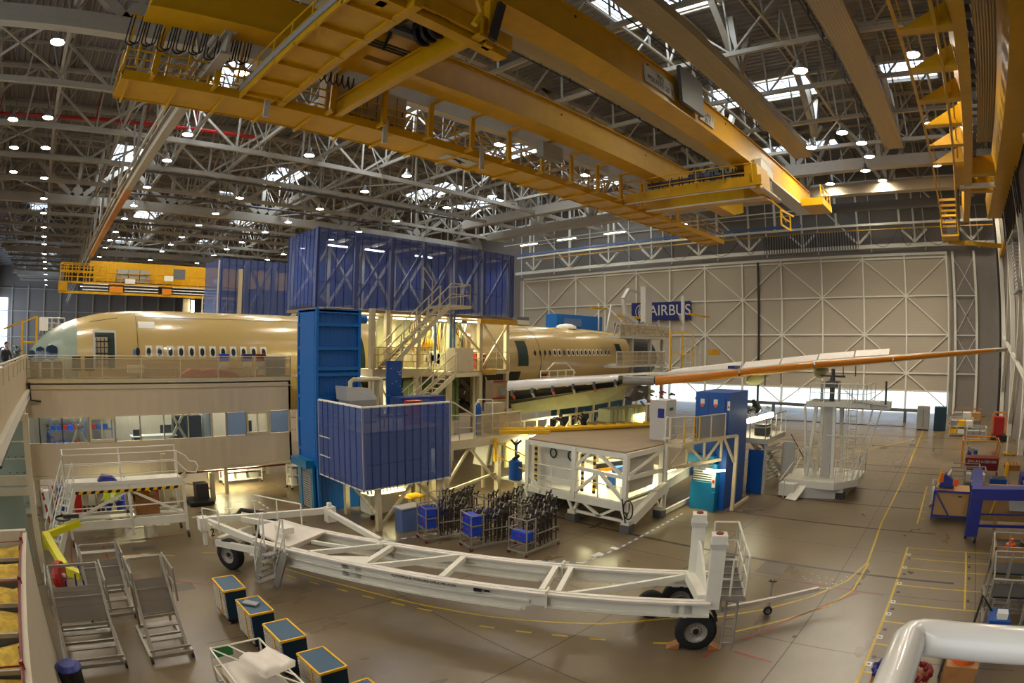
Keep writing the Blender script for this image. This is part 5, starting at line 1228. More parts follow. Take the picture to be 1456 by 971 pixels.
for i in range(30): a = r3.random()*6.5; g.box(20+a, 20.1+a+r3.random()*.3, 27.8, 28, 5.8+r3.random()*.5, 6.4+r3.random()*.5)
g.build('parts_rack', None, t)
# second sheeted gallery across the fuselage
t = T('far_dock', 'smaller blue sheeted dock on the far side of the fuselage, left of the long gallery', 'dock', (17, 39, 8.9))
f = MB().m('blue_film'); f.box(12.1, 21, 38.9, 38.93, 8.9, 12.9); f.box(12.07, 12.1, 38.9, 43, 8.9, 12.9); f = f.build('gallery_sheeting', None, t)
g = MB().m('blue_dark'); [g.box(12.1+.55*i, 12.13+.55*i, 38.85, 38.9, 8.9, 12.9) for i in range(17)]; g.build('sheet_seam', None, f)
g = MB().m('cream'); g.bar((13.5, 38.7, 8.9), (13.5, 38.7, 12.2), .25); g.bar((14.3, 39.3, 9), (16.2, 39.3, 12.7), .2); g.bar((16.2, 39.3, 9), (14.3, 39.3, 12.7), .2); g.bar((17.5, 38.6, 8.9), (18.3, 38.6, 10), .25)
for x in (12.2, 14.2, 16.3, 18.5, 21): g.bar((x, 39.4, 0), (x, 39.4, 12.8), .3)
g.build('frame', None, t)
# ---------------------------------------------------------------- middle gallery right of blue platform (z 3)
t = T('link_gallery', 'cream gallery with mesh-sided railing linking the blue platform to the wing dock', 'walkway', (18, 19.5, 0))
g = MB().m('cream'); g.box(15.6, 20.4, 19.0, 20.6, 2.75, 3.05); g.bar((15.6, 19, 2.9), (20.4, 19, 2.9), .1, .4); g.build('deck', None, t)
g = MB().m('cream'); rail(g, [(17.4, 19.0, 3.05), (20.4, 19.0, 3.05)], 1.05, .035, 2, 1.4); g.tube((17.4, 19, 4.1), (16.2, 19.0, 4.75), .035); g.tube((16.2, 19, 4.75), (15.5, 19.0, 4.8), .035); rail(g, [(15.65, 19.0, 3.2), (17.4, 19, 3.05)], 1.05, .03, 1, .9); g.build('guard_rail', None, t)
MB().m('mesh_film').box(17.5, 20.3, 18.95, 18.97, 3.1, 4.05).build('railing_mesh', None, t)
for x, y in ((18.9, 19.0), (15.9, 19.2), (16.1, 20.4), (20.2, 20.4), (20.2, 19)): MB().m('cream').bar((x, y, 0), (x, y, 2.8), .2).build('leg', None, t)
g = MB().m('cream'); g.bar((15.9, 19.1, 1.2), (17.2, 19.1, 2.7), .1); g.bar((17.2, 19.1, 2.7), (18.8, 19.1, 1.0), .1); g.bar((15.9, 19.1, .9), (18.9, 19.1, 1.3), .1); g.build('brace', None, t)
g = MB().m('yellow_bright'); 
for z in (1.7, 2.35): g.tube((18.6, 18.9, z+.5), (18.7, 16.9, z), .03)
g.bar((18.6, 18.9, 1.9), (18.6, 18.9, 3), .12); g.build('yellow_barrier', None, t)
for i, (x, y, c, l) in enumerate(((18.3, 19.7, 'blue_cab', 'blue gas bottle on the link gallery'), )):
    t3 = T('gas_bottle', l, 'gas bottle', (x, y, 3.05)); MB().m(c).lathe([(0, 0), (.14, 0), (.14, 1.3), (.06, 1.5), (0, 1.5)], (x, y, 3.06), n=14).build('cylinder', None, t3); MB().m('white').tube((x, y, 4.5), (x, y, 4.65), .05).build('valve', None, t3)
tag(MB().m('duct_ribbed').box(19.0, 19.9, 19.6, 20.1, 3.06, 4.5).build('ribbed_box', None), 'ribbed grey-beige box beside the blue gas bottle', 'box')
t3 = T('round_rack', 'white round-shouldered tube rack around the blue gas bottle', 'rack', (18.4, 19.5, 3.05)); g = MB().m('white'); g.sweep([(17.9, 19.5, 3.06), (17.9, 19.5, 4.5), (18.1, 19.5, 4.75), (19, 19.5, 4.7), (19, 19.5, 3.06)], .035, 6); g.build('frame', None, t3)
t3 = T('green_container', 'ribbed green transport box under the fuselage by the stairs', 'container', (22, 27.6, 0)); g = MB().m('green_container').box(20.4, 23.6, 27.2, 28.6, 2.6, 5.15)
for i in range(7): g.box(20.6+.45*i, 20.75+.45*i, 27.12, 27.2, 2.7, 5.05)
g.build('body', None, t3); g = MB().m('cream'); [g.bar((x, 27.6, 0), (x, 27.6, 2.6), .15) for x in (20.6, 23.4)]; g.build('stand', None, t3)
# ---------------------------------------------------------------- wing dock mezzanine
t = T('wing_dock', 'large white two-level work dock under the wing with brown upper floor', 'dock', (21, 15, 0))
FX = 18.7
g = MB().m('mezz_floor').prism([(FX, 16.95, 3.14), (FX, 11.95, 3.14), (21.4, 11.75, 3.14), (24.2, 12.6, 3.14), (26.4, 15.2, 3.14), (26.6, 18.4, 3.14), (21, 18.0, 3.14)], (0, 0, .07)); g.build('upper_floor', None, t)
g = MB().m('white'); g.bar((FX, 17.1, 3.05), (FX, 11.9, 3.05), .1, .2); g.bar((FX, 11.9, 3.05), (21.4, 11.75, 3.05), .1, .2); g.bar((21.4, 11.75, 3.05), (26.6, 11.7, 3.05), .1, .18); g.build('edge_beam', None, t)
g = MB().m('yellow_bright')
for k in range(2): g.bar((20.5, 17.9, 3.28+.08*k), (26.3, 14.6-.2*k, 3.28+.08*k), .5, .06)
for i in range(14): u = i/13; p = V((20.5, 17.9, 3.3)).lerp(V((26.3, 14.6, 3.3)), u); g.bar(p, p+V((-.3, .5, .12)), .08)
g.bar((18.9, 19.3, 3.35), (20.6, 17.9, 3.35), .5, .1); g.bar((18.6, 18.6, 3.3), (20.4, 17.2, 3.3), .3, .15); g.build('yellow_flap', None, t)
for x, y in ((FX, 16.95), (FX, 14.4), (FX, 11.9), (21.35, 11.8), (26.3, 11.7)):
    MB().m('white').bar((x, y, 1.0), (x, y, 3.1), .2).build('post', None, t)
for x, y in ((FX, 16.8), (FX, 14.4), (FX, 11.75), (21.35, 11.8), (23.9, 15.7)):
    g = MB().m('white'); g.bar((x+.5, y, 1.05), (x, y, .35), .12); g.bar((x-.0, y+.35, 1.05), (x, y, .35), .1); g.box(x-.16, x+.16, y-.18, y+.18, .32, .5); g.m('gray_dark').box(x-.2, x+.2, y-.22, y+.22, .02, .34); g.build('foot', None, t)
g = MB().m('white'); g.box(FX-.05, FX+.08, 11.7, 17.1, .85, 1.2); g.box(FX, 21.4, 11.7, 11.85, .9, 1.2); g.box(FX, 26, 12.2, 18.6, 1.12, 1.2); g.build('lower_deck', None, t)
g = MB().m('white'); 
g.bar((FX, 14.3, 2.3), (FX, 12.0, 2.2), .14); g.bar((FX, 14.3, 1.3), (FX, 13.15, 2.25), .12); g.bar((FX, 13.15, 2.25), (FX, 12.0, 1.3), .12); g.bar((FX, 14.3, 2.4), (FX, 13.6, 3), .12); g.bar((FX, 13.2, 3.0), (FX, 12.0, 2.2), .12)
g.bar((FX, 14.3, .45), (FX, 12, .45), .1); g.bar((FX, 14.1, 1.0), (FX, 13.1, .45), .1); g.bar((FX, 13.1, .45), (FX, 12.1, 1.0), .1)
g.bar((FX, 11.8, 2.2), (21.3, 11.75, 2.1), .16); g.bar((FX+.1, 11.8, 2.3), (21.3, 11.75, 3.0), .1)
g.bar((FX, 16.9, 1.1), (FX, 16.2, .95), .2); g.bar((FX, 16.9, 1.6), (FX, 16.1, 1.0), .1); g.build('brace', None, t)
g = MB().m('white'); rail(g, [(FX, 16.8, 1.2), (FX, 14.5, 1.2)], .95, .025, 1, 1.1); rail(g, [(FX, 14.3, 1.2), (FX, 12.1, 1.2)], .6, .025, 0, 1.1); g.build('lower_rail', None, t)
MB().m('pale_gray').box(FX+.3, 21.0, 12.0, 12.1, 1.5, 3.0).build('side_panel', None, t)
MB().m('white').box(19.6, 19.7, 14.9, 17.6, 1.2, 3.0).build('back_panel', None, t)
g = MB().m('black')
for y in (16.2, 15.2): g.sweep([(19.5, y + .17*math.cos(a*math.pi/8), 2.55 + .2*math.sin(a*math.pi/8)) for a in range(17)], .035, 5)
g.build('hose_coil', None, t)
g = MB()
for y in (16.75, 14.2, 13.6):
    for i in range(14): g.m('yellow_bright' if i % 2 else 'black').box(FX+.25, FX+.33, y-.05, y+.05, 1.25+i*.12, 1.37+i*.12)
g.build('hazard_strip', None, t)
g = MB().m('white'); g.bar((21.35, 11.6, .35), (21.35, 11.6, 3.1), .12); g.bar((21.35, 11.75, 1.35), (26.2, 11.75, 1.8), .14, .4); g.bar((21.35, 11.75, .15), (24.2, 11.75, .2), .1, .2); g.bar((18.8, 11.6, .55), (20.5, 11.6, 1.15), .3, .4); g.bar((20.5, 11.6, 1.2), (21.4, 11.6, 1.4), .3, .4); g.build('arched_frame', None, t)
g = MB().m('black'); g.sweep([(FX-.2, 11.6+.22*math.cos(a*.5), 1.0+.38*math.sin(a*.5)) for a in range(14)], .03, 5); g.sweep([(FX-.2, 11.9, 1.4), (FX-.2, 11.8, .9), (FX-.2, 11.7, .45)], .03, 5); g.build('cable_coil', None, t)
# truss bridge to the blue cabinet
g = MB().m('cream'); truss_face(g, (21.45, 11.55, 2.15), (23.4, 9.98, 2.4), (0, 0, .95), 3, .09, .13); g.bar((24.0, 9.5, 0), (24.0, 9.5, 3.4), .15); g.bar((23.4, 9.98, 3.35), (24.0, 9.5, 3.4), .12); g.bar((24.0, 9.5, .1), (26.2, 9.55, .1), .12, .15); g.bar((23.5, 9.9, 3.3), (23.95, 9.55, 2.2), .09); g.box(21.4, 22.9, 10.9, 12.0, 3.08, 3.2); g.prism([(21.45, 11.5, 3.05), (23.45, 9.9, 3.25), (23.65, 10.3, 3.25), (22.0, 12, 3.05)], (0, 0, .12)); g.build('truss_bridge', None, t)
g = MB().m('cream'); rail(g, [(21.45, 11.5, 3.2), (22.4, 10.75, 3.2)], 1.1, .03, 2, .6); g.build('guard_rail', None, t)
MB().m('mesh_film').prism([(22.5, 10.68, 3.25), (23.5, 9.88, 3.35), (23.5, 9.88, 4.35), (22.5, 10.68, 4.25)], (.02, .02, 0)).build('railing_mesh', None, t)
g = MB().m('cream'); rail(g, [(22.4, 10.75, 3.2), (23.5, 9.88, 3.3)], 1.1, .03, 0, .7); g.m('yellow_bright')
for x, y in ((21.95, 11.1), (22.3, 10.83), (22.5, 10.67)): g.box(x-.03, x+.03, y-.03, y+.03, 3.2, 4.3)
g.build('bridge_rail', None, t)
g = MB().m('tube_light'); g.bar((22.6, 10.4, 1.95), (23.3, 9.7, 1.95), .07); g.build('strip_light', None, t)
for i, (x, y, z, L) in enumerate(((22, 12.1, 1.75, 2.6), (20.2, 13, 2.95, 1.5), (22.5, 16, 2.95, 2.5), (20.5, 18.5, 2.9, 2), (25, 18, 2.9, 2))):
    t3 = T('hanging_strip_light', ['lit fluorescent strip below the wing dock at its right corner', 'lit strip inside the wing dock behind the front braces', 'lit strip under the middle of the wing dock floor', 'lit strip at the left rear of the wing dock', 'lit strip at the right rear of the wing dock'][i], 'light', (x, y, z), 'strip lights inside the wing dock'); MB().m('tube_light').box(x, x+L, y, y+.08, z, z+.06).build('tube', None, t3); MB().m('white').box(x-.05, x+L+.05, y-.03, y+.11, z+.06, z+.1).build('housing', None, t3)
t3 = T('control_cabinet', 'grey control cabinet with green label standing on the brown upper floor', 'cabinet', (22.3, 12.3, 3.21)); MB().m('pale_gray').box(21.9, 22.8, 12.0, 12.8, 3.22, 4.95).build('body', None, t3)
g = MB().m('green').box(22.2, 22.5, 11.98, 12.0, 4.5, 4.62); g.m('blue_dark').box(21.88, 21.9, 12.1, 12.4, 4.2, 4.6); g.build('label_plate', None, t3); MB().m('tube_light').lathe([(0, 0), (.07, .03), (.07, .12), (0, .15)], (22.0, 12.7, 4.95), n=8).build('beacon', None, t3)
t3 = T('step_stool', 'white tubular step-rail in front of the grey control cabinet', 'steps', (21.6, 11.9, 3.2)); g = MB().m('white'); g.sweep([(21.45, 11.75, 3.22), (21.45, 11.75, 4.2), (21.6, 11.8, 4.3), (21.9, 11.8, 4.25), (21.9, 11.8, 3.22)], .03, 6); g.bar((21.45, 11.75, 3.4), (21.9, 11.8, 3.4), .25, .03); g.build('frame', None, t3)
# blue cabinet
t = T('blue_cabinet', 'tall blue equipment cabinet with roller shutter on the floor right of the wing dock', 'cabinet', (24.9, 10.6, 0))
bx0, bx1, by0, by1, bz = 23.75, 26.1, 9.85, 11.5, 5.25
MB().m('blue_cab').box(bx0, bx1, by0, by1, 0, bz).build('body', None, t)
g = MB().m('dark')
g.box(bx0-.01, bx0, 10.85, 10.87, 3.4, 5.1); g.box(bx0-.01, bx0, 10.0, 10.05, 3.6, 5.0); g.build('door_gap', None, t)
for y in (11.15, 10.5): g = MB().m('white').box(bx0-.015, bx0-.005, y-.1, y+.1, 4.7, 4.95); g.m('orange_plain').box(bx0-.02, bx0-.015, y-.07, y+.07, 4.6, 4.75); g.build('warning_label', None, t)
g = MB().m('white').box(bx0-.015, bx0-.005, 9.8, 9.92, 4.5, 4.9); g.m('red').box(bx0-.03, bx0-.015, 9.83, 9.89, 4.6, 4.68); g.build('switch_plate', None, t)
MB().m('shutter').box(bx0-.12, bx0-.05, 10.35, 11.4, .1, 2.15).build('roller_shutter', None, t)
g = MB().m('blue_teal'); g.box(bx0-.4, bx0, 10.3, 11.6, 2.15, 2.5); g.box(bx0-.35, bx0, 10.15, 10.35, 0, 2.15); g.box(bx0-.25, bx0-.12, 10.3, 11.45, 0, 1.25); g.box(bx0-.5, bx0-.1, 10.1, 10.3, 0, .9); g.build('shutter_housing', None, t)
text('Portafeu', .14, (bx0-.13, 10.9, 1.85), (math.pi/2, 0, -math.pi/2), 'line_blue', t)
g = MB().m('red').box(bx0-.42, bx0-.36, 10.2, 10.3, 1.3, 1.45); g.m('white').box(bx0-.38, bx0-.35, 10.17, 10.33, 1.1, 1.9); g.build('push_button', None, t)
# bright machinery beneath and beyond the dock
r3 = random.Random(21)
t = T('wing_jig', 'cream slanted ribs and jig frames lit brightly beneath the wing', 'jig', (24, 19, 0)); 
for i in range(9):
    x = 19.5+i*.35; g = MB().m('white').prism([(x, 20.5, 1.3), (x+.12, 20.5, 1.3), (x+.5, 20.5, 2.9), (x+.38, 20.5, 2.9)], (0, .9, 0)); g.build('rib', None, t)
g = MB().m('cream')
for i in range(10): x = 20+i*1.0; g.bar((x, 21.2, 0), (x, 21.2, 3.2), .12); g.bar((x, 21.2, 3.2), (x+1, 21.2, 3.2), .1); g.bar((x, 21.2, 2.0), (x+1, 21.2, 2.9), .06)
for i in range(8): x = 27.5+i*.9; g.bar((x, 19, 0), (x, 19, 3.6), .1); g.bar((x, 19, 3.6), (x+.9, 19, 3.6), .08)
g.build('frame', None, t)
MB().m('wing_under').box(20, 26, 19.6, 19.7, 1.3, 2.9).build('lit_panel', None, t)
t = T('jig_table', 'orange and black edged jig table with blue parts inside the wing dock', 'table', (20.5, 13.8, 1.2)); MB().m('black').prism([(19.8, 14.2, 2.05), (21.5, 12.6, 2.35), (21.5, 12.6, 2.55), (19.8, 14.2, 2.25)], (.1, .1, 0)).build('black_rail', None, t); MB().m('orange').prism([(19.8, 14.1, 1.9), (21.5, 12.5, 2.2), (21.5, 12.5, 2.32), (19.8, 14.1, 2.05)], (.1, .1, 0)).build('orange_rail', None, t); MB().m('blue_cab').box(20.1, 20.6, 13.2, 13.5, 1.95, 2.2).build('blue_part', None, t); g = MB().m('cream'); [g.bar((x, y, 1.2), (x, y, 2), .08) for x, y in ((19.9, 14.1), (21.4, 12.6))]; g.build('leg', None, t)
for i, (x, y, z) in enumerate(((18.75, 17.75, 1.2), (20.4, 13.7, 1.2))):
    t3 = T('blue_barrel', ['blue barrel pump with handle at the left end of the wing dock', 'blue barrel on the lower deck behind the front braces'][i], 'barrel', (x, y, z)); s_ = 1 if i == 0 else .7
    MB().m('blue_cab').lathe([(0, 0), (.3*s_, .02), (.3*s_, .85*s_), (.1, .95*s_), (0, .95*s_)], (x, y, z+.02), n=16).build('drum', None, t3)
    if i == 0: g = MB().m('blue_cab').tube((x, y, z+.9), (x, y, z+1.6), .06); g.build('pump', None, t3); g = MB().m('black'); g.bar((x-.2, y+.1, z+1.85), (x, y, z+1.6), .08); g.bar((x+.25, y-.1, z+1.8), (x, y, z+1.6), .08); g.bar((x-.15, y, z+.95), (x+.2, y, z+1.1), .12); g.build('handle', None, t3)
person('worker in black shirt and blue jeans under the wing, left of the pair', 22.8, 18.3, 2.0, 150, 'black_cloth', 'denim', 1.8, 'lean', arms=((.35, .35), (.35, .3)))
person('worker in black shirt and blue jeans under the wing, right of the pair', 24.0, 17.9, 2.0, 160, 'black_cloth', 'denim', 1.78, 'lean', arms=((.35, .4), (.3, .3)))
t3 = T('worker_step', 'low cream step deck that the two workers under the wing stand on', 'platform', (23.5, 18.3, 0)); MB().m('cream').box(22.0, 25.0, 17.4, 19.2, 1.9, 2.0).build('deck', None, t3); g = MB().m('cream'); [g.bar((x, y, 1.2), (x, y, 1.9), .1) for x in (22.2, 24.8) for y in (17.6, 19)]; g.build('leg', None, t3)
t3 = T('dark_curtain_wall', 'dark blue sparkling mesh screens behind the area under the wing', 'screen', (30, 23, 0)); g = MB().m('navy').box(27.0, 36, 22.6, 22.7, .5, 4.4); g.build('screen', None, t3)
for i in range(22): x = 27.2+r3.random()*8.4; z = 2+r3.random()*2; MB().m('blue_steel').box(x, x+.14, 22.5, 22.6, z, z+.14).build('tag', None, t3)
g = MB().m('cream'); [g.bar((27+1.8*i, 22.4, 0), (27+1.8*i+.5, 22.4, 4.5), .12) for i in range(6)]; g.build('frame', None, t3)
for i, (x, y) in enumerate(((25.6, 17.6), (27.4, 17.4))):
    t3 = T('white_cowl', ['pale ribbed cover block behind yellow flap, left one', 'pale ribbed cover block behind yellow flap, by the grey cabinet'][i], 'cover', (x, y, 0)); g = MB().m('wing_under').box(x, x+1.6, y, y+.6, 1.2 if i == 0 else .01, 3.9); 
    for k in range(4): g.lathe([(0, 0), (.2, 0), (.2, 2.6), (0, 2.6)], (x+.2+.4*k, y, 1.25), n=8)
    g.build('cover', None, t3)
# machines beyond: aft docks round the rear fuselage
t = T('aft_dock', 'grey railed dock platforms at the rear fuselage below the gate sign', 'dock', (52, 31, 0))
g = MB().m('pale_gray'); g.box(44.4, 53.4, 29.6, 31.0, 5.3, 5.5); g.box(45.5, 55, 30, 32.0, 8.0, 8.25); g.build('deck', None, t)
g = MB().m('pale_gray'); rail(g, [(44.4, 29.6, 5.5), (53.4, 29.6, 5.5)], 1.25, .05, 2, 1.2); rail(g, [(45.5, 30, 8.25), (55, 30, 8.25)], 1.1, .05, 2, 1.0); rail(g, [(57, 29.6, 3.8), (62, 29.6, 3.8)], 4.4, .06, 4, 1.2); g.build('guard_rail', None, t)
MB().m('mesh_film').box(44.4, 53.4, 29.55, 29.57, 5.5, 6.7).build('railing_mesh', None, t); MB().m('mesh_film').box(45.5, 55, 29.95, 29.97, 8.25, 9.3).build('railing_mesh', None, t)
g = MB().m('pale_gray')
for x in (48.5, 52, 54.6): g.bar((x, 30.6, 0), (x, 30.6, 8.0), .3)
g.box(51.8, 53.1, 31, 31.6, 9.6, 13.4); g.bar((48.6, 31, 12.8), (47.6, 31, 11.8), .35); g.bar((47.6, 31, 11.8), (47.9, 31, 10.4), .35); g.bar((47.9, 31, 10.4), (50, 31, 9.6), .4); g.bar((48.6, 31, 12.8), (50.6, 31, 12.6), .2); g.bar((58.3, 30, 9.0), (58.3, 30, 12.9), .3); g.bar((58.3, 30, 9.5), (57.4, 30, 10.8), .2); g.build('tail_frame', None, t)
g = MB().m('yellow_bright'); g.bar((54.5, 29.5, 4.0), (54.5, 29.5, 9), .12); g.bar((57.2, 29.5, 3.6), (57.2, 29.5, 8.8), .12); g.bar((60, 29.5, 4.0), (60, 29.5, 9), .12)
for z in (4.2, 6.4, 8.8): g.bar((54.5, 29.5, z), (60, 29.5, z), .1)
g.m('yellow').bar((58.4, 29.4, 10.9), (64, 29.4, 10.8), .2); g.bar((45, 33, 10.9), (47.4, 33, 10.9), .2); g.box(64.3, 66.6, 29, 29.6, 6.3, 7); g.build('yellow_frame', None, t)
g = MB().m('dark'); g.lathe([(2.66, 0), (2.5, 3), (2.2, 6), (0, 6)], (51.0, 34.8, 5.98), (1, 0, 0), 24); g.build('tail_frame', None, bpy.data.objects['aircraft'])
g = MB().m('gray')
for i in range(18): x = 48+r3.random()*12; z = 8.2+r3.random()*1.4; g.bar((x-2, 31.2, z), (x-2+r3.uniform(-1, 1), 31.2, z+r3.uniform(-1, 1)), .12)
g.build('clutter', None, t)
t = T('roof_hut', 'blue cabin and equipment standing on top beyond the rear fuselage crown', 'cabin', (46.5, 38.5, 8.9)); MB().m('blue_tower').box(46, 54, 38.0, 39.5, 8.9, 10.5).build('cabin', None, t); g = MB().m('blue_steel').box(47, 50, 37.9, 38, 9.3, 10.1); g.m('white').bar((53, 37.8, 9), (53, 37.8, 12), .12); g.bar((54.5, 37.8, 9), (55.5, 37.8, 12), .12); g.build('window_strip', None, t)
g = MB().m('yellow').bar((57, 38, 10.8), (63, 38, 10.8), .2, .3); g.m('duct')
for i in range(16): x = 56+r3.random()*6; z = 8.7+r3.random()*1.2; g.box(x, x+.4, 37.8, 38.2, z, z+.6)
g.m('cream')
for x in (46.5, 50, 53.5, 58): g.bar((x, 38.9, 0), (x, 38.9, 8.9), .3)
g.build('frame', None, t)
t3 = T('small_box', 'small grey machine box on the fuselage crown left of the blue cabin', 'machine', (38.6, 36.2, 8.6)); MB().m('gray_dark').box(38, 39.6, 36, 37, 8.7, 9.8).build('body', None, t3); MB().m('pale_gray').box(38, 39.6, 35.95, 36.0, 9.1, 9.5).build('grille', None, t3)
# access stairs below rear fuselage behind the slat
t3 = T('access_stand', 'white railed access stand in front of the rear fuselage hatch', 'stand', (38.6, 29.4, 0)); g = MB().m('white'); g.box(34.4, 38.6, 30, 31, 4.2, 4.35); rail(g, [(34.4, 30, 4.35), (38.6, 30, 4.35)], .9, .05, 1, 1); g.bar((35.0, 30, 5.2), (36.0, 30, 5.85), .08); g.bar((36.0, 30, 5.85), (37.6, 30, 5.85), .08); g.bar((37.6, 30, 5.85), (38.8, 30, 5.0), .08); [g.bar((x, 30.5, 0), (x, 30.5, 4.2), .15) for x in (34.6, 38.4)]; g.build('frame', None, t3)
# Airbus sign on the gate
t = T('gate_sign', 'dark blue sign with white swirl emblem and white capital letters on the gate', 'sign', (XW-.5, 39.3, 11)); MB().m('sign_blue').box(XW-.45, XW-.4, 34.9, 44.3, 10.85, 13.35).build('board', None, t)
ly, lz = 42.6, 12.1
g = MB().m('line_white')
def band(pts, w0, w1):
    vs = []; n = len(pts)
    for i, (y, z) in enumerate(pts):
        a = pts[max(i-1, 0)]; b2 = pts[min(i+1, n-1)]; d = V((b2[0]-a[0], b2[1]-a[1], 0)).normalized(); w_ = w0+(w1-w0)*i/(n-1)
        vs += [(XW-.47, y - d.y*w_, z + d.x*w_), (XW-.47, y + d.y*w_, z - d.x*w_)]
    g.add(vs, [(2*i, 2*i+1, 2*i+3, 2*i+2) for i in range(n-1)])
band([(ly+1.0*math.cos(math.radians(a)), lz+1.0*math.sin(math.radians(a))) for a in range(0, 361, 15)], .045, .045)
for rr2, a0, a1 in ((.8, 60, 250), (.55, 60, 250), (.3, 60, 250)): band([(ly+.15+rr2*.9*math.cos(math.radians(a)), lz+rr2*math.sin(math.radians(a))) for a in range(a0, a1+1, 15)], .03, .1)
for rr2, a0, a1 in ((.75, -110, 60), (.5, -110, 60)): band([(ly-.15+rr2*.9*math.cos(math.radians(a)), lz-.05+rr2*math.sin(math.radians(a))) for a in range(a0, a1+1, 15)], .1, .03)
g.build('emblem', None, t)
text('AIRBUS', 2.05, (XW-.47, 38.15, 12.15), (math.pi/2, 0, -math.pi/2), 'line_white', t, sx=.98, extr=.01)

t = T('nose_dock', 'yellow railed dock with a white box, seen left of the aircraft nose', 'dock', (-1, 50, 0))
g = MB().m('yellow'); g.bar((-2.7, 50, 0), (-2.7, 50, 8.6), .2); g.bar((-1.35, 50, 0), (-1.35, 50, 9.0), .22); g.bar((-2.7, 50, 8.5), (-1.35, 50, 9.0), .12); g.bar((-4.6, 52, 8.0), (-2.7, 50, 8.6), .12); g.box(-2.7, 1.2, 49.8, 52, 6.9, 7.05)
g.build('frame', None, t); MB().m('white').box(-1.1, -.3, 49.9, 50.6, 7.9, 8.95).build('white_box', None, t)
g = MB().m('pale_gray'); rail(g, [(-1.1, 50, 7.7), (1.2, 50, 7.7)], 1.2, .05, 2, .6)
for i in range(10): g.bar((-.2 + i*.12, 50.3, 7.7), (-.1 + i*.12, 50.2, 8.4 + .08*(i % 4)), .06)
g.build('clutter', None, t)
RAILPTS = [(.05, .012, 6.815), (.4, .011, 6.815), (.755, .006, 6.815), (.772, .0, 6.815), (.78, -.012, 6.815), (.782, -.035, 6.815), (.78, -.12, 6.815), (.77, -.5, 6.815), (.75, -1.5, 6.815)]
# ---------------------------------------------------------------- long white trailer
N0 = V((5.75, 15.8, 0)); D = V((.467, -.884, 0)); NN = V((.884, .467, 0))
TS = 1.026
def tp(s_, w_, z): return N0*TS + D*s_*TS + NN*w_*TS + Z*z*.9
def q3(x, y, z): return (x*TS, y*TS, z*.9)
t = T('transport_trailer', 'very long white steel trailer frame with big tyres, two upright posts and a drawbar', 'trailer', (8.5, 11, 0))
for w_ in (0, 1.85):
    g = MB().m('white'); zt = 1.5
    g.m('slot_white').bar(tp(0, w_, zt-.03), tp(12.4, w_, zt-.03), .28, .05); g.m('white'); g.bar(tp(0, w_, 1.22), tp(8.2, w_, 1.22), .22, .04); g.bar(tp(-.2, w_, .93), tp(8.0, w_, .93), .24, .04); g.bar(tp(8.6, w_, 1.1), tp(12.4, w_, 1.1), .24, .05)  # top flange in a pinker white, standing for light from above
    g.bar(tp(0, w_, 1.2), tp(8.1, w_, 1.2), .05, .56); g.bar(tp(8.1, w_, 1.3), tp(12.4, w_, 1.3), .05, .4); g.prism([tp(8.0, w_-.02, .93), tp(8.6, w_-.02, 1.25), tp(8.0, w_-.02, 1.25)], NN*.04)
    g.bar(tp(8.62, w_, 1.08), tp(8.62, w_, 1.6), .3, .05, up=D)
    for s_ in (3.2, 3.4, 3.6, 11.6, 11.9): g.bar(tp(s_, w_, 1.0), tp(s_, w_, 1.5), .05, .2, up=D)
    g.build('side_beam', None, t)
g = MB().m('white')
for s_, w_, z in ((1.2, .16, 1.42), (3.7, .16, 1.42), (5.9, .16, 1.42), (8.45, .14, 1.44), (8.85, .14, 1.44)): g.bar(tp(s_, .1, z), tp(s_, 1.75, z), w_, .14)
g.bar(tp(3.9, .1, 1.42), tp(5.7, 1.75, 1.42), .1, .16); g.bar(tp(9.1, .1, 1.42), tp(11.9, 1.75, 1.42), .1, .16); g.bar(tp(1.9, .1, 1.42), tp(3.4, 1.75, 1.42), .12, .14); g.prism([tp(2.4, 0, 1.47), tp(3.8, 0, 1.47), tp(3.6, .6, 1.47)], (0, 0, .03)); g.bar(tp(1.4, 1.0, 1.4), tp(2.9, 1.2, 1.4), .1, .1)
g.build('cross_member', None, t)
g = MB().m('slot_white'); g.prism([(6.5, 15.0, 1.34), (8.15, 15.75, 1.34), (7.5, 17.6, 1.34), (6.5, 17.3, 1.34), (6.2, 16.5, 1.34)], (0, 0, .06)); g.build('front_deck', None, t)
g = MB().m('white'); g.bar((5.03, 19.05, 1.3), tp(0, 0, 1.45), .16, .2); g.bar((5.03, 19.05, 1.27), (9.47, 18.23, 1.27), .16, .22); g.bar((9.47, 18.23, 1.3), (9.2, 14.2, 1.34), .14, .18); g.bar((6.4, 18.7, 1.25), tp(0, 1.85, 1.4), .16, .18); g.box(4.8, 5.15, 18.6, 19.0, 1.0, 1.45); g.box(9.4, 9.75, 17.9, 18.2, .9, 1.45); g.bar((4.95, 18.7, .5), (4.95, 18.7, 1.3), .12); g.bar((9.55, 18.05, 1.3), (9.55, 18.05, 1.6), .14); g.bar(tp(-1.8, .2, .9), tp(-1.8, 1.8, .9), .2, .3); g.bar(tp(-1.8, .1, .9), tp(0, 0, 1.1), .14, .2); g.build('drawbar_frame', None, t)
p_ = MB().m('cream').box(4.95, 5.0, 17.75, 18.15, 1.0, 1.45).build('number_plate', None, t); text('2', .38, (4.97, 17.72, 1.22), (math.pi/2, 0, .3), 'black', p_)
g = MB().m('black'); g.sweep([(6.2, 19.0, 1.2), (6.6, 19.3, 1.4), (7.1, 18.9, 1.35), (7.4, 18.6, 1.3)], .08, 6); g.build('hose_bundle', None, t)
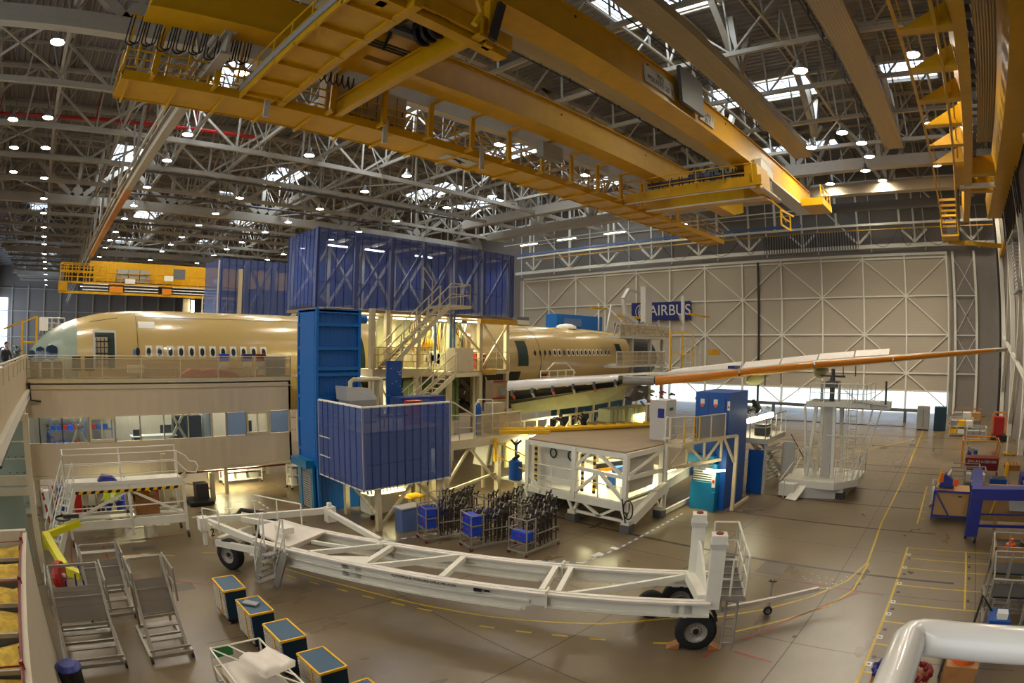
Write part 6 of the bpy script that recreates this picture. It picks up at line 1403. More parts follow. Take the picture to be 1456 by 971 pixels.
def wheel(c, ax, r, w_, par, n=28):
    a = V(ax).normalized(); g = MB().m('rubber'); g.lathe([(r*.55, -w_/2), (r*.86, -w_/2), (r*.97, -w_*.42), (r, -w_*.25), (r, w_*.25), (r*.97, w_*.42), (r*.86, w_/2), (r*.55, w_/2)], c, a, n); ty = g.build('tyre', None, par, smooth=True)
    g = MB().m('alu'); g.lathe([(r*.56, -w_/2), (r*.52, -w_*.35), (r*.4, -w_*.15), (r*.2, -w_*.25), (0, -w_*.3)], c, a, n); g.lathe([(r*.56, w_/2), (r*.52, w_*.35), (r*.4, w_*.15), (r*.2, w_*.25), (0, w_*.3)], c, a, n); g.lathe([(r*.56, -w_/2), (r*.56, w_/2)], c, a, n); h = g.build('wheel_rim', None, par, smooth=True)
    g = MB().m('black'); q = a.orthogonal().normalized(); q2 = a.cross(q)
    g.lathe([(0, -w_*.42), (r*.14, -w_*.4), (r*.16, -w_*.2)], c, a, 14); g.lathe([(0, w_*.42), (r*.14, w_*.4), (r*.16, w_*.2)], c, a, 14)
    for k in range(10):
        for s_ in (-1, 1): b_ = V(c)+(q*math.cos(k*.628)+q2*math.sin(k*.628))*r*.28; g.tube(b_+a*s_*w_*.18, b_+a*s_*w_*.27, r*.025)
    g.build('hub', None, h)
wz_ = .51/.9
wheel(tp(12.15, .12, wz_), NN, .51, .34, t); wheel(tp(11.75, 2.0, wz_), NN, .51, .34, t); wheel((5.45, 17.5, .51), NN, .51, .34, t); wheel((7.6, 19.4, .51), NN, .51, .34, t); wheel(tp(11.0, 1.75, .4/.9), NN, .4, .25, t)
g = MB().m('dark'); g.bar(tp(12.15, .2, wz_), tp(11.75, 1.9, wz_), .16); g.bar((5.45, 17.5, .51), (7.6, 19.4, .51), .16); g.build('axle', None, t)
g = MB().m('wood'); g.prism([tp(12.8, 0, 0), tp(12.5, 0, .18), tp(12.5, 0, 0)], NN*.3); g.prism([tp(11.5, 0, 0), tp(11.8, 0, .18), tp(11.8, 0, 0)], NN*.3); g.build('wheel_chock', None, t)
for s0_, w_, zt in ((12.45, .13, 3.35), (12.05, 1.8, 3.35)):
    g = MB().m('white'); p = tp(s0_, w_, 0); zt *= .9; g.bar(p + Z*1.15, p + Z*(zt-.25), .34, .34, up=D); g.m('pale_gray').bar(p + Z*(zt-.3), p + Z*(zt-.2), .42, .42, up=D); g.m('white').bar(p+Z*(zt-.2), p+Z*zt, .36, .36, up=D)
    g.m('red_dark').tube(p+Z*zt, p+Z*(zt+.03), .09, 10); g.build('upright_post', None, t)
g = MB().m('white'); g.bar(tp(12.25, .2, 1.45), tp(11.95, 1.7, 1.45), .3, .25); g.prism([tp(12.3, .35, 1.5), tp(12.05, 1.6, 1.5), tp(12.05, 1.6, 2.6), tp(12.1, 1.4, 2.5)], D*.06); g.bar(tp(12.6, .2, 1.2), tp(12.3, 1.8, 1.2), .2, .3); g.build('end_frame', None, t)
g = MB().m('black'); 
for i in range(6): g.tube(tp(12.4+.05*i, .0+.1*i, 1.4-.1*i), tp(12.6, .1*i, .9), .03)
g.build('hydraulic_hose', None, t)
# side platform with ladder behind the posts
A1, A2, A3, A4 = tp(12.55, .1, 1.55), tp(13.2, .1, 1.55), tp(13.2, 2.9, 1.55), tp(12.55, 2.9, 1.55)
g = MB().m('steel_dark').prism([A1, A2, A3, A4], (0, 0, .05)); g.m('alu')
for a, b2 in ((A1, A2), (A2, A3), (A3, A4), (A4, A1)): g.bar(a, b2, .06, .12)
for i in range(6): g.bar(A1.lerp(A4, i/6)+Z*.06, A2.lerp(A3, i/6)+Z*.06, .04, .03)
g.build('service_platform', None, t)
g = MB().m('white'); rail(g, [A2, A3, A4], 1.05, .028, 1, .9); rail(g, [A1, A1.lerp(A2, .45)], 1.0, .028, 1, .5); g.build('platform_rail', None, t)
g = MB().m('alu')
for k in (0.05, .32): p = tp(12.75, .05, 0) + D*k; g.bar(p, p + NN*.15 + Z*1.4, .05)
for i in range(6): u = .2+i*.24; p = tp(12.8, .05+.03*i, u); g.bar(p, p + D*.27, .03)
g.build('ladder', None, t)
g = MB().m('slot_white'); b0 = tp(12.6, .9, .75); g.bar(b0, (15.45, 3.15, .62), .1, .12); g.tube((15.45, 3.15, .62), (15.6, 2.95, .6), .03); g.lathe([(.07, -.02), (.1, 0), (.07, .02), (.04, 0), (.07, -.02)], (15.68, 2.85, .6), n=12); g.m('gray').tube((14.55, 4.3, .1), (14.55, 4.3, 1.0), .03); g.build('tow_bar', None, t)
wheel((14.5, 4.3, .13), NN, .13, .07, t, 16)
g = MB().m('black')
for a in range(6): g.bar((14.55, 4.3, 1.0), (14.55+.12*math.cos(a), 4.3+.12*math.sin(a), 1.02), .02)
g.build('crank', None, t)
text('REMORQUE VOILURE GAUCHE A350     ', .11, tp(5.6, -.13, 1.4), (math.pi/2, 0, math.atan2(D.y, D.x)), 'black', t)
MB().m('black').bar(tp(6.85, -.14, 1.38), tp(7.05, -.14, 1.38), .02, .09).bar(tp(7.12, -.14, 1.38), tp(7.25, -.14, 1.38), .02, .05).build('stencil', None, t)
# short stair at the front deck
g = MB().m('white'); a0, a1 = (6.05, 16.75, .05), (6.1, 15.9, 1.5)
g = MB().m('alu'); P0, P1 = V((6.0, 15.9, .05)), V((6.35, 16.35, 1.5))
stair_d = V((.884, .467, 0)); lo = V((6.12, 15.35, .08)); hi = V((6.3, 14.85, 1.3)); sd = V((-.42, .9, 0))
steps(g, lo, hi, .8, sd, 5, .24); g.build('front_steps', None, t)
g = MB().m('white')
for k in (0, 1): p, q = lo + sd*.8*k, hi + sd*.8*k; g.sweep([p, p+Z*.9, q+Z*1.0+V((0, .15, -.05)), q+Z*1.0, q], .03, 6); g.tube(p+Z*.5, q+Z*.5, .022)
g.build('step_handrail', None, t)
g = MB().m('white'); rail(g, [tp(-1.6, 1.9, 1.55), tp(.4, 1.9, 1.55)], .7, .025, 0, 1.0); rail(g, [tp(-1.8, -.4, 1.55), tp(-1.2, -.3, 1.55)], .7, .025, 0, .6); g.box(6.6, 7.0, 15.6, 16.2, 1.56, 1.75); g.build('deck_rail', None, t)
# ---------------------------------------------------------------- tool chests
def chest(y, x, label, grp=True):
    t = T('tool_chest', label, 'tool chest', (x, y, 0), 'row of tool chests'); w_, l = .62, .96; x0, x1, y0, y1 = x-w_/2, x+w_/2, y-l/2, y+l/2
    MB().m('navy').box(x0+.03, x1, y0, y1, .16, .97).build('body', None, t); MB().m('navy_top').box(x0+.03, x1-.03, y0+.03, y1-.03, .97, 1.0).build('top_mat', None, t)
    g = MB().m('yellow_bright')
    for a, b2 in (((x0, y0), (x1, y0)), ((x1, y0), (x1, y1)), ((x1, y1), (x0, y1)), ((x0, y1), (x0, y0))): g.bar((*a, .985), (*b2, .985), .04, .05)
    g.box(x0-.03, x0-.0, y0+.3, y0+.36, .2, 1.0); g.build('edge_trim', None, t)
    for k in range(10):
        z = .2+.075*k; d_ = MB().m('slot_white').box(x0-.015, x0+.03, y0+.02, y1-.02, z, z+.048).build('drawer', None, t); MB().m('alu').box(x0-.025, x0-.015, y0+.04, y1-.04, z+.035, z+.048).build('handle', None, d_)
    MB().m('black').box(x0+.02, x1-.02, y0+.02, y1-.02, .1, .16).build('base', None, t)
    for a in (x0+.08, x1-.08):
        for b2 in (y0+.1, y1-.1): MB().m('gray').lathe([(0, -.02), (.05, -.02), (.05, .02), (0, .02)], (a, b2, .055), (1, 0, 0), 10).build('caster', None, t)
for i, (x, y) in enumerate(((4.22, 14.1), (4.33, 12.52), (4.42, 11.0), (4.5, 9.42), (4.58, 7.85))):
    chest(y, x, ['dark blue tool chest with yellow edging, farthest from the camera in its row of five', 'dark blue tool chest with a flat grey tablet on its top', 'dark blue tool chest, middle of the row of five, behind the foam-loaded cart', 'dark blue tool chest, last but one towards the bottom edge of the photo', 'dark blue tool chest cut off by the bottom edge of the photo'][i])
tag(MB().m('gray').bar((4.15, 12.75, 1.035), (4.4, 12.45, 1.035), .2, .04).build('tablet', None), 'flat grey tablet lying on the second tool chest', 'tablet')
# ---------------------------------------------------------------- steel stand trolleys
r3 = random.Random(31)
def stand_cart(x, y, a, label, slabel, crates, n=12):
    t = T('stand_trolley', label, 'trolley', (x, y, 0), 'trolleys loaded with steel stands'); d = V((math.cos(a), math.sin(a), 0)); q = V((-d.y, d.x, 0)); c = V((x, y, 0)); L, W = .95, .4
    g = MB().m('alu')
    for s_ in (-1, 1): g.bar(c-d*L+q*W*s_+Z*.18, c+d*L+q*W*s_+Z*.18, .06)
    for u in (-1, 0, 1): g.bar(c+d*L*u-q*W+Z*.18, c+d*L*u+q*W+Z*.18, .06)
    for u in (-.95, -.45):
        for s_ in (-1, 1): g.bar(c+d*L*u+q*W*s_+Z*.18, c+d*L*u+q*W*s_+Z*1.35, .035)
    for z in (.5, .95, 1.35):
        for s_ in (-1, 1): g.bar(c-d*L*.95+q*W*s_+Z*z, c-d*L*.45+q*W*s_+Z*z, .03)
        g.bar(c-d*L*.95-q*W+Z*z, c-d*L*.95+q*W+Z*z, .03)
    g.bar(c-d*L*.45+q*W+Z*.75, c+d*L+q*W+Z*.75, .03); g.bar(c-d*L*.45-q*W+Z*.75, c+d*L-q*W+Z*.75, .03); g.build('frame', None, t)
    for u in (-1, 1):
        for s_ in (-1, 1): p = c+d*L*u*.95+q*W*s_; MB().m('red_dark').lathe([(0, -.02), (.07, -.02), (.07, .02), (0, .02)], p+Z*.075, q, 10).m('alu').bar(p+Z*.08, p+Z*.2, .05).build('caster', None, t)
    for k in range(crates):
        p = c-d*L*.7; b = MB().m('blue_crate'); z = .55+.42*k; b.bar(p-q*W*.85+Z*(z+.15), p+q*W*.85+Z*(z+.15), .38, .3); b.m('red').bar(p-q*.1+d*0+Z*(z+.18), p+q*.1+Z*(z+.18), .4, .05); o = b.build('crate', None); tag(o, 'blue plastic crate %s' % (slabel.replace('steel stand racked on', 'held in') + (', upper one' if k else ', lower one')), 'crate')
    for k in range(n):
        u = -.3+1.25*(k % (n//2))/(n//2-1); s_ = -.45 if k < n//2 else .45; p = c+d*L*u+q*W*s_ + V((r3.uniform(-.03, .03), r3.uniform(-.05, .05), 0)); h = 1.2+r3.random()*.3
        b = MB().m('steel_dark'); b.bar(p-q*.12+Z*.22, p-q*.1+Z*h, .035); b.bar(p+q*.12+Z*.22, p+q*.1+Z*h, .035); b.bar(p-q*.12+Z*.5, p+q*.12+Z*.5, .03); b.bar(p-q*.1+Z*h*.8, p+q*.1+Z*h*.8, .04); b.bar(p-q*.16+Z*h, p+q*.16+Z*(h-.06), .06, .05); b.bar(p+d*.02+Z*(h-.2), p+d*.16+Z*(h+.06), .05); b.m('alu').bar(p-d*.1+q*.06+Z*(h-.1), p+q*.1+Z*(h+.03), .04)
        o = b.build('support_stand', None); tag(o, slabel, 'stand', 'steel stands on trolleys')
for x, y, a, l, sh, cr in ((13.45, 16.35, -.25, 'steel-stand trolley at the left end of the cluster', 'the leftmost front trolley', 2), (14.1, 14.65, -.25, 'steel-stand trolley in the front middle of the cluster', 'the front middle trolley', 2), (14.95, 13.2, .05, 'steel-stand trolley front right, with blue crates in its open end', 'the front right trolley', 1),
                       (14.9, 17.5, -.2, 'steel-stand trolley at the back left by the leg of the link gallery', 'the back left trolley', 1), (15.9, 15.95, -.2, 'steel-stand trolley at the back middle of the cluster', 'the back middle trolley', 1), (16.35, 14.5, -.15, 'steel-stand trolley at the back right near the dock foot', 'the back right trolley', 0)):
    stand_cart(x, y, a, l, 'steel stand racked on ' + sh, cr)
t3 = T('grey_cabinet', 'small blue-grey cupboard with a pale top on the floor left of the stand trolleys', 'cupboard', (12.7, 18.1, 0)); MB().m('blue_steel').box(12.5, 13.4, 17.7, 18.2, 0, .95).build('body', None, t3); MB().m('pale_gray').box(12.45, 13.45, 17.65, 18.25, .95, 1.0).build('worktop', None, t3)
t3 = T('parts_bench', 'white wheeled bench loaded with small bright parts under the blue sheeted platform', 'bench', (13, 20.3, 0)); MB().m('white').box(12.4, 14.3, 19.8, 20.6, .25, 1.05).build('body', None, t3)
for i in range(9): x = 12.5+i*.19; MB().m('alu').bar((x, 20.1, 1.05), (x+r3.uniform(-.1, .1), 20.2, 1.5), .06).build('part_holder', None, t3)
for x in (12.5, 14.2): MB().m('black').lathe([(0, -.03), (.1, -.03), (.1, .03), (0, .03)], (x, 19.85, .11), (0, 1, 0), 12).build('caster', None, t3)
t3 = T('storage_lockers', 'tall cream double lockers under the right half of the blue sheeted platform', 'locker', (15.4, 20.6, 0)); MB().m('cream').box(14.6, 15.0, 20.5, 21.1, 0, 1.6).box(15.25, 16.4, 20.5, 21.1, 0, 1.6).build('body', None, t3); g = MB().m('dark'); [g.box(x, x+.04, 20.47, 20.5, .9, 1.3) for x in (15.0, 15.9)]; g.box(15.48, 15.51, 20.48, 20.5, .05, 1.55); g.build('handle', None, t3)
t3 = T('low_table', 'yellow-topped low table beside the blue-grey cupboard', 'table', (14, 19.3, 0)); MB().m('yellow_bright').box(13.7, 14.6, 18.9, 19.6, .9, .95).build('table_top', None, t3); g = MB().m('cream'); [g.bar((x, y, 0), (x, y, .9), .05) for x in (13.75, 14.55) for y in (18.95, 19.55)]; g.build('leg', None, t3)
t3 = T('floor_rail_plate', 'low pale machine base with a wavy top edge on the floor behind the wing dock', 'machine', (20.5, 17.2, 0)); MB().m('gray').box(19.5, 23.5, 17.4, 18.2, .1, .75).build('base', None, t3); MB().m('green_container').box(19.6, 23.4, 17.45, 18.1, .75, .85).build('cover', None, t3)
t3 = T('cable_reel', 'large dark cable wheel under the left of the wing dock', 'reel', (19.6, 16.2, 0)); g = MB().m('steel_dark'); g.lathe([(.5, -.04), (.55, 0), (.5, .04), (.45, 0), (.5, -.04)], (19.7, 16.2, .6), (1, .3, 0), 20)
for a in range(5): g.bar((19.7, 16.2, .6), (19.7-.13*math.cos(a*1.26), 16.2+.47*math.cos(a*1.26), .6+.47*math.sin(a*1.26)), .04)
g.build('rim', None, t3); g = MB().m('dark'); g.bar((19.7, 16.2, .6), (19, 15.8, 1.0), .1); g.bar((19.7, 16.2, .0), (19.7, 16.2, .6), .1); g.build('stand', None, t3)
t3 = T('hanging_cable', 'two black cables dangling below the wing dock deck', 'cable', (18.9, 15.5, .5)); [MB().m('black').sweep([(18.8, y, 1.0), (18.75, y, .6), (18.8, y-.05, .25)], .04, 5).build('cable', None, t3) for y in (15.45, 15.3)]
# ---------------------------------------------------------------- wing jack tower
t = T('wing_jack', 'tall white jacking tower with ladder cage, railed base and sloping steps beneath the wing', 'tower', (29.6, 6.4, 0))
hexp = [(27.9, 8.3), (27.8, 5.6), (29.2, 4.6), (31.4, 4.6), (31.8, 6.2), (30.6, 8.4)]
MB().m('pale_gray').prism([(27.7, 7.4, .0), (28.3, 5.2, .0), (31.4, 5.0, .0), (31.2, 7.8, .0)], (0, 0, .5)).build('base_block', None, t)
MB().m('slot').prism([(28.2, 5.1, 0), (28.6, 5.1, 0), (28.6, 5.6, 0), (28.2, 5.6, 0)], (0, 0, .3)).build('foot', None, t)
MB().m('white').prism([(x, y, .5) for x, y in hexp], (0, 0, .35)).build('platform', None, t)
g = MB().m('white'); rail(g, [(x, y, .85) for x, y in hexp[1:]], 1.1, .03, 1, 1.0); g.build('guard_rail', None, t)
g = MB().m('white'); g.bar((28.4, 7.2, .85), (27.0, 7.6, .03), .6, .06); g.tube((28.4, 8.0, 1.6), (27.2, 8.3, .9), .03); g.tube((28.4, 7.6, 1.9), (27.0, 7.8, 1.0), .03); g.tube((27.0, 8.0, .1), (27.0, 8.0, 1.0), .03); g.prism([(27.4, 8.4, .1), (27.4, 7.6, .1), (28.0, 7.4, .1), (28.0, 8.4, .1)], (0, 0, .6)); g.build('steps', None, t)
for x, y in ((28.9, 7.4), (28.9, 6.0), (30.4, 5.8), (30.4, 7.2)): g = MB().m('white').bar((x, y, .85), (29.6+(x-29.6)*.7, 6.5+(y-6.5)*.7, 4.5), .17); g.build('column', None, t)
g = MB().m('pale_gray').bar((29.6, 6.5, .85), (29.6, 6.5, 4.6), .5); g.m('white').bar((29.0, 7.5, 1.0), (28.9, 7.7, 4.4), .1); g.bar((29.0, 6.9, .9), (28.6, 7.4, 2.4), .12); g.build('lifting_column', None, t)
MB().m('pale_gray').box(28.4, 28.5, 8.0, 8.6, 1.0, 2.6).build('side_panel', None, t)
g = MB().m('white'); g.box(28.7, 30.6, 4.2, 7.6, 4.4, 4.62); g.box(28.9, 29.9, 3.2, 4.6, 4.35, 4.7); rail(g, [(28.7, 7.4, 4.62), (28.7, 4.4, 4.62), (30.4, 4.2, 4.62)], .9, .025, 1, .7); g.bar((28.8, 5.6, 2.9), (29.4, 4.6, 2.9), .08); g.build('top_platform', None, t)
MB().m('alu').prism([(28.6, 5.2, 4.72), (28.6, 3.3, 4.5), (29.4, 3.3, 4.5), (29.4, 5.2, 4.72)], (0, 0, .03)).build('tread_plate', None, t)
g = MB().m('steel_dark'); g.tube((29.5, 6.4, 4.6), (29.5, 6.4, 5.9), .14, 10); g.box(29.1, 30, 6.1, 6.7, 5.3, 5.6); g.bar((29.2, 5.7, 5.85), (29.8, 7.1, 5.85), .14, .1); g.m('alu').bar((29.2, 6.9, 4.6), (29.2, 6.9, 5.6), .12); g.bar((29.5, 6.0, 4.6), (29.5, 6.0, 5.6), .12); g.m('steel_dark').tube((29.6, 6.4, 5.85), (29.6, 6.4, 6.2), .1, 8); g.build('jack_head', None, t)
g = MB().m('white')
for dy in (0, .45): g.tube((28.9, 4.9+dy, .85), (28.9, 4.9+dy, 5.6), .03)
for i in range(18): g.tube((28.9, 4.9, 1.0+i*.25), (28.9, 5.35, 1.0+i*.25), .018)
for z in (2.2, 2.8, 3.4, 4.0, 4.7, 5.3): g.sweep([(28.9, 4.9, z), (28.5, 4.85, z), (28.3, 5.12, z), (28.5, 5.4, z), (28.9, 5.35, z)], .018, 4)
for p in ((28.5, 4.85), (28.3, 5.12), (28.5, 5.4)): g.tube((*p, 2.2), (*p, 5.3), .015)
g.build('ladder_cage', None, t)
g = MB().m('white'); g.tube((28.8, 4.7, .9), (29.0, 3.6, 4.4), .04); g.tube((28.9, 4.9, .9), (29.2, 4.1, 4.4), .04); g.tube((28.7, 6.4, 3.0), (28.7, 4.3, 3.0), .03); g.build('brace', None, t)
MB().m('dark').box(28.7, 28.8, 3.35, 3.45, 4.6, 5.7).build('light_post', None, t)
# ---------------------------------------------------------------- grey stair and stand behind the blue cabinet
t = T('machine_gallery', 'grey gallery with machine and floodlight, reached by a sloping stair, right of the blue cabinet', 'platform', (29, 10, 0))
g = MB().m('pale_gray'); g.box(27.4, 30.5, 9.2, 11.2, 2.55, 2.8); g.bar((27.6, 9.3, 0), (27.6, 9.3, 2.5), .14); g.bar((30.4, 9.2, 0), (30.4, 9.2, 2.2), .14); g.bar((27.6, 9.3, 2.3), (30.4, 9.1, 2.0), .16); rail(g, [(27.4, 11.0, 2.8), (27.4, 9.3, 2.8), (30.5, 9.2, 2.8)], 1.1, .03, 1, .8); g.build('frame', None, t)
g = MB().m('pale_gray'); steps(g, (31.0, 9.0, .1), (29.0, 10.2, 2.5), .9, (.5, .85, 0), 10, .2)
for i in range(9): g.box(29.2, 31, 9.6+.0*i, 9.7, .3+i*.22, .36+i*.22)
g.build('staircase', None, t)
MB().m('blue_cab').box(27.5, 27.6, 9.4, 10.2, .0, 2.2).build('side_panel', None, t)
g = MB().m('black'); 
for i in range(14): x, y = 28+r3.random()*1.8, 9.8+r3.random()*1.2; g.bar((x, y, 3.6+r3.random()*.6), (x+r3.uniform(-.4, .4), y+.2, 3.9+r3.random()*.6), .16)
g.build('machine', None, t); MB().m('tube_light').bar((27.9, 10.5, 3.55), (29.0, 9.5, 3.85), .2, .22).build('floodlight', None, t); MB().m('black').box(28.2, 28.8, 9.5, 10.2, 2.85, 3.4).build('motor_box', None, t)
g = MB().m('gray_dark'); g.bar((30.5, 12, 3.4), (48, 4, 1.2), .06); g.bar((31, 9, 2.6), (33, 8, 0), .04); g.build('guy_cable', None, t)
# ---------------------------------------------------------------- towed boom, cabinets near gate
g = MB().m('gray_dark'); g.bar((62, 30, 1.35), (60, 3, 1.3), .4, .3); 
for y in (28, 20, 12, 5): g.bar((61.2, y, 0), (61.2, y, 1.3), .3)
tag(g.build('long_boom', None), 'long thin dark grey boom lying across in front of the gate windows', 'boom')
for x, y, c, l in ((56.0, 2.7, 'gray', 'grey floor cabinet at the right end of the gate windows'), (55.8, .95, 'navy', 'navy floor cabinet just right of the grey one by the gate')):
    t3 = T('floor_cabinet', l, 'cabinet', (x, y, 0)); MB().m(c).box(x-.5, x+.9, y-.62, y+.62, .1, 2.1).build('body', None, t3); MB().m('dark').box(x-.53, x-.5, y-.05, y, .3, 1.9).box(x-.4, x+.8, y-.6, y+.6, 0, .1).build('door_edge', None, t3)
# ---------------------------------------------------------------- right-hand clutter
def rack(x, y, l, w_, h, c, label, n=3, fill=None, cat='rack', name='parts_rack'):
    t = T(name, label, cat, (x, y, 0)); g = MB().m(c)
    for dx in (-l/2, l/2):
        for dy in (-w_/2, w_/2): g.bar((x+dx, y+dy, .1), (x+dx, y+dy, h), .06)
    for k in range(n):
        z = .2+(h-.2)*k/(n-1)
        for dy in (-w_/2, w_/2): g.bar((x-l/2, y+dy, z), (x+l/2, y+dy, z), .05)
        for dx in (-l/2, l/2): g.bar((x+dx, y-w_/2, z), (x+dx, y+w_/2, z), .05)
    g.build('frame', None, t)
    if fill:
        for k in range(n-1):
            for i in range(3): z = .25+(h-.2)*k/(n-1); yy = y-w_/2+.05+i*w_/3; MB().m(fill[(i+k) % len(fill)]).box(x-l/2+.06, x+l/2-.06, yy, yy+w_/3-.08, z, z+(h-.2)/(n-1)*.6).build('load', None, t)
    for dx in (-l/2, l/2):
        for dy in (-w_/2, w_/2): MB().m('black').lathe([(0, -.02), (.06, -.02), (.06, .02), (0, .02)], (x+dx, y+dy, .06), (0, 1, 0), 8).build('caster', None, t)
    return t
rack(53, -1.2, 1.4, 2.2, 1.5, 'pale_gray', 'pale grey rack in the far group, right of the navy cabinet', 3, ['gray', 'white', 'yellow_bright'])
rack(50.5, -2.6, 1.2, 1.8, 1.1, 'pale_gray', 'low pale grey trolley in front of the far rack group', 2, ['gray'])
rack(56, -1.8, 1.4, 2.8, 2.0, 'wood', 'tan wooden-edged rack against the gate by the right wall', 3, ['gray', 'carton', 'white'])
t3 = T('red_pallet_truck', 'red upright machine with a yellow-brown frame near the right wall, far group', 'machine', (51, -5.0, 0)); MB().m('red').box(50.4, 51.4, -5.2, -4.2, .5, 1.9).build('body', None, t3); g = MB().m('orange'); g.sweep([(50.3, -4.0, .4), (50.3, -4.0, 2.0), (50.3, -4.2, 2.3), (50.3, -5.2, 2.3), (50.3, -5.4, 2.0), (50.3, -5.4, .4)], .06, 6); g.build('frame', None, t3); MB().m('black').box(50, 51.6, -5.5, -4.0, .05, .5).build('base', None, t3)
t3 = T('l_stand', 'yellow base with a white upright pipe on the floor near the right wall', 'stand', (44, -5.4, 0)); g = MB().m('yellow'); g.box(43.4, 44.4, -5.6, -5.5, .05, .15); g.box(43.4, 44.4, -4.8, -4.7, .05, .15); g.box(43.4, 43.5, -5.6, -4.7, .05, .15); g.build('base', None, t3); MB().m('white').tube((43.6, -4.9, .1), (43.6, -4.9, 1.5), .07).build('upright', None, t3)
t3 = T('wooden_pallet', 'orange-brown wooden pallets on the floor by the right wall', 'pallet', (38.5, -5.0, 0)); g = MB().m('wood')
for i in range(5): g.box(38.0, 39.2, -5.4+.24*i, -5.24+.24*i, .3, .33)
for z in (0, .18): 
    for x in (38, 38.55, 39.1): g.box(x, x+.1, -5.4, -4.3, z, z+.15)
g.build('boards', None, t3)
t3 = T('maintenance_cart', 'yellow and red tube-framed cart with a dark red box bearing white lettering', 'cart', (37.5, -2.4, 0))
g = MB(); 
for x, c in ((36.6, 'yellow'), (38.6, 'orange')): g.m(c).sweep([(x, -1.1, .3), (x, -1.1, 1.7), (x, -1.3, 1.95), (x, -3.4, 1.95), (x, -3.6, 1.7), (x, -3.6, .3)], .05, 6)
g.m('red').tube((36.6, -1.1, 1.2), (38.6, -1.1, 1.2), .04); g.m('orange')
for y in (-1.1, -2.2, -3.6): g.tube((36.6, y, 1.9), (38.6, y, 1.9), .04)
g.build('tube_frame', None, t3); b_ = MB().m('red_dark').box(35.4, 36.4, -3.5, -1.3, .45, 1.15).build('box', None, t3); text('EFW-AM A-350/1000', .22, (35.38, -2.4, .95), (math.pi/2, 0, -math.pi/2), 'line_white', b_)
for i in range(6): x, y = 36.8+r3.random()*1.5, -3.3+r3.random()*2; MB().m(['gray', 'blue_cab', 'alu'][i % 3]).box(x, x+.4, y, y+.3, .6+.3*(i % 3), .85+.3*(i % 3)).build('load', None, t3)
g = MB().m('black'); [g.lathe([(0, -.05), (.16, -.05), (.16, .05), (0, .05)], (x, y, .17), (0, 1, 0), 12) for x in (35.8, 38.3) for y in (-1.4, -3.5)]; g.build('wheel', None, t3)
rack(33.2, -1.3, 1.3, 1.7, 1.1, 'alu', 'low aluminium frame cart in front of the yellow and red tube cart', 3)
rack(31.3, -1.8, 1.3, 1.2, 1.3, 'alu', 'aluminium frame cart just behind the blue beam frame', 3, ['gray', 'pale_gray'])
t3 = T('blue_bin', 'teal-blue square bin behind the blue beam frame', 'bin', (31.5, -3.2, 0)); MB().m('blue_cab').box(30.9, 31.8, -3.7, -2.7, .05, .9).build('body', None, t3); MB().m('dark').box(31, 31.7, -3.6, -2.8, .9, .92).build('opening', None, t3)
t3 = T('hydraulic_unit', 'blue and red machine unit with hoses near the right edge', 'machine', (30.5, -4.9, 0)); MB().m('blue_dark').box(29.8, 31, -5.2, -4.4, .01, 1.3).build('body', None, t3); 
for i in range(10): y = -5.9+r3.random()*1.2; z = .4+r3.random()*1.5; MB().m(['red', 'red_dark', 'orange_plain', 'gray'][i % 4]).sweep([(29.6, y, z), (29.8, y+.2, z+.3), (30.1, y+.1, z-.2), (30.3, y+.3, z+.1)], .07, 5).build('hose', None, t3)
t3 = T('ground_power_unit', 'grey wedge-shaped machine with yellow frame at the right edge', 'machine', (27, -5.6, 0)); MB().m('gray').prism([(26.5, -6.1, .3), (28.5, -6.1, .3), (28.5, -6.1, 2.1), (27.2, -6.1, 2.3), (26.5, -6.1, 1.9)], (0, 1.1, 0)).build('body', None, t3); g = MB().m('yellow_bright'); g.bar((26.4, -4.95, 1.6), (26.4, -6.1, 1.6), .12); g.bar((26.4, -4.95, 1.6), (26.4, -5.7, .6), .1); g.bar((26.4, -5.7, .6), (26.4, -5.7, .0), .1); g.build('frame', None, t3)
t3 = T('yellow_bottle', 'yellow gas bottle standing behind the red machine unit', 'gas bottle', (34.3, -4.0, 0)); MB().m('yellow_bright').lathe([(0, 0), (.13, 0), (.13, 1.0), (.05, 1.2), (0, 1.2)], (34.3, -4.0, .02), n=12).build('cylinder', None, t3); MB().m('alu').tube((34.3, -4, 1.2), (34.3, -4, 1.35), .04).build('valve', None, t3)
